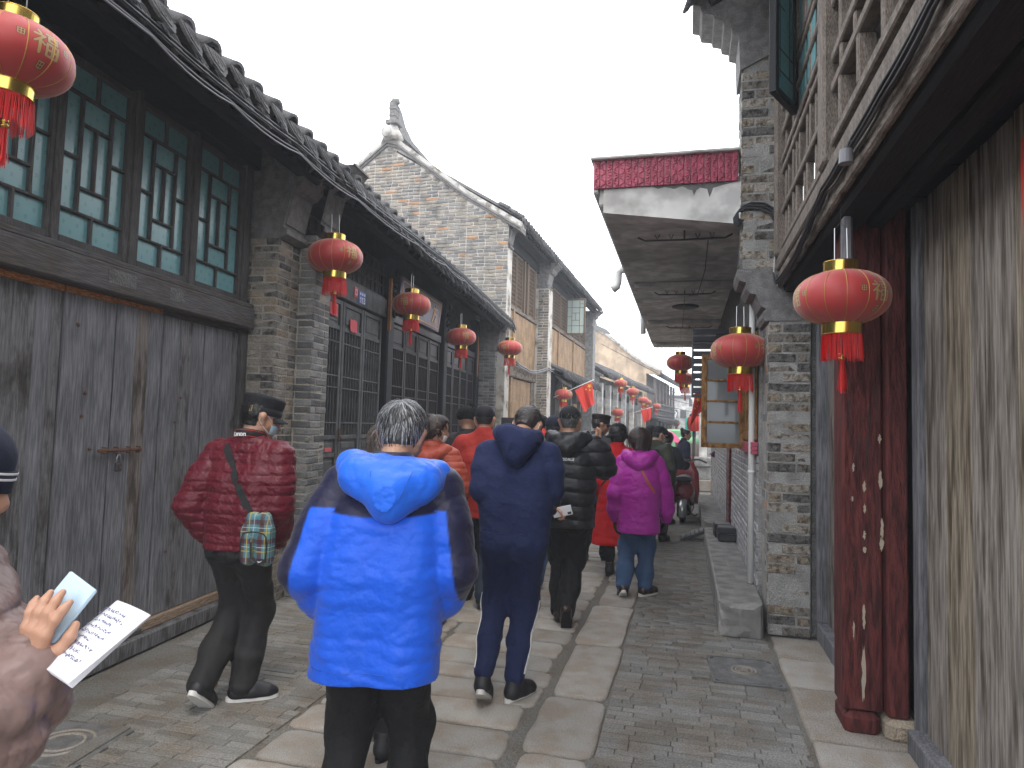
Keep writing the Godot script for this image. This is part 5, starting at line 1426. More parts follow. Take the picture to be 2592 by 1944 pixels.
func build_street_things() -> void:
	flag("large_flag", "red flag with yellow stars slanting from a white pole left of the lanterns", [Vector3(-3.02, 2.62, -18.8), Vector3(-2.56, 2.88, -18.9), Vector3(-2.46, 2.28, -18.9), Vector3(-2.75, 2.0, -18.88)], [Vector3(-3.6, 2.4, -18.7), Vector3(-2.5, 2.93, -18.91)], 9.0, [[0.8, 0.14, 0.07, 0.3], [0.62, 0.22, 0.035, 0.2], [0.78, 0.32, 0.035, 0.5]])
	flag("small_flag", "smaller red flag hanging from a pole on the low tiled house", [Vector3(-1.72, 2.33, -27.4), Vector3(-1.33, 2.43, -27.5), Vector3(-1.36, 1.96, -27.5), Vector3(-1.62, 1.82, -27.5)], [Vector3(-2.2, 2.15, -27.4), Vector3(-1.25, 2.47, -27.52)], 7.0, [])
	flag("hung_flag", "red flag with a big yellow star hanging beside the ochre casement", [Vector3(0.2, 2.42, -14.5), Vector3(0.36, 2.33, -14.5), Vector3(0.33, 1.98, -14.5), Vector3(0.06, 1.64, -14.5)], [Vector3(0.6, 2.3, -14.6), Vector3(0.18, 2.46, -14.5)], 5.0, [[0.35, 0.26, 0.055, 0.2], [0.2, 0.52, 0.02, 0.2], [0.5, 0.5, 0.02, 0.4]])
	tag(obj("red_banner", G.new().prism(PackedVector2Array([Vector2(0.4, 0.36), Vector2(0.0, 0.3), Vector2(-0.012, 0.2), Vector2(0.0, -0.05), Vector2(-0.008, -0.25), Vector2(0.4, -0.35)]), 0.006, Transform3D(Basis(Vector3.UP, -PI / 2), Vector3(1.14, 2.36, -2.70))), M.red_flag, self), "edge of a red cloth banner on the pale planks at the right border", "banner")
	# bolt and padlock on the plank doors
	bu = 0.0
	var frame := Transform3D(Basis(Vector3.UP, deg_to_rad(4.6)), Vector3(-3.56, 0, -3.32))
	var bolt := thing("door_bolt", "rusty sliding bolt across two grey door planks", "bolt", frame * lv(0.31, 1.365, 0.02), deg_to_rad(4.6))
	obj("rod", G.new().smooth().tube([Vector3(0.012, 0, 0.17), Vector3(0.012, 0, -0.2)], 0.011, 8), M.rusty, bolt)
	for k in [0.12, 0.02, -0.09, -0.18]: obj("staple", G.new().tube([Vector3(-0.01, 0.018, k), Vector3(0.022, 0.018, k), Vector3(0.026, -0.0, k), Vector3(0.022, -0.018, k), Vector3(-0.01, -0.018, k)], 0.005, 5), M.rusty, bolt)
	var pad := thing("padlock", "small steel padlock hanging below the rusty bolt", "padlock", frame * lv(0.31, 1.285, 0.035), deg_to_rad(4.6))
	inst("body", unit_box(0.02, 0.055, 0.05, 0.005), M.iron, pad, Transform3D(Basis(), Vector3(0, -0.03, 0)))
	obj("shackle", G.new().smooth().tube([Vector3(0, -0.005, -0.017), Vector3(0, 0.03, -0.017), Vector3(0, 0.048, -0.008), Vector3(0, 0.048, 0.008), Vector3(0, 0.03, 0.017), Vector3(0, -0.005, 0.017)], 0.0045, 6), M.steel, pad)
	inst("badge", unit_box(0.002, 0.014, 0.022, 0.0), M.steel, pad, Transform3D(Basis(), Vector3(0.011, -0.03, 0)))
	# manhole covers
	var mh := thing("manhole_cover", "square grey manhole cover with a round emblem, right of the stone path", "manhole cover", Vector3(0.4, 0, -4.865), 0.05)
	inst("plate", unit_box(0.44, 0.03, 0.52, 0.004), M.cover, mh, Transform3D(Basis(), Vector3(0, -0.012, 0)))
	for s in [-1, 1]:
		inst("rim", unit_box(0.016, 0.012, 0.52, 0.002), M.cover, mh, Transform3D(Basis(), Vector3(s * 0.212, 0.005, 0)))
		inst("rim", unit_box(0.40, 0.012, 0.016, 0.002), M.cover, mh, Transform3D(Basis(), Vector3(0, 0.0045, s * 0.252)))
		for t in [-1, 1]: inst("corner_mark", unit_box(0.05, 0.006, 0.01, 0.001), M.black, mh, Transform3D(Basis(Vector3.UP, s * t * 0.7), Vector3(s * 0.185, 0.003, t * 0.22)))
		inst("strip", unit_box(0.055, 0.006, 0.46, 0.001), M.cover, mh, Transform3D(Basis(), Vector3(s * 0.15, 0.005, 0)))
	inst("field", unit_box(0.2, 0.007, 0.46, 0.001), M.cover, mh, Transform3D(Basis(), Vector3(0, 0.0055, 0)))
	for r in [0.085, 0.06]: obj("emblem_ring", G.new().smooth().lathe([Vector2(r, 0.0), Vector2(r, 0.009), Vector2(r - 0.012, 0.009), Vector2(r - 0.012, 0.0)], 28, Vector3(0, 0.005, 0)), M.concrete, mh)
	for k in 3: obj("emblem_wave", G.new().smooth().tube([Vector3(-0.04, 0.011, -0.02 + k * 0.02), Vector3(-0.013, 0.012, -0.03 + k * 0.02), Vector3(0.013, 0.012, -0.01 + k * 0.02), Vector3(0.04, 0.011, -0.02 + k * 0.02)], 0.004, 5), M.concrete, mh)
	var ml := thing("manhole_cover", "worn manhole cover set in dark tiles at the lower left", "manhole cover", Vector3(-2.9, 0, -2.74), 0.1)
	inst("plate", unit_box(0.46, 0.03, 0.42, 0.004), M.cover, ml, Transform3D(Basis(), Vector3(0, -0.012, 0)))
	for r in [0.14, 0.1]: obj("emblem_ring", G.new().smooth().lathe([Vector2(r, 0.0), Vector2(r, 0.008), Vector2(r - 0.015, 0.008), Vector2(r - 0.015, 0.0)], 28, Vector3(0.0, 0.002, 0)), M.concrete, ml)
	for k in 3: inst("edge_tile", unit_box(0.09, 0.012, 0.4, 0.002), M.paver_1, ml, Transform3D(Basis(), Vector3(0.16 + k * 0.0, 0.006 - k * 0.02, 0)))
	# lamp post by its stone column
	var lp := thing("stone_column", "white square column on a stepped grey stone base beside the wall", "column", Vector3(0.46, 0, -18.75))
	inst("base_block", unit_box(0.66, 0.3, 0.6, 0.02), M.concrete, lp, Transform3D(Basis(), Vector3(0, 0.15, 0)))
	inst("pedestal", unit_box(0.36, 0.34, 0.36, 0.015), M.brick_grey_3, lp, Transform3D(Basis(), Vector3(0.02, 0.47, 0)))
	inst("cap_block", unit_box(0.48, 0.24, 0.48, 0.02), M.brick_grey_3, lp, Transform3D(Basis(), Vector3(0.02, 0.76, 0)))
	inst("shaft", unit_box(0.2, 2.4, 0.2, 0.01), M.plaster_white, lp, Transform3D(Basis(), Vector3(0.0, 2.08, 0)))
	var ld := thing("street_lamp", "dark pole street lamp with a ribbed red lantern head", "street lamp", Vector3(0.24, 0, -19.2))
	obj("pole", G.new().smooth().tube([Vector3.ZERO, Vector3(0, 1.6, 0)], 0.045, 10), M.iron, ld)
	obj("lamp_head", G.new().smooth().lathe([Vector2(0.1, 1.56), Vector2(0.17, 1.62), Vector2(0.19, 1.78), Vector2(0.16, 1.94), Vector2(0.1, 1.98)], 16, Vector3.ZERO, true), M.red_flag, ld)
	for i in 12: obj("rib", G.new().tube([Vector3(0.17, 1.62, 0), Vector3(0.193, 1.78, 0), Vector3(0.16, 1.94, 0)], 0.008, 4), M.iron, ld, Transform3D(Basis(Vector3.UP, TAU * i / 12), Vector3.ZERO))
	obj("cap", G.new().lathe([Vector2(0.13, 1.97), Vector2(0.13, 2.01), Vector2(0.03, 2.1)], 12, Vector3.ZERO, true), M.iron, ld)
	var gate := thing("dark_gate", "dark metal gate leaf standing open behind the stone column", "gate", Vector3(0.78, 0, -16.9))
	for i in 9: inst("bar", unit_box(0.025, 1.3, 0.025, 0.0), M.iron, gate, Transform3D(Basis(), Vector3(-0.16 + i * 0.04, 0.75, -i * 0.05)))
	# umbrella, stall and cart at the hazy end
	var um := thing("pink_umbrella", "pink umbrella tilted over a street stall", "umbrella", Vector3(-0.65, 0, -26.6))
	var axis := Basis(Vector3.BACK, -0.45)
	for i in 8:
		var g := G.new().smooth()
		for k in 4:
			for s in 4:
				var pt := func(kk, ss): return axis * (Basis(Vector3.UP, TAU * (i + ss / 4.0) / 8) * Vector3(kk / 4.0 * 0.62, 0.3 - 0.26 * pow(kk / 4.0, 1.7) - 0.03 * sin(PI * ss / 4.0) * kk / 4.0, 0)) + Vector3(0, 1.25, 0)
				g.quad(pt.call(k, s), pt.call(k, s + 1), pt.call(k + 1, s + 1), pt.call(k + 1, s))
		obj("panel", g, M.pink, um)
	obj("pole", G.new().tube([Vector3(-0.1, 0.0, 0), Vector3(0.12, 1.5, 0)], 0.014, 6), M.steel, um)
	var cart := thing("tricycle_cart", "grey delivery tricycle with a green cloth over its load", "tricycle", Vector3(0.05, 0, -27.5))
	inst("box", unit_box(0.9, 0.5, 1.3, 0.03), M.concrete, cart, Transform3D(Basis(), Vector3(0.05, 0.85, 0)))
	inst("tail_board", unit_box(0.86, 0.18, 0.03, 0.01), M.red_paper, cart, Transform3D(Basis(), Vector3(0.05, 0.5, 0.66)))
	for s in [-1, 1]:
		obj("wheel", G.new().smooth().lathe([Vector2(0.2, -0.04), Vector2(0.27, -0.03), Vector2(0.27, 0.03), Vector2(0.2, 0.04)], 18, Vector3(0.05 + s * 0.42, 0.28, 0.2), true, Basis(Vector3.BACK, PI / 2)), M.black, cart)
	inst("axle", unit_box(0.84, 0.05, 0.05, 0.0), M.iron, cart, Transform3D(Basis(), Vector3(0.05, 0.28, 0.2)))
	obj("cloth", G.new().smooth().lathe([Vector2(0.5, 1.08), Vector2(0.46, 1.2), Vector2(0.3, 1.3), Vector2(0.05, 1.33)], 14, Vector3(0.05, 0, 0.1), true), M.green_cloth, cart)
	var st := thing("green_stall", "green draped market stall far down the street", "stall", Vector3(0.0, 0, -33.0))
	inst("drape", unit_box(1.5, 1.0, 0.6, 0.08), M.green_cloth, st, Transform3D(Basis(), Vector3(-0.4, 1.1, 0)))
	inst("hung_cloth", unit_box(0.5, 0.9, 0.1, 0.03), M.teal_cloth, st, Transform3D(Basis(), Vector3(0.25, 1.7, 0.2)))
	for s in [-1, 1]: inst("leg", unit_box(0.06, 0.7, 0.06, 0.0), M.iron, st, Transform3D(Basis(), Vector3(-0.4 + s * 0.6, 0.35, 0)))
	build_scooter()

func build_scooter() -> void:
	var s := thing("red_scooter", "dark red motor scooter with a chrome rear mudguard, seen from behind", "scooter", Vector3(-0.04, 0, -11.95), -0.08)
	var ring := func(r: float, w: float, at: Vector3) -> G: return G.new().smooth().lathe([Vector2(r - w, -w), Vector2(r, -w * 0.7), Vector2(r + 0.006, 0.0), Vector2(r, w * 0.7), Vector2(r - w, w)], 26, at, false, Basis(Vector3.BACK, PI / 2))
	for z in [-0.2, -1.35]:
		var w := part("wheel", s, Vector3(0, 0.215, z))
		obj("tyre", ring.call(0.21, 0.055, Vector3.ZERO), M.black, w)
		obj("rim", G.new().smooth().lathe([Vector2(0.02, -0.05), Vector2(0.12, -0.04), Vector2(0.155, -0.03), Vector2(0.155, 0.03), Vector2(0.12, 0.04), Vector2(0.02, 0.05)], 20, Vector3.ZERO, true, Basis(Vector3.BACK, PI / 2)), M.steel, w)
	var fend := []
	for i in 10:
		var a := lerpf(-0.35, 2.2, i / 9.0)
		var c := Vector3(0, 0.215 + sin(a) * 0.26, -0.2 + cos(a) * 0.26)
		var out := Vector3(0, sin(a), cos(a))
		var rg := PackedVector3Array()
		for k in 9:
			var b := lerpf(-1.3, 1.3, k / 8.0)
			rg.append(c + Vector3(sin(b) * 0.085, 0, 0) + out * (cos(b) * 0.055 - 0.03))
		fend.append(rg)
	obj("mudguard", G.new().smooth().loft(fend, false, false), M.steel, s)
	var body := []
	for q in [[-0.02, 0.46, 0.10, 0.06], [-0.06, 0.52, 0.15, 0.14], [-0.3, 0.55, 0.19, 0.2], [-0.6, 0.5, 0.18, 0.18], [-0.8, 0.36, 0.15, 0.12], [-0.95, 0.26, 0.16, 0.05], [-1.15, 0.26, 0.16, 0.05]]:
		var rg := PackedVector3Array()
		for k in 14:
			var a := TAU * k / 14.0
			rg.append(Vector3(cos(a) * q[2], q[1] + sin(a) * q[3], q[0]))
		body.append(rg)
	obj("body_shell", G.new().smooth().loft(body), M.scooter_red, s)
	var shield := []
	for q in [[-1.1, 0.25, 0.2], [-1.18, 0.5, 0.22], [-1.24, 0.8, 0.2], [-1.26, 1.0, 0.1]]:
		var rg := PackedVector3Array()
		for k in 12:
			var a := TAU * k / 12.0
			rg.append(Vector3(cos(a) * q[2], q[1], q[0] + sin(a) * 0.05 - absf(cos(a)) * -0.04))
		shield.append(rg)
	obj("leg_shield", G.new().smooth().loft(shield), M.scooter_red, s)
	var seat := []
	for q in [[0.0, 0.12], [-0.1, 0.16], [-0.4, 0.15], [-0.65, 0.11], [-0.7, 0.05]]:
		var rg := PackedVector3Array()
		for k in 12:
			var a := TAU * k / 12.0
			rg.append(Vector3(cos(a) * q[1], 0.75 + sin(a) * 0.05, q[0]))
		seat.append(rg)
	obj("seat", G.new().smooth().loft(seat), M.black, s)
	obj("handlebar", G.new().smooth().tube([Vector3(-0.34, 1.0, -1.12), Vector3(-0.2, 1.05, -1.2), Vector3(0, 1.03, -1.24), Vector3(0.2, 1.05, -1.2), Vector3(0.34, 1.0, -1.12)], 0.016, 8), M.iron, s)
	obj("tail_light", G.new().box(Vector3(0, 0.5, 0.0), Vector3(0.09, 0.05, 0.03), 0.008), M.scooter_red, s)
	obj("stand", G.new().tube([Vector3(0.08, 0.2, -0.3), Vector3(0.2, 0.12, -0.25), Vector3(0.24, 0.16, -0.2)], 0.012, 6), M.iron, s)
	obj("carrier", G.new().smooth().tube([Vector3(0.1, 0.42, -0.3), Vector3(0.2, 0.3, 0.0), Vector3(0.16, 0.2, 0.1), Vector3(0.13, 0.32, 0.06)], 0.012, 6), M.iron, s)

# ---------- smooth bodies and clothes: tapered capsules joined by a soft minimum, meshed as surface nets
class Field:
	var a := PackedVector3Array()
	var b := PackedVector3Array()
	var ra := PackedFloat32Array()
	var rb := PackedFloat32Array()
	var free := PackedByteArray()  # 1: not trimmed by the planes (sleeves)
	var soft := 0.02
	var planes: Array[Plane] = []
	var noise: FastNoiseLite
	var amp := 0.0
	var stretch := Vector3.ONE
	var quilt := 0.0
	var quilt_amp := 0.0
	func bone(p: Vector3, q: Vector3, r0: float, r1: float, loose := 0) -> Field:
		a.append(p); b.append(q); ra.append(r0); rb.append(r1); free.append(loose)
		return self
	func chain(pts: Array, radii: Array, loose := 0) -> Field:
		for i in pts.size() - 1: bone(pts[i], pts[i + 1], radii[i], radii[i + 1], loose)
		return self
	func one(i: int, p: Vector3) -> float:
		var ab := b[i] - a[i]
		var ap := p - a[i]
		var h := clampf(ap.dot(ab) / maxf(ab.length_squared(), 1e-9), 0.0, 1.0)
		return (ap - ab * h).length() - lerpf(ra[i], rb[i], h)
	func value(p: Vector3, ids: PackedInt32Array) -> float:
		var s0 := 0.0
		var s1 := 0.0
		var inv := -1.0 / soft
		for i in ids:
			var p0 := a[i]
			var ab := b[i] - p0
			var ap := p - p0
			var h := clampf(ap.dot(ab) / maxf(ab.length_squared(), 1e-9), 0.0, 1.0)
			var r0 := ra[i]
			var e := exp(inv * ((ap - ab * h).length() - r0 - (rb[i] - r0) * h))
			if free[i]: s1 += e
			else: s0 += e
		var d0 := -soft * log(s0) if s0 > 1e-200 else 9.0
		var d1 := -soft * log(s1) if s1 > 1e-200 else 9.0
		var bump := 0.0
		if amp > 0.0: bump += amp * noise.get_noise_3d(p.x * stretch.x, p.y * stretch.y, p.z * stretch.z)
		if quilt > 0.0: bump -= quilt_amp * (sqrt(absf(sin(PI * p.y / quilt + 0.35 * sin(p.x * 9.0)))) - 0.6)
		d0 += bump
		d1 += bump
		for pl in planes: d0 = maxf(d0, pl.distance_to(p))
		if d1 > 8.0: return d0
		if d0 > 8.0: return d1
		var k := 0.018
		var hh := maxf(k - absf(d0 - d1), 0.0) / k
		return minf(d0, d1) - hh * hh * k * 0.25
	func nearest_free(p: Vector3) -> bool:
		var m := [9.0, 9.0]
		for i in a.size(): m[free[i]] = minf(m[free[i]], one(i, p))
		return m[1] < m[0]
	# [vertices, normals, indices]
	func surface(cell: float) -> Array:
		var lo := Vector3.ONE * 99.0
		var hi := -lo
		for i in a.size():
			var r := Vector3.ONE * (maxf(ra[i], rb[i]) + amp + quilt_amp + cell * 2.0)
			lo = lo.min(a[i] - r).min(b[i] - r)
			hi = hi.max(a[i] + r).max(b[i] + r)
		var B := 6
		var bn := Vector3i(((hi - lo) / (cell * B)).ceil())
		var n := bn * B + Vector3i.ONE
		var sy := n.x
		var sz := n.x * n.y
		var val := PackedFloat32Array()
		val.resize(sz * n.z)
		val.fill(1.0)
		var half := cell * B * 0.5
		var reach := half * 1.733 + cell * 2.0 + amp + quilt_amp
		var blocks := []
		for bz in bn.z:
			for by in bn.y:
				for bx in bn.x:
					var c := lo + Vector3(bx * B, by * B, bz * B) * cell + Vector3.ONE * half
					var dm := 9.0
					var ds := PackedFloat32Array()
					for i in a.size():
						var d := one(i, c)
						ds.append(d)
						dm = minf(dm, d)
					if dm > reach + soft * 2.0: continue
					var deep := dm < -reach
					if deep:
						for pl in planes: if pl.distance_to(c) > -reach: deep = false
					if deep:
						for z in B:
							for y in B:
								for x in B: val[(bx * B + x) + (by * B + y) * sy + (bz * B + z) * sz] = -1.0
						continue
					var ids := PackedInt32Array()
					for i in ds.size(): if ds[i] < dm + reach * 2.0 + soft * 3.0: ids.append(i)
					blocks.append(Vector3i(bx, by, bz))
					for z in B:
						for y in B:
							for x in B:
								var k := (bx * B + x) + (by * B + y) * sy + (bz * B + z) * sz
								val[k] = value(lo + Vector3(bx * B + x, by * B + y, bz * B + z) * cell, ids)
		var at := PackedInt32Array()
		at.resize(val.size())
		at.fill(-1)
		var vs := PackedVector3Array()
		var ns := PackedVector3Array()
		var ix := PackedInt32Array()
		for bl in blocks:
			for z in B:
				for y in B:
					for x in B:
						var i: int = bl.x * B + x
						var j: int = bl.y * B + y
						var k: int = bl.z * B + z
						var o := i + j * sy + k * sz
						var v0 := val[o]; var v1 := val[o + 1]; var v2 := val[o + sy]; var v3 := val[o + sy + 1]
						var v4 := val[o + sz]; var v5 := val[o + sz + 1]; var v6 := val[o + sz + sy]; var v7 := val[o + sz + sy + 1]
						var s := int(v0 < 0) + int(v1 < 0) + int(v2 < 0) + int(v3 < 0) + int(v4 < 0) + int(v5 < 0) + int(v6 < 0) + int(v7 < 0)
						if s == 0 or s == 8: continue
						var g := Vector3(v1 + v3 + v5 + v7 - v0 - v2 - v4 - v6, v2 + v3 + v6 + v7 - v0 - v1 - v4 - v5, v4 + v5 + v6 + v7 - v0 - v1 - v2 - v3) * 0.25
						var mean := (v0 + v1 + v2 + v3 + v4 + v5 + v6 + v7) * 0.125
						var off := (g * (-mean / maxf(g.length_squared(), 1e-12))).clamp(Vector3.ONE * -0.5, Vector3.ONE * 0.5)
						at[o] = vs.size()
						vs.append(lo + (Vector3(i, j, k) + Vector3.ONE * 0.5 + off) * cell)
						ns.append(g.normalized())
		for bl in blocks:
			for z in B:
				for y in B:
					for x in B:
						var i: int = bl.x * B + x
						var j: int = bl.y * B + y
						var k: int = bl.z * B + z
						var o := i + j * sy + k * sz
						if at[o] < 0: continue
						var inside := val[o] < 0
						for e in 3:
							var step: int = [1, sy, sz][e]
							if (val[o + step] < 0) == inside: continue
							var s1: int = [sy, sz, 1][e]
							var s2: int = [sz, 1, sy][e]
							if o - s1 - s2 < 0: continue
							var q0 := at[o - s1 - s2]; var q1 := at[o - s2]; var q2 := at[o]; var q3 := at[o - s1]
							if q0 < 0 or q1 < 0 or q3 < 0: continue
							if inside: ix.append_array(PackedInt32Array([q0, q2, q1, q0, q3, q2]))
							else: ix.append_array(PackedInt32Array([q0, q1, q2, q0, q2, q3]))
		return [vs, ns, ix]

var jobs := []

func field_mesh(f: Field, cell: float, tint: Variant = null, now := false) -> ArrayMesh:
	var m := ArrayMesh.new()
	var job := [m, f, cell, tint, []]
	if now: finish_job(job, skin_job(job))
	else: jobs.append(job)
	return m

# the surfaces are worked out side by side, then handed to their meshes in order
func run_jobs() -> void:
	var threads := []
	var n := 4
	for t in n:
		var th := Thread.new()
		th.start(func() -> void:
			var i: int = t
			while i < jobs.size():
				jobs[i][4] = skin_job(jobs[i])
				i += n)
		threads.append(th)
	for th in threads: th.wait_to_finish()
	for j in jobs: finish_job(j, j[4])

func finish_job(job: Array, arr: Array) -> void:
	(job[0] as ArrayMesh).add_surface_from_arrays(Mesh.PRIMITIVE_TRIANGLES, arr)

func skin_job(job: Array) -> Array:
	var f: Field = job[1]
	var tint: Variant = job[3]
	var s := f.surface(job[2])
	var arr := []
	arr.resize(Mesh.ARRAY_MAX)
	arr[Mesh.ARRAY_VERTEX] = s[0]
	arr[Mesh.ARRAY_NORMAL] = s[1]
	arr[Mesh.ARRAY_INDEX] = s[2]
	var cs := PackedColorArray()
	var vs: PackedVector3Array = s[0]
	cs.resize(vs.size())
	cs.fill(Color.WHITE)
	if tint != null:
		for i in vs.size(): cs[i] = tint.call(vs[i], f.nearest_free(vs[i]))
	arr[Mesh.ARRAY_COLOR] = cs
	var uv := PackedVector2Array()
	uv.resize(vs.size())
	arr[Mesh.ARRAY_TEX_UV] = uv
	return arr

func ridged(freq: float, seed_: int) -> FastNoiseLite:
	var n := FastNoiseLite.new()
	n.noise_type = FastNoiseLite.TYPE_SIMPLEX_SMOOTH
	n.fractal_type = FastNoiseLite.FRACTAL_RIDGED
	n.fractal_octaves = 2
	n.frequency = freq
	n.seed = seed_
	return n

# a head: origin between the ears at eye height, looking along -z
func head_mesh() -> ArrayMesh:
	if CACHE.has("head"): return CACHE["head"]
	var f := Field.new()
	f.soft = 0.009
	f.bone(Vector3(0, 0.035, 0.03), Vector3(0, 0.035, -0.025), 0.079, 0.076)
	f.bone(Vector3(0, 0.0, 0.0), Vector3(0, -0.02, -0.035), 0.068, 0.058)
	f.bone(Vector3(0, -0.045, -0.02), Vector3(0, -0.085, -0.062), 0.055, 0.028)
	for s in [-1, 1]:
		f.bone(Vector3(s * 0.045, -0.06, -0.01), Vector3(s * 0.018, -0.088, -0.06), 0.028, 0.018)
		f.bone(Vector3(s * 0.034, -0.022, -0.066), Vector3(s * 0.04, -0.03, -0.05), 0.024, 0.026)
		f.bone(Vector3(s * 0.012, 0.024, -0.09), Vector3(s * 0.045, 0.022, -0.074), 0.011, 0.011)
		f.bone(Vector3(s * 0.077, 0.012, 0.012), Vector3(s * 0.083, 0.002, 0.018), 0.012, 0.013)
		f.bone(Vector3(s * 0.083, 0.002, 0.018), Vector3(s * 0.076, -0.035, 0.006), 0.012, 0.009)
	f.bone(Vector3(0, 0.01, -0.092), Vector3(0, -0.028, -0.112), 0.009, 0.013)
	f.bone(Vector3(-0.013, -0.03, -0.1), Vector3(0.013, -0.03, -0.1), 0.01, 0.01)
	f.bone(Vector3(-0.018, -0.056, -0.092), Vector3(0.018, -0.056, -0.092), 0.008, 0.008)
	f.bone(Vector3(-0.014, -0.066, -0.09), Vector3(0.014, -0.066, -0.09), 0.008, 0.008)
	f.bone(Vector3(0, -0.05, 0.02), Vector3(0, -0.2, 0.035), 0.054, 0.06)
	CACHE["head"] = field_mesh(f, 0.0055, null, true)
	return CACHE["head"]

# a hand: wrist at the origin, fingers pointing down (-y), thumb towards -z, palm towards -x * side
func hand_mesh(side: int, curl: float, thumb_in := 0.3, spread := 0.04) -> ArrayMesh:
	var key := "hand%d_%.2f_%.2f_%.2f" % [side, curl, thumb_in, spread]
	if CACHE.has(key): return CACHE[key]
	var f := Field.new()
	f.soft = 0.0045
	var pn := Vector3(-side, 0, 0)
	f.bone(Vector3(0, 0.06, 0), Vector3(0, 0.0, 0), 0.027, 0.024)
	for z in [-0.024, -0.008, 0.008, 0.024]: f.bone(Vector3(0, -0.005, z * 0.6), Vector3(0, -0.078, z * 1.15), 0.0145, 0.0115)
	var lens := [0.078, 0.086, 0.08, 0.062]
	for i in 4:
		var z: float = -0.0285 + i * 0.019
		var p := Vector3(0, -0.08 - (0.004 if i == 1 else 0.0), z)
		var ang := 0.0
		var out := (i - 1.5) * spread
		var l: float = lens[i]
		var r := 0.0092 if i < 3 else 0.008
		for k in 3:
			ang += curl * [0.75, 0.95, 0.6][k] * (1.0 + 0.12 * i)
			var d := (Vector3(0, -cos(ang), 0) + pn * sin(ang) + Vector3(0, 0, out)).normalized()
			var q: Vector3 = p + d * l * [0.46, 0.3, 0.24][k]
			f.bone(p, q, r - 0.0004 * k, r - 0.0008 * (k + 1))
			p = q
	var t0 := Vector3(-side * 0.006, -0.022, -0.022)
	var t1 := t0 + (Vector3(-side * (0.25 + 0.5 * thumb_in), -0.62, -0.75 + 0.4 * thumb_in)).normalized() * 0.043
	var t2 := t1 + (Vector3(-side * (0.2 + 0.6 * thumb_in), -0.85, -0.3 + 0.3 * thumb_in)).normalized() * 0.032
	var t3 := t2 + (Vector3(-side * (0.3 + 0.8 * thumb_in), -0.8, 0.05 + 0.3 * thumb_in)).normalized() * 0.025
	f.chain([t0, t1, t2, t3], [0.0145, 0.0115, 0.0102, 0.0085])
	CACHE[key] = field_mesh(f, 0.0036, null, true)
	return CACHE[key]

func on_scalp(f: Field, c: Vector3, d: Vector3, ids: PackedInt32Array, off: float) -> Vector3:
	var t := 0.17
	for k in 4: t -= f.value(c + d * t, ids) - off
	return c + d * maxf(t, 0.05)

# ribbons of hair growing from a scalp round a head
func hair_strands(n: int, pick_dir: Callable, length: float, lift: float, width: float, tones: Array, droop: float, surf: Field, seed_: int, part_at := Vector3(0.01, 0.11, 0.03)) -> ArrayMesh:
	var r := RandomNumberGenerator.new()
	r.seed = seed_
	var g := G.new()
	var ids := PackedInt32Array(range(surf.a.size()))
	for i in n:
		var d: Vector3 = pick_dir.call(r)
		if d == Vector3.ZERO: continue
		var c := Vector3(0, 0.037, 0.001)
		var p := on_scalp(surf, c, d, ids, 0.0)
		var flow := (p - part_at)
		flow = (flow - d * flow.dot(d)).normalized() + Vector3(r.randf_range(-0.35, 0.35), r.randf_range(-0.3, 0.1), r.randf_range(-0.35, 0.35))
		var l := length * r.randf_range(0.6, 1.2)
		var tone: Color = tones[r.randi() % tones.size()]
		g.col(tone * r.randf_range(0.8, 1.2))
		var last: Vector3
		var side := flow.cross(d).normalized() * width * r.randf_range(0.6, 1.3)
		var prev_s := side
		for k in 4:
			var t := k / 3.0
			var q := p + flow * l * t
			q = on_scalp(surf, c, (q - c).normalized(), ids, lift * (0.25 + sin(t * 2.2))) + Vector3(0, -droop * t * t, 0)
			var w := side * (1.0 - 0.75 * t * t)
			if k > 0: g.quad(last - prev_s, last + prev_s, q + w, q - w)
			last = q
			prev_s = w
	return g.mesh()

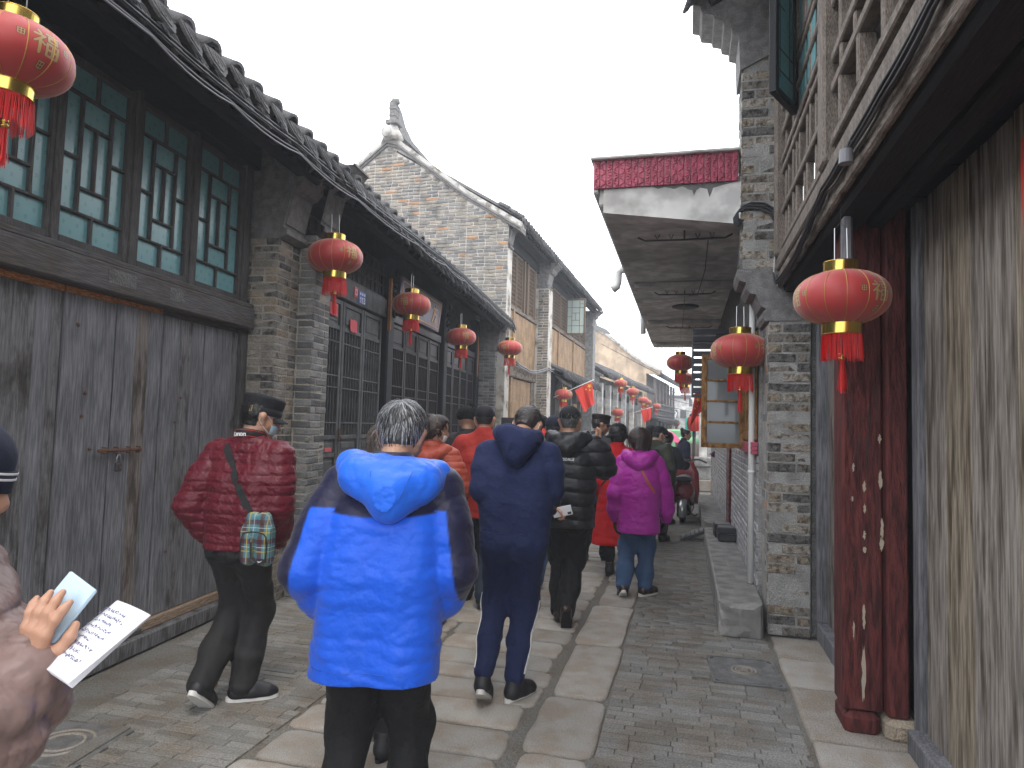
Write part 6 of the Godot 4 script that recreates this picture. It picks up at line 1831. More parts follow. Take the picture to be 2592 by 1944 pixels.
# a person facing -z of their own frame; returns the pieces that later calls need
func person(label: String, at: Vector3, yaw: float, p: Dictionary) -> Dictionary:
	var s: float = p.get("h", 1.7) / 1.7
	var root := thing("person", label, "person", at, yaw)
	var lean: float = p.get("lean", 0.04)
	var sw: float = p.get("sw", 0.185) * s
	var J := {}
	J.hip = Vector3(0, 0.92 * s, 0)
	J.chest = Vector3(0, 1.24 * s, -lean * 0.7) + p.get("sway", Vector3.ZERO)
	J.neck = Vector3(0, 1.44 * s, -lean) + p.get("sway", Vector3.ZERO)
	J.shR = J.neck + Vector3(sw, -0.055 * s, 0.0)
	J.shL = J.neck + Vector3(-sw, -0.055 * s, 0.0)
	J.elR = p.get("elR", J.shR + Vector3(0.07, -0.28 * s, 0.03))
	J.elL = p.get("elL", J.shL + Vector3(-0.07, -0.28 * s, 0.03))
	J.wrR = p.get("wrR", J.elR + Vector3(-0.01, -0.24 * s, -0.09))
	J.wrL = p.get("wrL", J.elL + Vector3(0.01, -0.24 * s, -0.09))
	J.anR = p.get("anR", Vector3(0.1, 0.085, 0.05))
	J.anL = p.get("anL", Vector3(-0.1, 0.085, -0.05))
	for e in ["R", "L"]:
		var hp: Vector3 = J.hip + Vector3(0.092 * s * (1 if e == "R" else -1), -0.02, 0)
		J["hp" + e] = hp
		var an: Vector3 = J["an" + e]
		var mid := hp.lerp(an, 0.52)
		var miss := sqrt(maxf(0.0, pow(0.43 * s, 2) - pow(hp.distance_to(an) * 0.5, 2)))
		J["kn" + e] = mid + Vector3(0, 0, -minf(miss, 0.2) - 0.012)
	var head := Transform3D(Basis.from_euler(Vector3(p.get("pitch", -0.1), p.get("look", 0.0), p.get("tilt", 0.0))), Vector3.ZERO)
	var hs: float = p.get("head_scale", 1.0) * (0.96 + 0.04 * s)
	head.basis = head.basis.scaled(Vector3.ONE * hs)
	head.origin = J.neck + Vector3(0, 0.015, -0.005) + head.basis * Vector3(0, 0.155, -0.02)
	J.head = head
	# the body: one skin surface, finer at head and hands
	var f := Field.new()
	f.soft = 0.012
	for q in [-1, 1]:
		f.bone(J.hip + Vector3(q * 0.07 * s, 0, 0), J.chest + Vector3(q * 0.08 * s, 0, 0), 0.075 * s, 0.08 * s)
		f.bone(J.chest + Vector3(q * 0.06 * s, 0, 0), J.neck + Vector3(q * 0.09 * s, -0.07 * s, 0), 0.075 * s, 0.05 * s)
	f.bone(J.neck + Vector3(0, -0.06, 0.01), J.neck + Vector3(0, 0.06, -0.005), 0.058, 0.05)
	for e in ["R", "L"]:
		f.chain([J["sh" + e], J["el" + e], J["wr" + e]], [0.055 * s, 0.042 * s, 0.028 * s], 1)
		f.chain([J["hp" + e], J["kn" + e], J["an" + e]], [0.07 * s, 0.05 * s, 0.036 * s])
		f.bone(J["an" + e], J["an" + e] + Vector3(0, -0.05, -0.13), 0.035, 0.028)
	var g := SurfaceTool.new()
	g.begin(Mesh.PRIMITIVE_TRIANGLES)
	g.append_from(field_mesh(f, 0.03, null, true), 0, Transform3D())
	g.append_from(head_mesh(), 0, head)
	for e in ["R", "L"]:
		if p.has("hand" + e):
			var hd: Array = p["hand" + e]
			g.append_from(hand_mesh(1 if e == "R" else -1, hd[1], hd[2], hd[3] if hd.size() > 3 else 0.04), 0, Transform3D((hd[0] as Basis) * (0.95 if s > 0.97 else 0.88), J["wr" + e]))
	inst("body", g.commit(), M[p.get("skin", "skin")], root)
	for e in [-1, 1]:
		var eye := Transform3D(head.basis, head * Vector3(e * 0.031, 0.006, -0.086))
		inst("eye", eye_mesh(), M.eye, root, eye)
	# trousers
	if p.has("trousers"):
		var t: Dictionary = p.trousers
		var w: float = t.get("w", 1.0) * s
		var tf := Field.new()
		tf.soft = 0.025
		tf.noise = ridged(t.get("freq", 5.0), 3 + at.x * 10)
		tf.amp = t.get("amp", 0.012)
		tf.stretch = Vector3(1, 0.75, 1)
		for q in [-1, 1]: tf.bone(J.hip + Vector3(q * 0.07 * s, 0.1, 0), J.hip + Vector3(q * 0.08 * s, -0.06, 0.01), 0.098 * w, 0.112 * w)
		for e in ["R", "L"]:
			var an2: Vector3 = J["an" + e] + Vector3(0, t.get("cuff", 0.01), 0.0)
			tf.chain([J["hp" + e] + Vector3(0, -0.03, 0), J["kn" + e], J["kn" + e].lerp(an2, 0.6), an2], [0.108 * w, 0.08 * w, 0.074 * w * t.get("flare", 1.0), 0.074 * w * t.get("flare", 1.0)])
		tf.planes = [Plane(Vector3.UP, J.hip.y + 0.15)]
		J.tf = tf
		inst("trousers", field_mesh(tf, t.get("cell", 0.018)), M[t.m], root)
	# shoes
	if p.has("shoes"):
		for e in ["R", "L"]:
			var q: Array = p.shoes
			var sh := part("shoe", root, J["an" + e])
			sh.rotation = p.get("foot" + e, Vector3(0, -0.12 if e == "R" else 0.12, 0))
			inst("upper", shoe_mesh(), M[q[0]], sh)
			inst("sole", sole_mesh(), M[q[1]], sh)
	# jacket or coat
	if p.has("jacket"):
		var c: Dictionary = p.jacket
		var puff: float = c.get("puff", 0.02)
		var W: float = c.get("w", 0.2) * s
		var D: float = (c.get("d", 0.125) + puff * 0.5)
		var hem: float = c.get("hem", 0.82)
		var jf := Field.new()
		jf.soft = c.get("soft", 0.022)
		jf.noise = ridged(c.get("freq", 4.5), 11 + at.z * 7)
		jf.amp = c.get("amp", 0.01)
		jf.stretch = c.get("stretch", Vector3(0.8, 1.3, 0.8))
		jf.quilt = c.get("quilt", 0.0)
		jf.quilt_amp = c.get("quilt_amp", 0.0)
		var flare: float = c.get("flare", 0.0)
		var low := Vector3(0, hem - 0.03, c.get("back", 0.01))
		for q in [-1, 1]:
			jf.bone(low + Vector3(q * (W - D + 0.01 + flare), 0, 0), J.chest.lerp(J.hip, 0.5) + Vector3(q * (W - D + 0.01), 0, 0.01), D + flare * 0.5, D)
			jf.bone(J.chest.lerp(J.hip, 0.5) + Vector3(q * (W - D + 0.01), 0, 0.01), J.chest + Vector3(q * (W - D + 0.015), 0, 0.012), D, D * 0.98)
			jf.bone(J.chest + Vector3(q * (W - D + 0.015), 0, 0.012), J.neck + Vector3(q * sw * 0.55, -0.085 * s, 0.012), D * 0.98, 0.082 * s + puff * 0.4)
		jf.bone(J.shL + Vector3(0.02, 0, 0), J.neck + Vector3(-0.05, 0.0, 0.01), 0.068 * s + puff * 0.4, 0.056 * s)
		jf.bone(J.shR + Vector3(-0.02, 0, 0), J.neck + Vector3(0.05, 0.0, 0.01), 0.068 * s + puff * 0.4, 0.056 * s)
		if c.has("collar"): jf.bone(J.neck + Vector3(0, -0.02, 0.012), J.neck + Vector3(0, c.collar, 0.004), 0.072, 0.068)
		for e in ["R", "L"]:
			var cuff: Vector3 = J["wr" + e] + (J["el" + e] - J["wr" + e]).normalized() * c.get("cuff", 0.0)
			jf.chain([J["sh" + e], J["sh" + e].lerp(J["el" + e], 0.5) + Vector3(0, 0, 0.008), J["el" + e], J["el" + e].lerp(cuff, 0.6), cuff], [0.068 * s + puff, 0.064 * s + puff, 0.056 * s + puff, 0.052 * s + puff, 0.038 * s + puff * 0.6], 1)
		jf.planes = [Plane(Vector3.DOWN, -hem), Plane(Vector3.UP, J.neck.y + c.get("collar", 0.02) + 0.03)]
		J.jf = jf
		J.jacket = inst("jacket", field_mesh(jf, c.get("cell", 0.016), c.get("tint")), M[c.m], root)
	J.root = root
	J.s = s
	return J

func eye_mesh() -> Mesh:
	if not CACHE.has("eye"):
		var g := G.new().smooth().col(Color(0.7, 0.68, 0.65))
		g.lathe([Vector2(0.001, 0.013), Vector2(0.008, 0.0105), Vector2(0.0125, 0.004), Vector2(0.0125, -0.004), Vector2(0.008, -0.0105)], 12, Vector3.ZERO, true, Basis(Vector3.RIGHT, -PI / 2))
		g.col(Color(0.03, 0.018, 0.01)).lathe([Vector2(0.0006, 0.0142), Vector2(0.0055, 0.0128), Vector2(0.0056, 0.011)], 12, Vector3.ZERO, true, Basis(Vector3.RIGHT, -PI / 2))
		CACHE["eye"] = g.mesh()
	return CACHE["eye"]

func shoe_mesh() -> Mesh:  # origin at the ankle, toe along -z
	if not CACHE.has("shoe"):
		var f := Field.new()
		f.soft = 0.012
		f.chain([Vector3(0, 0.03, 0.012), Vector3(0, -0.03, 0.02)], [0.043, 0.042])
		f.chain([Vector3(0, -0.035, 0.03), Vector3(0.004, -0.04, -0.06), Vector3(0.008, -0.05, -0.14), Vector3(0.004, -0.056, -0.175)], [0.04, 0.044, 0.036, 0.026])
		f.bone(Vector3(0, 0.0, -0.03), Vector3(0.003, -0.03, -0.1), 0.03, 0.03)
		f.planes = [Plane(Vector3.DOWN, 0.068), Plane(Vector3.UP, 0.05)]
		CACHE["shoe"] = field_mesh(f, 0.007)
	return CACHE["shoe"]

func sole_mesh() -> Mesh:
	if not CACHE.has("sole"):
		var p := PackedVector2Array()
		for i in 28:
			var a := TAU * i / 28.0
			var y := sin(a)
			var w := 0.046 + 0.008 * sin(a + 0.3) - 0.006 * cos(2 * a)
			p.append(Vector2(cos(a) * w + 0.004 * y, y * 0.142 + 0.06))
		var g := G.new()
		g.prism(p, 0.026, Transform3D(Basis(Vector3.RIGHT, -PI / 2), Vector3(0, -0.059, 0)))
		CACHE["sole"] = g.mesh()
	return CACHE["sole"]

func cloth(key: String, c: Color, rough := 0.7, folds := 0.5, sc := 2.2, weave := "") -> StandardMaterial3D:
	var m := mat(key, c, rough, "", Vector3.ONE * sc, weave if weave else "fold", folds, "", Vector3.ONE, true)
	m.vertex_color_use_as_albedo = true
	m.rim_enabled = true
	m.rim = 0.25
	m.rim_tint = 0.6
	return m

func lw(at: Vector3, yaw: float, x: float, y: float, z: float, ahead := 0.0) -> Vector3:
	return Transform3D(Basis(Vector3.UP, yaw), at).affine_inverse() * Vector3(x, y, z) + Vector3(0, 0, -ahead)

# points on the back of a garment, found by stepping in from behind
func on_back(f: Field, pts: Array, off: float, from := 0.6, to := -0.4) -> Array:
	var ids := PackedInt32Array(range(f.a.size()))
	var r := []
	for p in pts:
		var z := from
		while z > to and f.value(Vector3(p[0], p[1], z), ids) > off: z -= 0.004
		r.append(Vector3(p[0], p[1], z))
	return r

func ribbon(pts: Array, w: float, thick := 0.004, nrm := Vector3.BACK) -> G:
	var rings := []
	for i in pts.size():
		var d: Vector3 = (pts[mini(i + 1, pts.size() - 1)] - pts[maxi(i - 1, 0)]).normalized()
		var x := d.cross(nrm).normalized() * w * 0.5
		var n := x.cross(d).normalized() * thick * 0.5
		rings.append(PackedVector3Array([pts[i] - x - n, pts[i] + x - n, pts[i] + x + n, pts[i] - x + n]))
	return G.new().loft(rings)

func curve(pts: Array, n: int) -> Array:
	var r := []
	for i in pts.size() - 1:
		var p0: Vector3 = pts[maxi(i - 1, 0)]
		var p3: Vector3 = pts[mini(i + 2, pts.size() - 1)]
		for k in n: r.append((pts[i] as Vector3).cubic_interpolate(pts[i + 1], p0, p3, float(k) / n))
	r.append(pts[-1])
	return r

func ell(y: float, rx: float, rz: float, n := 28, wob := 0.0, zoff := 0.0, ph := 0.0) -> PackedVector3Array:
	var r := PackedVector3Array()
	for i in n:
		var a := TAU * i / n
		var k := 1.0 + wob * sin(a * 5 + ph) + wob * 0.6 * sin(a * 9 + ph * 2)
		r.append(Vector3(cos(a) * rx * k, y + wob * 0.05 * sin(a * 3), sin(a) * rz * k + zoff))
	return r

func brim_mesh(y: float, rx: float, rz: float, ext: float, droop: float, half: float, zoff := 0.0) -> G:
	var rings := []
	for i in 15:
		var t := lerpf(-1, 1, i / 14.0)
		var a := -PI / 2 + t * half
		var e := ext * sqrt(maxf(0.03, 1.0 - t * t))
		var p := Vector3(cos(a) * rx, y - 0.012 * t * t * 1.5, sin(a) * rz + zoff)
		var q := Vector3(cos(a) * (rx + e * 0.5), y - droop - 0.022 * t * t, sin(a) * rz - e + zoff)
		rings.append(PackedVector3Array([p + Vector3(0, 0.002, 0), q + Vector3(0, 0.002, 0), q - Vector3(0, 0.003, 0), p - Vector3(0, 0.003, 0)]))
	return G.new().smooth().loft(rings)

func put_cap(J: Dictionary, style: String, m: String, called := "cap") -> Node3D:
	var c := part(called, J.root)
	c.transform = J.head
	match style:
		"flat":
			obj("crown", G.new().smooth().loft([ell(0.02, 0.083, 0.108), ell(0.055, 0.088, 0.115), ell(0.085, 0.091, 0.119, 28, 0.006), ell(0.105, 0.094, 0.122, 28, 0.012), ell(0.12, 0.089, 0.116, 28, 0.014, 0.0, 1.0), ell(0.128, 0.06, 0.08, 28, 0.02, 0.0, 2.0), ell(0.131, 0.01, 0.012)]), M[m], c)
			obj("band", G.new().smooth().loft([ell(0.012, 0.086, 0.111), ell(0.014, 0.089, 0.114), ell(0.05, 0.091, 0.118), ell(0.052, 0.087, 0.113)], false), M[m], c)
			obj("brim", brim_mesh(0.02, 0.084, 0.108, 0.055, 0.022, 1.15), M[m], c)
			obj("buckle", G.new().tube([Vector3(0.0, 0.018, 0), Vector3(0.0, 0.05, 0), Vector3(0.012, 0.05, 0), Vector3(0.012, 0.018, 0), Vector3(0.0, 0.018, 0)], 0.0018, 4), M.gold_line, c, Transform3D(Basis(Vector3.UP, 0.5), Vector3(0.062, 0, 0.09)))
		"ball":
			var f := Field.new()
			f.bone(Vector3(0, 0.043, 0.034), Vector3(0, 0.043, -0.03), 0.087, 0.086)
			f.planes = [Plane(Vector3(0, -1, -0.22).normalized(), -0.018)]
			inst("crown", field_mesh(f, 0.007), M[m], c)
			obj("brim", brim_mesh(0.03, 0.08, 0.105, 0.068, 0.02, 1.0), M[m], c)
			obj("button", G.new().smooth().lathe([Vector2(0.001, 0.006), Vector2(0.008, 0.003), Vector2(0.009, 0)], 10, Vector3(0, 0.129, 0), true), M[m], c)
			obj("strap", ribbon(curve([Vector3(-0.055, 0.022, 0.092), Vector3(0, 0.018, 0.117), Vector3(0.055, 0.022, 0.092)], 5), 0.018, 0.004), M[m], c)
			for s in [-1, 1]: for k in 2: obj("seam", G.new().smooth().tube(curve([Vector3(0, 0.132, 0.0), Vector3(s * 0.055, 0.105, 0.05 - k * 0.1), Vector3(s * 0.084, 0.04, 0.052 - k * 0.09)], 5), 0.0016, 4), M[m], c)
		"beanie":
			var f := Field.new()
			f.bone(Vector3(0, 0.045, 0.034), Vector3(0, 0.05, -0.03), 0.09, 0.087)
			f.planes = [Plane(Vector3(0, -1, 0.25).normalized(), 0.0)]
			inst("crown", field_mesh(f, 0.008), M[m], c)
			obj("cuff", G.new().smooth().loft([ell(-0.005, 0.086, 0.112), ell(-0.003, 0.095, 0.122), ell(0.04, 0.096, 0.124), ell(0.043, 0.088, 0.114)], false), M[m], c)
		"cloche":
			obj("crown", G.new().smooth().loft([ell(0.0, 0.092, 0.115), ell(0.05, 0.095, 0.118), ell(0.09, 0.088, 0.11), ell(0.118, 0.065, 0.085), ell(0.13, 0.03, 0.04), ell(0.132, 0.004, 0.005)]), M[m], c)
			obj("brim", G.new().smooth().loft([ell(0.012, 0.09, 0.113), ell(-0.01, 0.125, 0.145, 28, 0.01), ell(-0.028, 0.138, 0.158, 28, 0.015), ell(-0.031, 0.137, 0.157, 28, 0.015), ell(-0.013, 0.122, 0.142, 28, 0.01), ell(0.004, 0.089, 0.112)], false), M[m], c)
			obj("hat_band", G.new().smooth().loft([ell(0.008, 0.0945, 0.1175), ell(0.009, 0.0965, 0.1195), ell(0.03, 0.0975, 0.1205), ell(0.031, 0.095, 0.118)], false), M.black, c)
	return c

func put_mask(J: Dictionary, m := "mask_blue") -> void:
	var c := part("face_mask", J.root)
	c.transform = J.head
	var rows := []
	for j in 8:
		var t := j / 7.0
		var r := PackedVector3Array()
		for i in 13:
			var a := lerpf(-1.25, 1.25, i / 12.0)
			var bulge := sin(PI * t) * 0.012 + 0.003 * sin(t * 18.0)
			r.append(Vector3(sin(a) * (0.072 + bulge * 0.3), lerpf(-0.012, -0.098, t) * (1.0 - 0.12 * absf(sin(a))), -0.02 - cos(a) * (0.086 - 0.016 * t + bulge) ))
		rows.append(r)
	obj("cover", G.new().smooth().loft(rows, false, false), M[m], c)
	for s in [-1, 1]:
		obj("ear_loop", G.new().smooth().tube(curve([Vector3(s * 0.07, -0.02, -0.05), Vector3(s * 0.083, 0.015, -0.005), Vector3(s * 0.091, 0.012, 0.026), Vector3(s * 0.088, -0.03, 0.026), Vector3(s * 0.066, -0.085, -0.045)], 5), 0.0018, 4), M.white, c)

func put_glasses(J: Dictionary) -> void:
	var c := part("glasses", J.root)
	c.transform = J.head
	for s in [-1, 1]:
		obj("temple", G.new().tube([Vector3(s * 0.07, 0.012, -0.09), Vector3(s * 0.083, 0.014, 0.0), Vector3(s * 0.082, -0.005, 0.03)], 0.0018, 5), M.iron, c)
		var r := []
		for i in 13: r.append(Vector3(s * 0.036 + cos(TAU * i / 12) * 0.027, 0.006 + sin(TAU * i / 12) * 0.02, -0.108))
		obj("rim", G.new().tube(r, 0.0016, 4, false), M.iron, c)

func scalp_dir(hairline: float, nape: float) -> Callable:
	return func(r: RandomNumberGenerator) -> Vector3:
		var d := Vector3(r.randfn(), r.randfn(), r.randfn()).normalized()
		if d.y < nape or (d.z < -0.45 and d.y < hairline) or (d.z < 0.15 and d.y < 0.12 and absf(d.x) < 0.98 and d.z < -0.1): return Vector3.ZERO
		return d

# hair: a close cap of hair with separate strands over it
func put_hair(J: Dictionary, tones: Array, n: int, length: float, opt := {}) -> void:
	var c := part("hair", J.root)
	c.transform = J.head
	var f := Field.new()
	f.soft = 0.012
	f.noise = ridged(26.0, 5)
	f.amp = 0.004
	var t: float = opt.get("thick", 0.006)
	f.bone(Vector3(0, 0.037, 0.03), Vector3(0, 0.037, -0.028), 0.08 + t, 0.077 + t)
	f.bone(Vector3(0, 0.0, 0.035), Vector3(0, opt.get("nape", -0.04), 0.038), 0.068 + t, 0.056 + t * 0.5)
	if opt.get("bob", 0.0) > 0.0:
		for s in [-1, 1]: f.bone(Vector3(s * 0.055, 0.02, 0.015), Vector3(s * 0.056, -0.01 - opt.bob, 0.02), 0.04, 0.03)
		f.bone(Vector3(-0.035, 0.0, 0.06), Vector3(-0.03, -0.02 - opt.bob, 0.062), 0.045, 0.036)
		f.bone(Vector3(0.035, 0.0, 0.06), Vector3(0.03, -0.02 - opt.bob, 0.062), 0.045, 0.036)
	if opt.has("bun"): f.bone(Vector3(0, 0.1, 0.09), Vector3(0.0, 0.115, 0.1), 0.045, 0.042)
	f.planes = [Plane(Vector3(0, -0.62, -0.78).normalized(), 0.012 if opt.get("bob", 0.0) > 0 else 0.02), Plane(Vector3(0, -1, 0), -opt.get("low", -0.075))]
	var bare := Field.new()
	bare.soft = f.soft
	for i in f.a.size(): bare.bone(f.a[i], f.b[i], f.ra[i], f.rb[i])
	var base: Color = tones[0]
	inst("close_hair", field_mesh(f, 0.007, func(_p, _q): return base * 0.9), M.hair, c)
	if n > 0: inst("strands", hair_strands(n, scalp_dir(0.5, opt.get("from", -0.55)), length, opt.get("lift", 0.006), opt.get("width", 0.0022), tones, opt.get("droop", 0.0), bare, 17, opt.get("whorl", Vector3(0.015, 0.115, 0.035))), M.hair, c)

func put_hood(J: Dictionary, pts: Array, r: Array, m: String, cell := 0.012, amp := 0.008, tint: Variant = null, extra := []) -> MeshInstance3D:
	var f := Field.new()
	f.soft = 0.03
	f.noise = ridged(6.5, 31)
	f.amp = amp
	f.stretch = Vector3(1.0, 0.8, 1.0)
	f.chain(pts, r)
	for e in extra: f.bone(e[0], e[1], e[2], e[3])
	J.hf = f
	return inst("hood", field_mesh(f, cell, tint), M[m], J.root)

func phone(parent: Node, xf: Transform3D, m := "phone_pale") -> void:
	var p := part("phone", parent)
	p.transform = xf
	inst("case", unit_box(0.075, 0.155, 0.009, 0.003), M[m], p)
	inst("screen", unit_box(0.069, 0.146, 0.001, 0.0), M.black, p, Transform3D(Basis(), Vector3(0, 0, -0.0052)))
	inst("camera_dot", unit_box(0.018, 0.03, 0.002, 0.0), M.black, p, Transform3D(Basis(), Vector3(0.022, 0.055, 0.0053)))

func people_materials() -> void:
	paint("skin", Color(0.43, 0.235, 0.155), 0.5)
	M.skin.subsurf_scatter_enabled = true
	M.skin.subsurf_scatter_strength = 0.08
	M.skin.heightmap_enabled = true
	M.skin.heightmap_texture = T.pit
	M.skin.heightmap_scale = 0.05
	M.skin.uv1_triplanar = true
	M.skin.uv1_scale = Vector3.ONE * 14
	for k in ["hair", "eye"]:
		paint(k, Color.WHITE, 0.45 if k == "hair" else 0.15)
		M[k].vertex_color_use_as_albedo = true
	cloth("nylon_blue", Color.WHITE, 0.42, 0.5, 2.6)
	cloth("nylon_maroon", Color(0.105, 0.011, 0.020), 0.4, 0.7, 4.0)
	cloth("knit_navy", Color(0.012, 0.018, 0.062), 0.85, 0.7, 2.8)
	cloth("nylon_black", Color(0.017, 0.017, 0.020), 0.4, 0.3, 3.0)
	cloth("nylon_magenta", Color(0.31, 0.016, 0.245), 0.5, 0.6, 3.0)
	cloth("wool_red", Color(0.52, 0.012, 0.014), 0.85, 0.25, 2.2)
	cloth("cotton_red", Color(0.30, 0.022, 0.016), 0.75, 0.35, 2.4)
	cloth("nylon_rust", Color(0.28, 0.048, 0.028), 0.5, 0.3, 3.0)
	cloth("nylon_brown", Color(0.20, 0.135, 0.122), 0.38, 0.6, 3.2)
	cloth("suit_black", Color(0.012, 0.012, 0.013), 0.75, 0.9, 2.6)
	cloth("suit_charcoal", Color(0.020, 0.019, 0.020), 0.7, 0.4, 2.2)
	cloth("denim", Color(0.045, 0.085, 0.17), 0.85, 0.35, 3.0)
	cloth("denim_dark", Color(0.025, 0.036, 0.055), 0.85, 0.35, 3.0)
	cloth("coat_grey", Color(0.05, 0.05, 0.055), 0.8, 0.3, 2.4)
	cloth("coat_dark", Color(0.018, 0.018, 0.022), 0.8, 0.3, 2.4)
	cloth("coat_olive", Color(0.055, 0.060, 0.042), 0.8, 0.3, 2.4)
	cloth("coat_navy", Color(0.014, 0.018, 0.04), 0.75, 0.3, 2.4)
	cloth("coat_purple", Color(0.05, 0.012, 0.07), 0.8, 0.3, 2.4)
	cloth("teal_print", Color.WHITE, 0.7, 0.3, 2.4)
	cloth("cap_black", Color(0.011, 0.011, 0.014), 0.75, 0.15, 6.0)
	cloth("cap_brown", Color(0.022, 0.015, 0.016), 0.6, 0.15, 6.0)
	cloth("cap_navy", Color(0.013, 0.015, 0.03), 0.8, 0.15, 6.0)
	cloth("felt_black", Color(0.010, 0.010, 0.011), 0.9, 0.1, 6.0)
	cloth("glove_dark", Color(0.02, 0.014, 0.016), 0.8, 0.15, 8.0)
	paint("nylon_navy_seam", Color(0.008, 0.02, 0.1), 0.6)
	paint("blue_seam", Color(0.008, 0.075, 0.45), 0.5)
	cloth("scarf_coral", Color(0.6, 0.16, 0.14), 0.8)
	paint("mask_blue", Color(0.42, 0.62, 0.72), 0.8)
	paint("mask_white", Color(0.75, 0.78, 0.8), 0.8)
	paint("shoe_black", Color(0.012, 0.012, 0.015), 0.55)
	paint("shoe_leather", Color(0.035, 0.016, 0.012), 0.3)
	paint("sole_white", Color(0.66, 0.65, 0.62), 0.6)
	paint("strap_black", Color(0.012, 0.012, 0.014), 0.7)
	paint("strap_tan", Color(0.28, 0.06, 0.03), 0.55)
	paint("phone_pale", Color(0.62, 0.63, 0.66), 0.25)
	paint("phone_blue", Color(0.42, 0.55, 0.66), 0.2)
	paint("paper", Color(0.72, 0.72, 0.76), 0.8)
	paint("ink", Color(0.16, 0.17, 0.26), 0.8)
	paint("strap_red", Color(0.5, 0.02, 0.02), 0.7)

func build_people() -> void:
	people_materials()
	var yaw := 0.2
	var at := Vector3(-1.055, 0, -2.26)
	var J: Dictionary
	# --- blue jacket
	var bright := Color(0.014, 0.105, 0.66)
	var navy := Color(0.012, 0.014, 0.040)
	var blue := func(p: Vector3, sleeve: bool) -> Color:
		var d := p.y - 1.285 + 0.02 * cos(p.x * 7.0)
		if sleeve:
			var ax := absf(p.x)
			d = maxf(minf((ax - 0.235 - (1.33 - p.y) * 0.16) * 0.9, p.y - 0.985 + (ax - 0.26) * 0.5), p.y - 1.29)
		return bright.lerp(navy, smoothstep(-0.004, 0.004, d))
	J = person("grey haired person in a bright blue and navy hooded jacket, walking away", at, yaw, {h = 1.68, lean = 0.08, sway = Vector3(0.02, -0.015, 0), pitch = -0.5, look = -0.12, sw = 0.18,
		elL = lw(at, yaw, -1.30, 1.07, -2.17), elR = lw(at, yaw, -0.80, 1.08, -2.33), wrL = lw(at, yaw, -1.23, 0.89, -2.2, 0.13), wrR = lw(at, yaw, -0.87, 0.90, -2.31, 0.13),
		anL = Vector3(-0.13, 0.085, 0.06), anR = Vector3(0.11, 0.085, -0.1),
		trousers = {m = "suit_black", w = 1.0, cell = 0.013, amp = 0.010, freq = 4.0}, shoes = ["shoe_black", "shoe_black"],
		jacket = {m = "nylon_blue", hem = 0.71, w = 0.215, d = 0.13, puff = 0.024, cell = 0.008, amp = 0.0055, freq = 5.5, stretch = Vector3(0.7, 1.5, 0.7), tint = blue, flare = 0.008, collar = 0.05}})
	put_hair(J, [Color(0.035, 0.035, 0.037), Color(0.09, 0.09, 0.093), Color(0.19, 0.19, 0.2), Color(0.05, 0.05, 0.05), Color(0.28, 0.28, 0.29), Color(0.03, 0.03, 0.03)], 2600, 0.055, {from = -0.6, lift = 0.008, width = 0.0017, low = -0.085, whorl = Vector3(0.0, 0.095, 0.08)})
	var nk: Vector3 = J.neck
	put_hood(J, [nk + Vector3(-0.10, 0.045, -0.09), nk + Vector3(-0.15, 0.03, 0.02), nk + Vector3(-0.10, -0.005, 0.13), nk + Vector3(0.03, -0.06, 0.19), nk + Vector3(0.13, -0.03, 0.12), nk + Vector3(0.165, 0.0, 0.02), nk + Vector3(0.11, 0.03, -0.09)], [0.022, 0.034, 0.044, 0.048, 0.044, 0.034, 0.022], "nylon_blue", 0.0075, 0.005, func(_p, _q): return Color(0.018, 0.135, 0.72), [[nk + Vector3(-0.05, 0.0, 0.08), nk + Vector3(0.03, -0.1, 0.165), 0.045, 0.03], [nk + Vector3(0.09, 0.0, 0.08), nk + Vector3(0.04, -0.095, 0.165), 0.045, 0.03], [nk + Vector3(0, 0.01, 0.05), nk + Vector3(0.02, 0.0, 0.1), 0.05, 0.045]])
	for q in [-0.055, 0.085]: obj("hood_seam", G.new().smooth().tube(on_back(J.hf, range(9).map(func(i): return [0.045 + q * (1.0 - 0.05 * i), nk.y + 0.02 - i * 0.013]), 0.0008), 0.0018, 5), M.blue_seam, J.root)
	obj("hem_seam", G.new().smooth().tube(hem_line(J, 0.755, 0.001), 0.002, 5), M.blue_seam, J.root)
	# --- maroon quilted jacket
	at = Vector3(-2.43, 0, -3.37)
	yaw = 0.1
	J = person("person in a maroon quilted jacket and black flat cap carrying a plaid shoulder bag", at, yaw, {h = 1.7, lean = 0.02, sway = Vector3(0.02, 0, 0), look = -0.75, pitch = -0.2, sw = 0.185,
		elL = lw(at, yaw, -2.695, 1.1, -3.3, -0.03), elR = lw(at, yaw, -2.215, 1.1, -3.42, -0.03), wrL = lw(at, yaw, -2.60, 0.89, -3.32, 0.08), wrR = lw(at, yaw, -2.255, 0.90, -3.42, 0.06),
		anL = lw(at, yaw, -2.53, 0.15, -3.24), anR = lw(at, yaw, -2.42, 0.085, -3.44), footR = Vector3(0, -1.0, 0), footL = Vector3(-0.65, 0.1, 0),
		trousers = {m = "suit_charcoal", w = 0.88, cell = 0.011, amp = 0.009, freq = 5.0, flare = 1.12, cuff = 0.0}, shoes = ["shoe_black", "sole_white"],
		jacket = {m = "nylon_maroon", hem = 0.865, w = 0.19, d = 0.115, puff = 0.022, cell = 0.009, amp = 0.005, freq = 7.0, quilt = 0.056, quilt_amp = 0.0075, collar = 0.05}})
	put_cap(J, "flat", "cap_black")
	put_hair(J, [Color(0.012, 0.011, 0.011), Color(0.02, 0.018, 0.018)], 500, 0.03, {thick = 0.004, lift = 0.003, low = -0.06})
	put_mask(J)
	put_glasses(J)
	obj("shirt_hem", G.new().smooth().loft([ell(0.81, 0.19, 0.135, 24, 0.008), ell(0.84, 0.192, 0.137, 24), ell(0.9, 0.18, 0.125)]), M.suit_black, J.root)
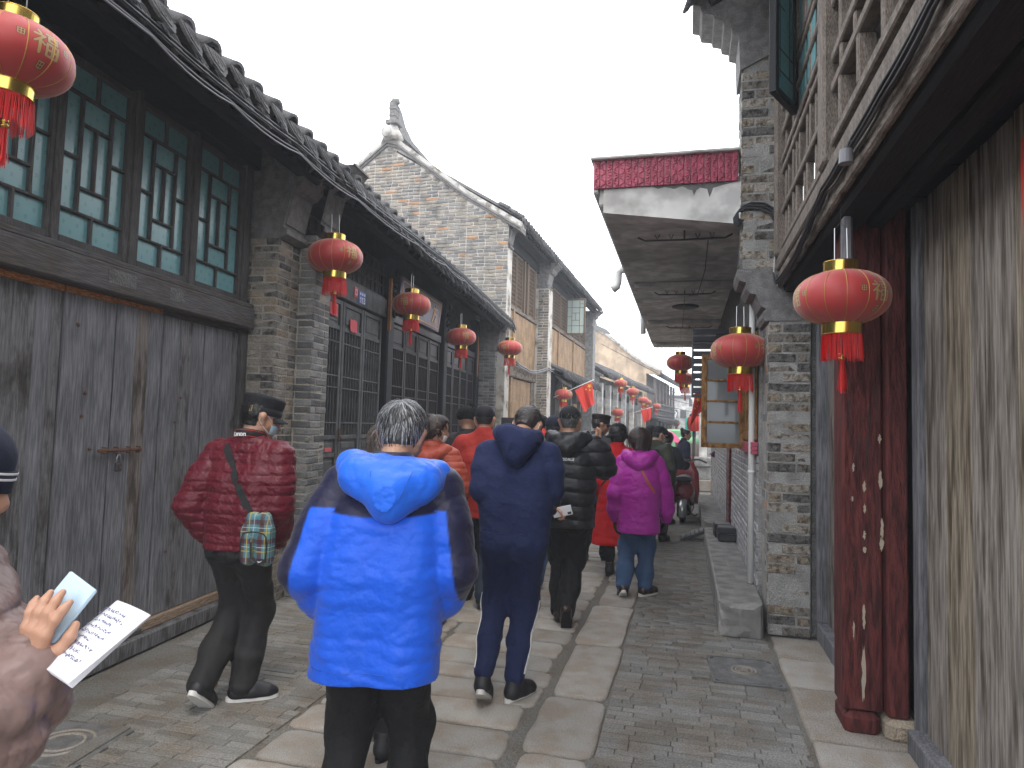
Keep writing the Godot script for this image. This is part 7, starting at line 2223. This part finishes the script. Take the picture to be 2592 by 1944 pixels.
	var strap := on_back(J.jf, range(13).map(func(i): return [-0.075 + 0.0172 * i, 1.445 - 0.0305 * i]), 0.004)
	obj("bag_strap", ribbon(strap, 0.042, 0.004), M.strap_black, J.root)
	camera_strap(J)
	plaid_bag(J, lw(at, yaw, -2.325, 0.94, -3.38) + Vector3(0.075, 0, 0))
	# --- navy hoodie
	at = Vector3(-0.97, 0, -3.92)
	yaw = 0.12
	J = person("person in a navy hooded tracksuit with white leg stripes, head bowed over a phone", at, yaw, {h = 1.8, lean = 0.09, sway = Vector3(0.0, -0.045, 0), pitch = -0.75, look = -0.25, tilt = -0.08, sw = 0.175,
		elL = lw(at, yaw, -1.155, 1.21, -3.83, 0.06), elR = lw(at, yaw, -0.765, 1.21, -3.95, 0.06), wrL = lw(at, yaw, -1.04, 1.22, -3.85, 0.34), wrR = lw(at, yaw, -0.87, 1.22, -3.92, 0.34), handR = [Basis(Vector3.RIGHT, -1.7), 0.5, 0.4], handL = [Basis(Vector3.RIGHT, -1.7), 0.5, 0.4],
		anL = lw(at, yaw, -1.10, 0.14, -3.80), anR = lw(at, yaw, -0.945, 0.085, -3.93), footL = Vector3(-0.5, 0.05, 0), footR = Vector3(0, -0.5, 0),
		trousers = {m = "knit_navy", w = 0.9, cell = 0.012, amp = 0.009, freq = 4.0, flare = 0.84, cuff = 0.05}, shoes = ["shoe_black", "sole_white"],
		jacket = {m = "knit_navy", hem = 0.905, w = 0.19, d = 0.115, puff = 0.008, cell = 0.0105, amp = 0.006, freq = 3.6}})
	put_hair(J, [Color(0.035, 0.03, 0.028), Color(0.06, 0.055, 0.05), Color(0.025, 0.022, 0.022)], 1500, 0.018, {thick = 0.003, lift = 0.004, width = 0.0014, low = -0.055, from = -0.4})
	put_mask(J, "mask_white")
	put_glasses(J)
	nk = J.neck
	put_hood(J, [nk + Vector3(-0.07, 0.09, -0.07), nk + Vector3(-0.105, 0.07, 0.02), nk + Vector3(-0.06, 0.06, 0.10), nk + Vector3(0.0, -0.03, 0.135), nk + Vector3(0.06, 0.03, 0.10), nk + Vector3(0.105, 0.04, 0.02), nk + Vector3(0.07, 0.06, -0.07)], [0.02, 0.028, 0.036, 0.04, 0.036, 0.028, 0.02], "knit_navy", 0.009, 0.005, null, [[nk + Vector3(-0.05, 0.04, 0.09), nk + Vector3(-0.005, -0.075, 0.12), 0.05, 0.03], [nk + Vector3(0.05, 0.01, 0.09), nk + Vector3(0.005, -0.075, 0.12), 0.05, 0.03]])
	obj("hem_seam", G.new().smooth().tube(hem_line(J, 0.975, 0.0), 0.002, 5), M.nylon_navy_seam, J.root)
	stripes(J)
	phone(J.root, Transform3D(Basis(Vector3.RIGHT, 0.6), (J.wrR + J.wrL) * 0.5 + Vector3(0, 0.03, -0.1)), "black")
	# --- black puffer
	at = Vector3(-0.92, 0, -5.52)
	yaw = 0.06
	J = person("person in a black puffer jacket and cap holding a pale phone behind", at, yaw, {h = 1.74, lean = 0.04, sway = Vector3(-0.01, 0, 0), pitch = -0.1, look = -0.1, sw = 0.19,
		elR = lw(at, yaw, -0.64, 1.27, -5.56, 0.05), wrR = lw(at, yaw, -0.715, 1.455, -5.54, 0.08), handR = [Basis(Vector3.FORWARD, 0.5) * Basis(Vector3.RIGHT, PI * 0.97), 0.55, 0.2, 0.12],
		elL = lw(at, yaw, -1.115, 1.08, -5.45, -0.09), wrL = lw(at, yaw, -1.015, 0.96, -5.47, -0.2), handL = [Basis(Vector3(0.25, -0.25, 0.93).normalized(), 1.15) * Basis(Vector3.UP, -1.9), 0.75, 0.5],
		anL = lw(at, yaw, -0.99, 0.1, -5.6), anR = lw(at, yaw, -0.9, 0.14, -5.42), footR = Vector3(-1.0, 0.1, 0), footL = Vector3(-0.1, 0.1, 0),
		trousers = {m = "suit_black", w = 1.0, cell = 0.014, amp = 0.012, cuff = 0.0}, shoes = ["shoe_leather", "shoe_black"],
		jacket = {m = "nylon_black", hem = 0.79, w = 0.205, d = 0.128, puff = 0.034, cell = 0.010, amp = 0.004, freq = 8.0, quilt = 0.108, quilt_amp = 0.017, collar = 0.05}})
	put_cap(J, "ball", "cap_black")
	put_hair(J, [Color(0.08, 0.08, 0.08), Color(0.14, 0.14, 0.14)], 300, 0.025, {thick = 0.003, low = -0.06})
	nk = J.neck
	put_hood(J, [nk + Vector3(-0.1, 0.04, -0.06), nk + Vector3(-0.14, 0.03, 0.03), nk + Vector3(-0.08, 0.01, 0.12), nk + Vector3(0.0, -0.05, 0.15), nk + Vector3(0.08, 0.01, 0.12), nk + Vector3(0.14, 0.03, 0.03), nk + Vector3(0.1, 0.04, -0.06)], [0.03, 0.045, 0.055, 0.055, 0.055, 0.045, 0.03], "nylon_black", 0.011, 0.009)
	phone(J.root, Transform3D(Basis(Vector3.BACK, -1.3) * Basis(Vector3.RIGHT, 0.15), J.wrL + Vector3(0.085, -0.02, 0.045)))
	var txt := on_back(J.jf, [[-0.02, 1.335]], 0.003)
	inst_text("printed_word", "LONSDALE", 0.022, M.white, J.root, Transform3D(Basis(Vector3.RIGHT, -0.25), txt[0] + Vector3(0, 0, 0.009)))
	# --- magenta jacket
	at = Vector3(-0.42, 0, -6.64)
	yaw = 0.03
	J = person("person in a magenta hooded jacket, blue jeans and dark gloves, brown bobbed hair", at, yaw, {h = 1.55, lean = 0.05, pitch = -0.15, look = 0.1, sw = 0.17,
		elL = lw(at, yaw, -0.635, 0.97, -6.58), elR = lw(at, yaw, -0.18, 0.97, -6.72), wrL = lw(at, yaw, -0.645, 0.73, -6.6, 0.05), wrR = lw(at, yaw, -0.165, 0.73, -6.72, 0.05),
		anL = lw(at, yaw, -0.555, 0.1, -6.58), anR = lw(at, yaw, -0.36, 0.085, -6.72), footL = Vector3(-0.55, 0.2, 0), footR = Vector3(0, -0.6, 0),
		trousers = {m = "denim", w = 1.08, cell = 0.014, amp = 0.012}, shoes = ["shoe_leather", "sole_white"],
		jacket = {m = "nylon_magenta", hem = 0.61, w = 0.2, d = 0.148, puff = 0.026, cell = 0.0115, amp = 0.006, freq = 5.5, flare = 0.01, collar = 0.05}})
	put_hair(J, [Color(0.022, 0.012, 0.011), Color(0.035, 0.018, 0.016), Color(0.05, 0.026, 0.02)], 1200, 0.075, {thick = 0.014, bob = 0.06, lift = 0.012, low = -0.12, nape = -0.07, from = -0.5, droop = 0.012})
	nk = J.neck
	put_hood(J, [nk + Vector3(-0.09, 0.03, -0.06), nk + Vector3(-0.125, 0.02, 0.03), nk + Vector3(-0.07, -0.01, 0.12), nk + Vector3(0.0, -0.06, 0.15), nk + Vector3(0.07, -0.01, 0.12), nk + Vector3(0.125, 0.02, 0.03), nk + Vector3(0.09, 0.03, -0.06)], [0.03, 0.042, 0.05, 0.05, 0.05, 0.042, 0.03], "nylon_magenta", 0.011, 0.007)
	obj("bag_strap", ribbon(on_back(J.jf, range(9).map(func(i): return [0.0 + 0.018 * i, 1.235 - 0.03 * i]), 0.004), 0.034, 0.004), M.strap_tan, J.root)
	for e in ["R", "L"]: glove(J, e)
	# --- red coat and black hat
	at = Vector3(-0.72, 0, -7.52)
	J = person("person in a long bright red coat and black cloche hat", at, 0.0, {h = 1.6, lean = 0.03, sw = 0.165, elL = Vector3(-0.22, 1.0, 0.02), wrL = Vector3(-0.17, 0.86, -0.16), elR = Vector3(0.22, 1.0, 0.02),
		anL = Vector3(-0.06, 0.085, 0.02), anR = Vector3(0.09, 0.12, 0.1),
		trousers = {m = "suit_black", w = 0.8, cell = 0.018, flare = 0.85, cuff = -0.04}, shoes = ["shoe_black", "shoe_black"],
		jacket = {m = "wool_red", hem = 0.33, w = 0.18, d = 0.125, puff = 0.02, cell = 0.014, amp = 0.008, flare = 0.06, collar = 0.06}})
	put_cap(J, "cloche", "felt_black", "hat")
	put_hair(J, [Color(0.015, 0.012, 0.012)], 300, 0.05, {thick = 0.012, bob = 0.05, low = -0.1})
	obj("bag_strap", ribbon(on_back(J.jf, range(8).map(func(i): return [0.02 - 0.026 * i, 1.2 - 0.035 * i]), 0.004), 0.02, 0.004), M.strap_black, J.root)
	# --- red jacket man holding up a phone
	at = Vector3(-1.8, 0, -5.84)
	J = person("person in a plain red jacket and black cap filming with a phone", at, 0.1, {h = 1.74, lean = 0.03, sway = Vector3(0.04, 0, 0), sw = 0.18, elR = Vector3(0.24, 1.16, -0.15), wrR = Vector3(0.2, 1.36, -0.32), handR = [Basis(Vector3.RIGHT, PI), 1.1, 0.8], elL = Vector3(-0.25, 1.13, -0.05),
		anL = Vector3(-0.1, 0.085, -0.15), anR = Vector3(0.1, 0.11, 0.12), trousers = {m = "denim_dark", w = 1.0, cell = 0.016}, shoes = ["shoe_black", "shoe_black"],
		jacket = {m = "cotton_red", hem = 0.77, w = 0.19, d = 0.125, puff = 0.018, cell = 0.013, amp = 0.008, collar = 0.07, flare = 0.01}})
	put_cap(J, "ball", "cap_black")
	put_hair(J, [Color(0.03, 0.03, 0.03)], 0, 0.02, {thick = 0.003, low = -0.05})
	put_mask(J, "mask_white")
	obj("grip", G.new().smooth().tube([J.wrR + Vector3(0.0, 0.02, -0.02), J.wrR + Vector3(0.02, 0.22, -0.03)], 0.012, 8), M.iron, J.root)
	phone(J.root, Transform3D(Basis(Vector3.BACK, PI / 2), J.wrR + Vector3(0.02, 0.27, -0.035)), "black")
	# --- rust padded jacket
	at = Vector3(-1.98, 0, -5.1)
	J = person("person in a rust padded jacket with a black strap, white mask, short brown hair", at, 0.15, {h = 1.62, lean = 0.03, look = -0.95, sw = 0.165, trousers = {m = "suit_black", w = 1.0, cell = 0.022}, shoes = ["shoe_black", "shoe_black"],
		elR = Vector3(0.25, 1.08, 0.02), wrR = Vector3(0.2, 0.86, -0.1),
		jacket = {m = "nylon_rust", hem = 0.76, w = 0.19, d = 0.13, puff = 0.032, cell = 0.0125, amp = 0.006, freq = 7.0, quilt = 0.052, quilt_amp = 0.008, collar = 0.06}})
	put_hair(J, [Color(0.022, 0.012, 0.01), Color(0.04, 0.02, 0.016)], 900, 0.06, {thick = 0.01, bob = 0.02, lift = 0.009, low = -0.08, droop = 0.008})
	put_mask(J, "mask_white")
	nk = J.neck
	put_hood(J, [nk + Vector3(-0.09, 0.03, -0.05), nk + Vector3(-0.13, 0.0, 0.04), nk + Vector3(0.0, -0.06, 0.15), nk + Vector3(0.13, 0.0, 0.04), nk + Vector3(0.09, 0.03, -0.05)], [0.03, 0.045, 0.055, 0.045, 0.03], "nylon_rust", 0.012, 0.006)
	obj("bag_strap", ribbon(on_back(J.jf, range(10).map(func(i): return [0.13 - 0.024 * i, 1.33 - 0.03 * i]), 0.004), 0.022, 0.004), M.strap_black, J.root)
	# --- half hidden ones
	var prints := func(p: Vector3, _s: bool) -> Color: return [Color(0.08, 0.36, 0.34), Color(0.10, 0.42, 0.45), Color(0.28, 0.05, 0.14), Color(0.05, 0.22, 0.30)][int(absf(floor(p.x * 16.0) + floor(p.y * 13.0) * 2.0)) % 4]
	J = person("person in a teal patterned top, mostly hidden behind the blue jacket", Vector3(-1.47, 0, -3.12), 0.1, {h = 1.535, pitch = -0.25, sw = 0.16, trousers = {m = "suit_black", cell = 0.025}, shoes = ["shoe_black", "shoe_black"], jacket = {m = "teal_print", hem = 0.75, w = 0.18, puff = 0.015, cell = 0.014, collar = 0.05, tint = prints}})
	put_hair(J, [Color(0.10, 0.08, 0.07), Color(0.18, 0.15, 0.14), Color(0.07, 0.055, 0.05)], 900, 0.06, {thick = 0.01, lift = 0.01, low = -0.07})
	extra("person in a dark coat and fluffy black fur hat beside the lattice doors", Vector3(-2.25, 0, -6.85), 0.1, 1.72, "coat_dark", "fur", "", 0.0, "suit_black", 0.8)
	J = extra("person in a grey jacket, light jeans and navy cap behind the black puffer", Vector3(-1.29, 0, -6.7), 0.05, 1.66, "coat_grey", "ball", "cap_navy", -0.3, "denim", 0.85)
	J = extra("person in a black knitted hat holding up a small red flag", Vector3(-1.66, 0, -7.85), 0.05, 1.68, "coat_dark", "beanie", "cap_black", 0.0, "suit_black", 0.8)
	flag("hand_flag", "small red paper flag held up between two dark hats", [Vector3(-1.56, 1.58, -7.5), Vector3(-1.44, 1.46, -7.5), Vector3(-1.43, 1.38, -7.5), Vector3(-1.6, 1.38, -7.5)], [Vector3(-1.57, 1.6, -7.51), Vector3(-1.57, 1.3, -7.51)], 4.0, [[0.25, 0.6, 0.025, 0.2]])
	J = extra("person in a grey wool coat and brown peaked cap looking to the right", Vector3(-1.04, 0, -8.2), -0.2, 1.73, "coat_grey", "flat", "cap_brown", -0.85, "suit_black", 0.7)
	J = extra("person with brown hair behind the black cloche hat", Vector3(-0.56, 0, -9.4), 0.0, 1.53, "coat_dark", "hair", "", 0.0, "suit_black", 0.8)
	J = extra("person in an olive coat, black cap and blue mask bending towards the right", Vector3(-0.43, 0, -9.9), -0.3, 1.6, "coat_olive", "ball", "cap_black", -0.8, "suit_charcoal", 0.75, -0.35)
	put_mask(J)
	J = extra("person in a dark hat just behind the olive coat", Vector3(-0.52, 0, -10.7), 0.0, 1.6, "coat_dark", "beanie", "cap_black", 0.0, "suit_black", 0.8)
	J = person("person in a black coat gripping the red scooter's handlebar with white gloves", Vector3(-0.33, 0, -11.9), -0.25, {h = 1.5, lean = 0.1, sw = 0.16, pitch = -0.3, elR = Vector3(0.24, 1.0, -0.1), wrR = Vector3(0.3, 0.98, -0.36), elL = Vector3(-0.22, 1.0, -0.06), wrL = Vector3(-0.2, 0.95, -0.36), handR = [Basis(Vector3.RIGHT, -1.4), 0.9, 0.5],
		trousers = {m = "suit_black", cell = 0.025}, shoes = ["shoe_black", "shoe_black"], jacket = {m = "coat_dark", hem = 0.55, w = 0.2, d = 0.13, puff = 0.025, cell = 0.017, collar = 0.05}})
	put_hair(J, [Color(0.015, 0.012, 0.012)], 300, 0.05, {thick = 0.01, bob = 0.03, low = -0.09})
	obj("glove", G.new().smooth().tube([J.wrR + Vector3(0, 0.0, 0.04), J.wrR + Vector3(0, -0.01, -0.06)], [0.036, 0.042], 10), M.white, J.root)
	J = person("person with hair in a bun and a navy coat standing sideways beyond the scooter", Vector3(-0.04, 0, -16.1), -1.15, {h = 1.55, lean = 0.02, look = -0.25, sw = 0.16, trousers = {m = "suit_black", cell = 0.028}, shoes = ["shoe_black", "shoe_black"], jacket = {m = "coat_navy", hem = 0.52, w = 0.19, d = 0.13, puff = 0.02, cell = 0.018, flare = 0.03, collar = 0.07}})
	put_hair(J, [Color(0.015, 0.012, 0.012), Color(0.03, 0.02, 0.02)], 300, 0.05, {bun = true, thick = 0.008, low = -0.06})
	J = person("person in a dark purple sleeve reaching out from behind the tiled wall", Vector3(0.92, 0, -14.75), 1.45, {h = 1.62, sw = 0.17, elR = Vector3(0.2, 1.14, -0.15), wrR = Vector3(0.14, 1.09, -0.36), handR = [Basis(Vector3.RIGHT, -1.4), 0.3, 0.3], trousers = {m = "suit_black", cell = 0.028}, shoes = ["shoe_black", "shoe_black"], jacket = {m = "coat_purple", hem = 0.75, w = 0.19, puff = 0.02, cell = 0.018}})
	put_hair(J, [Color(0.015, 0.012, 0.012)], 0, 0.05, {thick = 0.01})
	near_person()

func extra(label: String, at: Vector3, yaw: float, h: float, coat: String, hat: String, hat_m: String, look: float, legs: String, hem: float, pitch := -0.1) -> Dictionary:
	var J := person(label, at, yaw, {h = h, look = look, pitch = pitch, sw = 0.178, trousers = {m = legs, cell = 0.022}, shoes = ["shoe_black", "sole_white" if legs == "denim" else "shoe_black"], anR = Vector3(0.1, 0.085, -0.12), anL = Vector3(-0.1, 0.1, 0.14), jacket = {m = coat, hem = hem, w = 0.195, d = 0.125, puff = 0.022, cell = 0.016, collar = 0.06}})
	if hat == "fur":
		var c := part("fur_hat", J.root)
		c.transform = J.head
		obj("core", G.new().smooth().lathe([Vector2(0.08, 0.0), Vector2(0.12, 0.02), Vector2(0.135, 0.07), Vector2(0.11, 0.13), Vector2(0.05, 0.16), Vector2(0.005, 0.165)], 16, Vector3.ZERO, true), M.felt_black, c)
		var r := RandomNumberGenerator.new()
		r.seed = 8
		var g := G.new()
		for i in 1600:
			var d := Vector3(r.randfn(), r.randfn(), r.randfn()).normalized()
			if d.y < -0.35: continue
			var p := Vector3(0, 0.06, 0) + d * Vector3(0.128, 0.1, 0.128)
			var e := p + (d + Vector3(r.randfn(), r.randfn(), r.randfn()) * 0.4).normalized() * 0.05
			var sd := d.cross(Vector3(0.3, 1, 0.2)).normalized() * 0.0018
			g.tri(p - sd, p + sd, e)
		obj("fur", g, M.felt_black, c)
	elif hat == "hair": put_hair(J, [Color(0.03, 0.016, 0.014), Color(0.05, 0.03, 0.025)], 500, 0.06, {thick = 0.012, bob = 0.03, lift = 0.012, low = -0.1})
	else:
		put_cap(J, hat, hat_m)
		put_hair(J, [Color(0.04, 0.04, 0.04), Color(0.1, 0.1, 0.1)], 0, 0.02, {thick = 0.003, low = -0.055})
	return J

func hem_line(J: Dictionary, y: float, off: float) -> Array:
	return on_back(J.jf, range(-10, 11).map(func(i): return [i * 0.0195, y]), off)

func stripes(J: Dictionary) -> void:  # two white lines down the outer side of each lower leg
	for e in ["R", "L"]:
		var s := 1 if e == "R" else -1
		for k in 2:
			var pts := []
			for i in 12:
				var t := lerpf(-0.12, 0.94, i / 11.0)
				var c: Vector3 = (J["kn" + e] as Vector3).lerp(J["an" + e] + Vector3(0, 0.05, 0), t)
				var ids := PackedInt32Array(range((J.tf as Field).a.size()))
				var a := (0.25 + 0.16 * k)
				var d := Vector3(s * cos(a), 0, sin(a))
				var r := 0.2
				while r > 0.02 and (J.tf as Field).value(c + d * r, ids) > 0.002: r -= 0.003
				pts.append(c + d * r)
			obj("leg_stripe", ribbon(pts, 0.011, 0.003, Vector3(s * 0.9, 0, 0.35)), M.white, J.root)

func glove(J: Dictionary, e: String) -> void:
	var g := SurfaceTool.new()
	g.begin(Mesh.PRIMITIVE_TRIANGLES)
	g.append_from(hand_mesh(1 if e == "R" else -1, 0.5, 0.4), 0, Transform3D(Basis().scaled(Vector3.ONE * 1.08), J["wr" + e]))
	inst("glove", g.commit(), M.glove_dark, J.root)

func camera_strap(J: Dictionary) -> void:
	var c := part("camera_strap", J.root)
	var nk: Vector3 = J.neck + Vector3(0, 0.078, 0.0)
	var ringp := func(rr: float, y: float) -> Array:
		var r := []
		for i in 17:
			var a := lerpf(-0.35, PI + 0.35, i / 16.0)
			r.append(nk + Vector3(cos(a) * rr, y - 0.022 * (1.0 - sin(a)), sin(a) * (rr + 0.006)))
		return r
	var band := func(y0: float, y1: float, rr: float) -> G:
		var rings := []
		var a: Array = ringp.call(rr, y0)
		var b: Array = ringp.call(rr, y1)
		for i in a.size():
			var out: Vector3 = (a[i] - nk) * Vector3(1, 0, 1)
			out = out.normalized() * 0.003
			rings.append(PackedVector3Array([a[i] - out, b[i] - out, b[i] + out, a[i] + out]))
		return G.new().smooth().loft(rings)
	obj("band", band.call(-0.022, 0.022, 0.084), M.strap_black, c)
	obj("edge_stripe", band.call(0.012, 0.015, 0.0855), M.strap_red, c)
	obj("edge_stripe", band.call(-0.021, -0.018, 0.0855), M.strap_red, c)
	var word := "Canon"
	for i in word.length():
		var a := PI / 2 + 0.62 - i * 0.2
		inst_text("letter", word[i], 0.024, M.white, c, Transform3D(Basis(Vector3.UP, PI / 2 - a), nk + Vector3(cos(a) * 0.0885, -0.011 - 0.022 * (1.0 - sin(a)), sin(a) * 0.0945)))

func plaid_bag(J: Dictionary, at: Vector3) -> void:
	var im := Image.create_empty(128, 128, false, Image.FORMAT_RGB8)
	for y in 128:
		for x in 128:
			var c := Color(0.07, 0.19, 0.23)
			if (x / 16) % 4 == 1 or (y / 16) % 4 == 2: c = c.lerp(Color(0.075, 0.014, 0.028), 0.82)
			if (x / 16) % 4 == 1 and (y / 16) % 4 == 2: c = Color(0.05, 0.012, 0.02)
			if x % 64 in [40, 41, 42] or y % 64 in [8, 9, 10]: c = Color(0.42, 0.33, 0.05)
			if x % 64 in [56, 57] or y % 64 in [58, 59]: c = Color(0.45, 0.5, 0.5)
			im.set_pixel(x, y, c.linear_to_srgb())
	var m := paint("plaid", Color.WHITE, 0.8)
	m.albedo_texture = ImageTexture.create_from_image(im)
	m.uv1_triplanar = true
	m.uv1_scale = Vector3.ONE * 5.0
	M.plaid = m
	var z: float = on_back(J.jf, [[at.x, 0.95]], 0.0)[0].z
	var root: Node3D = J.root
	var b := thing("shoulder_bag", "small teal and maroon plaid shoulder bag hanging at the maroon jacket's back", "bag", root.transform * Vector3(at.x, 0.80, z + 0.055), root.rotation.y)
	var f := Field.new()
	f.soft = 0.012
	for s in [-1, 1]:
		f.chain([Vector3(s * 0.05, 0.045, 0), Vector3(s * 0.052, 0.16, 0), Vector3(s * 0.035, 0.255, -0.005)], [0.046, 0.046, 0.036])
	f.planes = [Plane(Vector3(0, 0, 1), 0.034), Plane(Vector3(0, 0, -1), 0.04), Plane(Vector3.RIGHT, 0.085), Plane(Vector3.LEFT, 0.085)]
	inst("pouch", field_mesh(f, 0.007), m, b)
	var f2 := Field.new()
	f2.soft = 0.01
	for s in [-1, 1]: f2.chain([Vector3(s * 0.042, 0.04, 0.03), Vector3(s * 0.042, 0.15, 0.03)], [0.032, 0.032])
	f2.planes = [Plane(Vector3(0, 0, 1), 0.052)]
	inst("front_pocket", field_mesh(f2, 0.006), m, b)
	obj("piping", G.new().smooth().tube(curve([Vector3(-0.072, 0.03, 0.045), Vector3(-0.074, 0.14, 0.045), Vector3(-0.045, 0.182, 0.045), Vector3(0.045, 0.182, 0.045), Vector3(0.074, 0.14, 0.045), Vector3(0.072, 0.03, 0.045)], 5), 0.0035, 5), M.strap_black, b)
	inst("zip", unit_box(0.01, 0.11, 0.004, 0.001), M.strap_black, b, Transform3D(Basis(Vector3.BACK, 0.06), Vector3(-0.01, 0.1, 0.053)))
	inst("zip_pull", unit_box(0.006, 0.03, 0.004, 0.001), M.steel, b, Transform3D(Basis(), Vector3(-0.008, 0.15, 0.056)))
	inst("label_patch", unit_box(0.042, 0.026, 0.003, 0.0), M.strap_black, b, Transform3D(Basis(), Vector3(0.048, 0.035, 0.0535)))
	var sw := PackedVector2Array()
	for q in [[-1, .15], [-.75, -.3], [-.45, -.4], [-.1, -.28], [1, .5], [-.15, -.02], [-.45, -.08], [-.6, .02]]: sw.append(Vector2(q[0] * 0.015, q[1] * 0.015))
	obj("tick_mark", G.new().prism(sw, 0.001, Transform3D(Basis(), Vector3(0.048, 0.035, 0.056))), M.white, b)

# --- the person at the left edge with a notebook
func near_person() -> void:
	var at := Vector3(-1.49, 0, -0.98)
	var yaw := -1.15
	var J := person("person in a mauve brown puffer coat at the left edge writing in a notebook", at, yaw, {h = 1.53, lean = 0.02, look = 0.3, pitch = -0.2, sw = 0.175,
		elR = lw(at, yaw, -1.25, 1.03, -0.86), wrR = lw(at, yaw, -1.185, 1.01, -0.99), elL = lw(at, yaw, -1.33, 1.0, -1.1), wrL = lw(at, yaw, -1.205, 1.115, -1.05),
		handL = [Basis(Vector3.UP, -yaw) * Basis(Vector3.BACK, -0.2) * Basis(Vector3(0, 0, -1), Vector3(0, -1, 0), Vector3(-1, 0, 0)), 0.22, 0.1, 0.17],
		trousers = {m = "suit_black", cell = 0.025}, shoes = ["shoe_black", "shoe_black"],
		jacket = {m = "nylon_brown", hem = 0.6, w = 0.21, d = 0.14, puff = 0.045, cell = 0.0095, amp = 0.009, freq = 7.0, quilt = 0.13, quilt_amp = 0.014, collar = 0.04, soft = 0.02}})
	put_cap(J, "beanie", "cap_navy", "knitted_hat")
	put_hair(J, [Color(0.02, 0.017, 0.016)], 300, 0.05, {thick = 0.006, bob = 0.02, low = -0.08})
	put_mask(J, "mask_blue")
	var c: Node3D = part("hat_stripes", J.root)
	c.transform = J.head
	for y in [0.022, 0.034]: obj("stripe", G.new().smooth().loft([ell(y, 0.0945, 0.1222), ell(y + 0.001, 0.0972, 0.1252), ell(y + 0.005, 0.0972, 0.1252), ell(y + 0.006, 0.0945, 0.1222)], false), M.wire_white, c)
	put_hood(J, [J.neck + Vector3(0.06, 0.05, -0.08), J.neck + Vector3(0.09, 0.02, 0.0), J.neck + Vector3(0.0, 0.0, 0.09), J.neck + Vector3(-0.09, 0.02, 0.0), J.neck + Vector3(-0.06, 0.05, -0.08)], [0.03, 0.04, 0.045, 0.04, 0.03], "scarf_coral", 0.012, 0.005).name = "scarf"
	var root: Transform3D = (J.root as Node3D).transform
	# phone and notebook in the hand
	var ph := thing("smartphone", "pale blue phone held up in the hand at the left edge", "phone", Vector3(-1.185, 1.205, -1.085))
	ph.rotation = Vector3(-0.35, 0.2, -0.5)
	inst("case", unit_box(0.075, 0.15, 0.009, 0.003), M.phone_blue, ph)
	inst("screen", unit_box(0.07, 0.144, 0.001, 0.0), M.black, ph, Transform3D(Basis(), Vector3(0, 0, -0.0052)))
	var nb := thing("notebook", "open white notebook with handwritten lines held at the left edge", "notebook", Vector3(-1.10, 1.155, -1.10))
	nb.scale = Vector3.ONE * 0.68
	nb.rotation = Vector3(0.62, -0.38, -0.12)
	for k in 7:
		var rings := []
		for i in 11:
			var x := lerpf(-0.095, 0.095, i / 10.0)
			var y := 0.012 * sin((x + 0.1) * 11.0) * (0.5 + k * 0.09) + k * 0.0022
			rings.append(PackedVector3Array([Vector3(x, y, 0.12), Vector3(x + 0.004 * k, y + 0.006, -0.12), Vector3(x + 0.004 * k, y + 0.0072, -0.12), Vector3(x, y + 0.0012, 0.12)]))
		obj("page", G.new().smooth().loft(rings), M.paper, nb)
	var r := RandomNumberGenerator.new()
	r.seed = 3
	for l in 9:
		var g := G.new()
		var n := 0
		var z := -0.085 + l * 0.019
		var x := -0.075
		var w := r.randf_range(0.09, 0.15)
		while x < -0.075 + w:
			var y := 0.012 * sin((x + 0.1) * 11.0) * 1.04 + 0.0156 + (0.12 - z) / 0.24 * 0.006
			for q in 3: g.box(Vector3(x + r.randf_range(-0.003, 0.003), y, z + r.randf_range(-0.004, 0.004)), Vector3(r.randf_range(0.001, 0.006), 0.0006, r.randf_range(0.001, 0.005)), 0.0)
			x += r.randf_range(0.008, 0.012)
		stuff(obj("handwriting", g, M.ink, nb))
